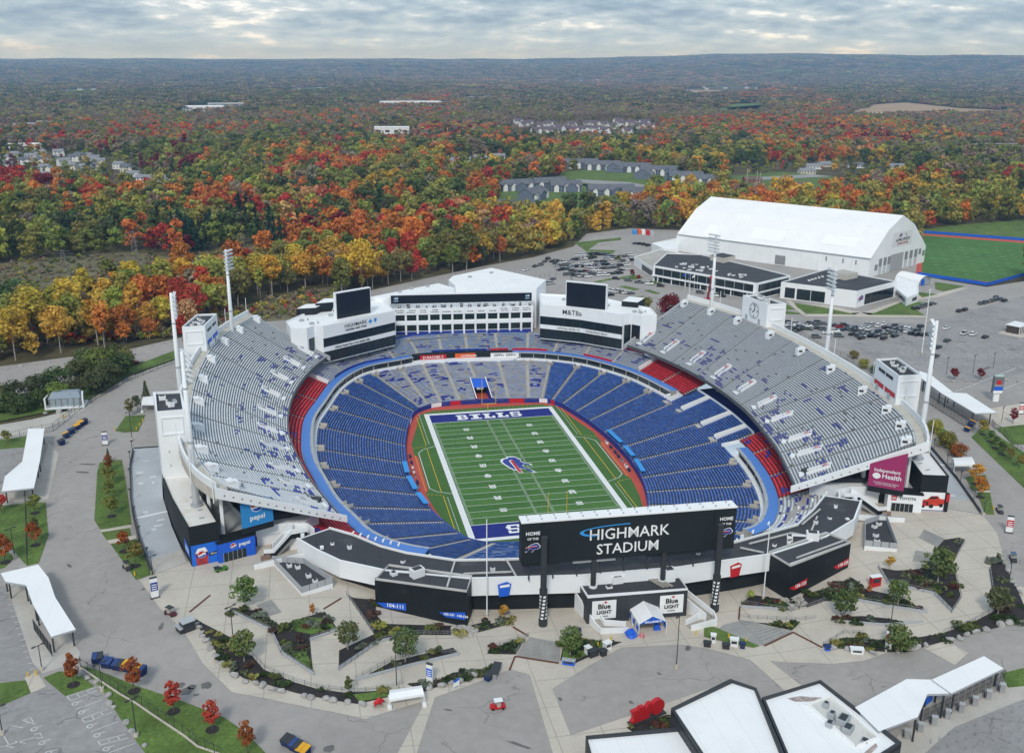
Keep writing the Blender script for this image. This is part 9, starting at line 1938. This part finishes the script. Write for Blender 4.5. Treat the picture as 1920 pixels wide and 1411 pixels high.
panel_fence('bar_fence','black bar fence on the grass bank at the right',G2(z5([(1455,70),(1480,110),(1560,160),(1640,260),(1760,360)])),2.0,charcoal,step=2.8,zf=gz,panelm=False)
panel_fence('bar_fence','dark bar fence on the lawn at the left edge',G2(z1([(212,640),(222,800),(228,1000),(235,1270)])),2.0,charcoal,step=2.8,zf=gz,panelm=False)
panel_fence('mesh_fence','dark mesh fence behind the right upper deck',G2([(1480,615),(1540,655),(1600,680),(1650,705)]),2.6,charcoal,step=4.5,zf=gz,panelm=False)
panel_fence('mesh_fence','grey mesh fence in front of the far car park',G2([(985,528),(1030,518),(1070,522),(1085,560)]),2.4,steel,step=4,zf=gz,panelm=False)
RAILS=[('grey hand rail along the upper edge of the left ramps',z7([(-20,380),(120,450),(265,520),(345,690),(575,840)])),('grey hand rail along the outer edge of the left ramps',z7([(130,700),(220,800),(430,890),(600,940),(880,975),(1120,945),(1250,905)])),('grey hand rail round the triangular bed of the left ramps',z7([(550,590),(765,515)])),('grey hand rail along the middle ramp on the left',z7([(765,805),(900,715),(1060,600),(1300,545),(1580,548)])),('grey hand rail along the lower ramp on the left',z7([(885,880),(1150,740),(1400,680),(1640,690)])),('grey hand rail along the left black block path',z7([(820,255),(920,400),(1020,540)])),('grey hand rail along the upper ramp on the right',z9([(430,500),(850,570),(1000,595),(1190,545),(1390,475)])),('grey hand rail along the lower ramp on the right',z9([(410,660),(620,680),(1050,700),(1290,680)])),('grey hand rail along the narrow bed on the right',z10([(190,880),(500,930),(900,1005)])),('grey hand rail along the big bed on the right',z10([(435,575),(520,720),(960,825),(1130,1000),(1220,860),(1140,540),(1260,320)])),('grey hand rail along the outer ramp on the right',z10([(1490,590),(1530,850),(1540,980),(1290,1110),(1040,1195)])),('grey hand rail beside the entrance steps',z8([(150,650),(430,560),(340,690)])),('grey hand rail along the stone edged bed',z9([(1370,990),(1600,850),(1840,850)]))]
for lab,l in RAILS:panel_fence('hand_rail',lab,G2(l),1.1,steel,step=2.2,zf=lambda x,y:gz(x,y)+.05,panelm=False,pr_=.04,cat='railing',group='plaza railings',rail=(1.05,.55))
# low retaining walls along the ramps (grey) and rusty edge strips
for k,l in enumerate([z7([(-20,385),(265,524),(347,694),(577,844)]),z7([(552,592),(765,516)]),z7([(762,808),(1060,604),(1300,549)]),z7([(887,888),(1000,856),(1300,776),(1650,694)]),z10([(440,578),(520,726),(962,828),(1130,1000)]),z10([(200,884),(620,966),(900,1006)]),z9([(430,545),(850,575)]),z10([(0,1088),(500,1128),(860,1095)])]):
 mb=MB();mb.wall(G2(l),lambda x,y:gz(x,y)-.2,lambda x,y:gz(x,y)+.65,.3);o=mb.build('retaining_wall',grey_p);tag(o,['low grey wall along the top left ramp','low grey wall under the triangular bed','low grey wall along the middle left ramp','low grey wall under the long low bed on the left','low grey wall round the big bed on the right','low grey wall under the narrow bed on the right','low grey wall under the shrubs by the right post','low grey wall under the lower narrow bed on the right'][k],'wall','low ramp walls')
for k,l in enumerate([z8([(320,490),(430,555)]),z8([(295,805),(335,705),(655,755)]),z9([(412,540),(400,685)]),z9([(695,985),(1025,830),(1360,1005)]),z6([(1540,258),(1390,380)]),z7([(780,280),(652,358)])]):
 mb=MB();P_=[gr(*p) for p in l]
 for a,b in zip(P_,P_[1:]):mb.beam(a+Vector((0,0,.12)),b+Vector((0,0,.12)),.35,.18)
 o=mb.build('trench_edge',rust);o['kind']='structure'
# broad steps
def steps(px4,n,label):
 a,b,c,d=(gr(*p) for p in px4);o=thing('plaza_steps',label,'steps',a,'plaza steps')
 for k in range(n):
  t0,t1=k/n,(k+.62)/n;p=[a+(d-a)*t0,b+(c-b)*t0,b+(c-b)*t1,a+(d-a)*t1];mb=MB();q=p if area(p)>0 else p[::-1];mb.hexa([(v.x,v.y,gz(v.x,v.y)-.1) for v in q]+[(v.x,v.y,gz(v.x,v.y)+.22) for v in q]);mb.build('step',conc_step,o)
steps(z8([(440,565),(670,610),(655,745),(340,700)]),10,'broad concrete steps left of the entrance block');steps(z9([(400,690),(560,710),(1020,825),(700,980)]),9,'broad concrete steps right of the entrance block');steps(z7([(160,330),(270,290),(345,385),(245,415)]),9,'narrow steps beside the left service block');steps(z10([(870,215),(1065,305),(985,380),(820,295)]),9,'upper steps beside the right service block');steps(z10([(790,415),(970,440),(950,540),(760,520)]),7,'lower steps beside the right service block')
for pl in (z9([(150,790),(240,735),(440,690),(1020,830),(690,985),(520,960)]),z8([(440,565),(670,600),(660,750),(340,700)])):gsheet('step_landing',pl,conc_step,.05,step=5)
# yellow bollards and barriers
BO=[]
for px in ((1150,1010),(1097,1218),(1121,1212),(1146,1200),(1366,1196),(1398,1203),(1305,1190),(253,1079),(216,806),(53,1268),(68,1265),(115,783),(122,783),(268,790),(262,798),(256,806),(1862,955)):
 c=gr(*px);mb=MB();mb.tube((c.x,c.y,c.z-.1),(c.x,c.y,c.z+1.1),.16,n=8);mb.tube((c.x,c.y,c.z+1.1),(c.x,c.y,c.z+1.2),.16,.05,n=8);o=mb.build('bollard',yellow_p);o.location=(0,0,0);tag(o,None,'bollard','yellow bollards');BO.append((o,c))
BO.sort(key=lambda q:px_of(q[1])[0])
for k,(o,c) in enumerate(BO):o['label']=f'{(ORD+["rightmost"])[k] if k < len(BO)-1 else "rightmost"} of the yellow bollards round the stadium'
# turnstile machines at the lower right
for k in range(8):
 c=gr(1700+k*25.5,1384-k*12.3);T_=Loc(c,1.0);o=thing('turnstile',f'{ORD[k]} of the grey turnstiles beside the lower right canopy','turnstile',c,'turnstiles');mb=MB();T_.box(mb,(0,0,0),(.5,.9,1.9));T_.box(mb,(.9,0,0),(.4,.8,1.1));mb.build('cabinet',steel,o);mb=MB();T_.box(mb,(.1,0,1.9),(.9,1.1,.15));mb.build('hood',grey_lt,o);mb=MB();T_.box(mb,(.5,.7,.2),(1.2,.08,.9));mb.build('arm',charcoal,o)
# queue posts on the lower right forecourt
QL=[]
for r_ in range(4):
 for k in range(11):
  px=(1745+k*17+r_*16,1392-k*6.4+r_*14+(k % 2)*3)
  if px[1]>1408 or px[0]>1916:continue
  c=gr(*px);mb=MB();mb.tube((0,0,0),(0,0,1.1),.06,n=6);mb.tube((0,0,0),(0,0,.06),.22,n=8);o=mb.build('queue_post',steel);o.location=c;tag(o,None,'post','queue posts');QL.append((o,'thin grey queue post','thin grey queue posts',f"in the {['first', 'second', 'third', 'fourth'][r_]} line before the turnstiles"))
single_out(QL)
# containers, trucks and the red boom lift behind
for k,(px,m) in enumerate((((1190,438),'sky'),((1198,437),'or'),((1206,438),'w'),((1214,439),'r'),((1222,441),'g'))):
 c=gr(*px);mm={'sky':sky_blue,'or':orange_p,'w':white_p,'r':red_p,'g':grey_lt}[m];T_=Loc(c,hdg(px,(5,8)));mb=MB();T_.box(mb,(0,0,0),(8,2.5,2.7))
 for q in range(9):T_.box(mb,(-3.6+q*.9,0,.05),(.2,2.56,2.6))
 tag(mb.build('shipping_container',mm),f"{['light blue', 'orange', 'white', 'red', 'pale grey'][k]} shipping container at the far edge of the car park",'container','shipping containers')
c=gr(1326,566);o=thing('boom_lift','raised red boom lift behind the right upper deck','lift',c);mb=MB();mb.box((c.x,c.y,c.z+.5),(4,2.2,1.6),.4);mb.build('chassis',red_p,o);t_=at(1334,522,34);mb=MB();mb.tube((c.x,c.y,c.z+1.8),t_,.6,.4,n=8);mb.build('boom',red_p,o);mb=MB();mb.box((t_.x,t_.y,t_.z),(1.6,1.0,1.3),.4);mb.build('basket',red_p,o)
for x in (-1.4,1.4):
 for y in (-1,1):mb=MB();mb.tube((c.x+x,c.y+y-.2,c.z+.5),(c.x+x,c.y+y+.2,c.z+.5),.5,n=9);mb.build('wheel',rubber,o)
# flags in front of the office
for k,px in enumerate(((1284,545),(1293,547),(1301,548))):c=gr(*px);o=thing('flagpole',f"{['left', 'middle', 'right'][k]} flagpole in front of the glass fronted office",'flagpole',c,'flagpoles');mb=MB();mb.tube(c,c+Vector((0,0,10)),.09,n=6);mb.build('pole',white_p,o);mb=MB();mb.face([c+Vector((0,0,9.8)),c+Vector((-1.0,-.5,9.4)),c+Vector((-1.8,-.9,9.0)),c+Vector((-1.7,-.8,7.9)),c+Vector((-.9,-.4,8.2)),c+Vector((0,0,8.3))]);mb.build('flag',[bright_blue,royal,white_p][k],o)
# power pylons and substation
def pylon(px,top,label):
 c=gr(*px);h=zat(c.x,c.y,top)-c.z;o=thing('power_pylon',label,'pylon',c,'power pylons');mb=MB()
 for sx,sy in ((-1,-1),(1,-1),(1,1),(-1,1)):mb.beam((c.x+sx*2.2,c.y+sy*2.2,c.z),(c.x+sx*.5,c.y+sy*.5,c.z+h),.13,.13)
 n=7
 for k in range(n):
  w0,w1=2.2-1.7*k/n,2.2-1.7*(k+1)/n;z0,z1_=c.z+h*k/n,c.z+h*(k+1)/n
  for (a0,b0),(a1,b1) in zip(((-1,-1),(1,-1),(1,1),(-1,1)),((1,-1),(1,1),(-1,1),(-1,-1))):mb.beam((c.x+a0*w0,c.y+b0*w0,z0),(c.x+a1*w1,c.y+b1*w1,z1_),.08,.08)
 mb.build('lattice',mat('pylon_steel',(.20,.205,.21),.6,.1,.5),o)
 for f,w_ in ((.72,5),(.84,6),(.95,4.5)):mb=MB();mb.beam((c.x-w_,c.y+w_*.2,c.z+h*f),(c.x+w_,c.y-w_*.2,c.z+h*f),.14,.14);mb.build('cross_arm',mat('pylon_steel',(.20,.205,.21),.6,.1,.5),o)
 return c,h
py=[pylon((122,512),468,'leftmost lattice power pylon in the cleared corridor'),pylon((256,505),432,'middle lattice power pylon in the cleared corridor'),pylon((456,482),440,'right lattice power pylon in the cleared corridor'),pylon((1120,400),368,'lattice pylon below the dark townhouses'),pylon((968,405),368,'lattice pylon at the edge of the townhouses')]
for k,(px,yt) in enumerate((((1398,372),316),((1418,352),318),((1424,350),322),((1228,370),336),((1233,372),336),((1645,346),318))):c=gr(*px);h=zat(c.x,c.y,yt)-c.z;o=thing('utility_pole',['tall','left of the paired','right of the paired','left of the twin','right of the twin','lone'][k]+' utility pole behind the training hall','pole',c,'utility poles');mb=MB();mb.tube(c,c+Vector((0,0,h)),.3,.2,n=6);mb.build('pole',conc_aisle,o);mb=MB();mb.beam(c+Vector((-2,0,h*.92)),c+Vector((2,0,h*.92)),.16,.16);mb.build('cross_arm',bark,o)
c=gr(1876,288);o=thing('substation','pale electrical substation with lattice frames at the right edge','substation',c);mb=MB();mb.box((c.x,c.y,c.z),(90,60,.4));mb.build('gravel_pad',mat('pale_gravel',(.42,.45,.47),.9,.1,.1),o)
for r_ in range(4):
 for k in range(6):
  x,y=c.x-42+k*17,c.y-24+r_*16;mb=MB();h=12 if r_ % 2 else 9;mb.beam((x,y,c.z),(x,y,c.z+h),.7,.7);mb.build('mast',grey_lt,o)
 mb=MB();mb.beam((c.x-42,c.y-24+r_*16,c.z+h),(c.x+43,c.y-24+r_*16,c.z+h),.6,.8);mb.build('beam',grey_lt,o)
for k in range(8):mb=MB();mb.box((c.x-36+k*10,c.y-6+(k%2)*14,c.z+.4),(5,4,4.5));mb.build('transformer',grey_p,o)
for x in (-38,-5,34):mb=MB();mb.tube((c.x+x,c.y+20,c.z),(c.x+x,c.y+20,c.z+20),.35,.15,n=6);mb.build('lightning_mast',grey_lt,o)

# ------------------------------------------------------------------ haze: one closed box of thin pale air
mb=MB();X0,X1,Y0,Y1=-24500,24500,-24500,24500;mb.hexa([(X0,Y0,-40),(X1,Y0,-40),(X1,Y1,-40),(X0,Y1,-40),(X0,Y0,440),(X1,Y0,440),(X1,Y1,440),(X0,Y1,440)])
hm=bpy.data.materials.new('haze');hm.use_nodes=True;t=hm.node_tree;t.nodes.remove(t.nodes['Principled BSDF']);pv=t.nodes.new('ShaderNodeVolumePrincipled');pv.inputs['Color'].default_value=(.30,.56,1.0,1);pv.inputs['Absorption Color'].default_value=(1,1,1,1);pv.inputs['Density'].default_value=8.0e-5;pv.inputs['Anisotropy'].default_value=.2
t.links.new(pv.outputs[0],t.nodes['Material Output'].inputs['Volume']);mb.build('haze',hm,kind='stuff')
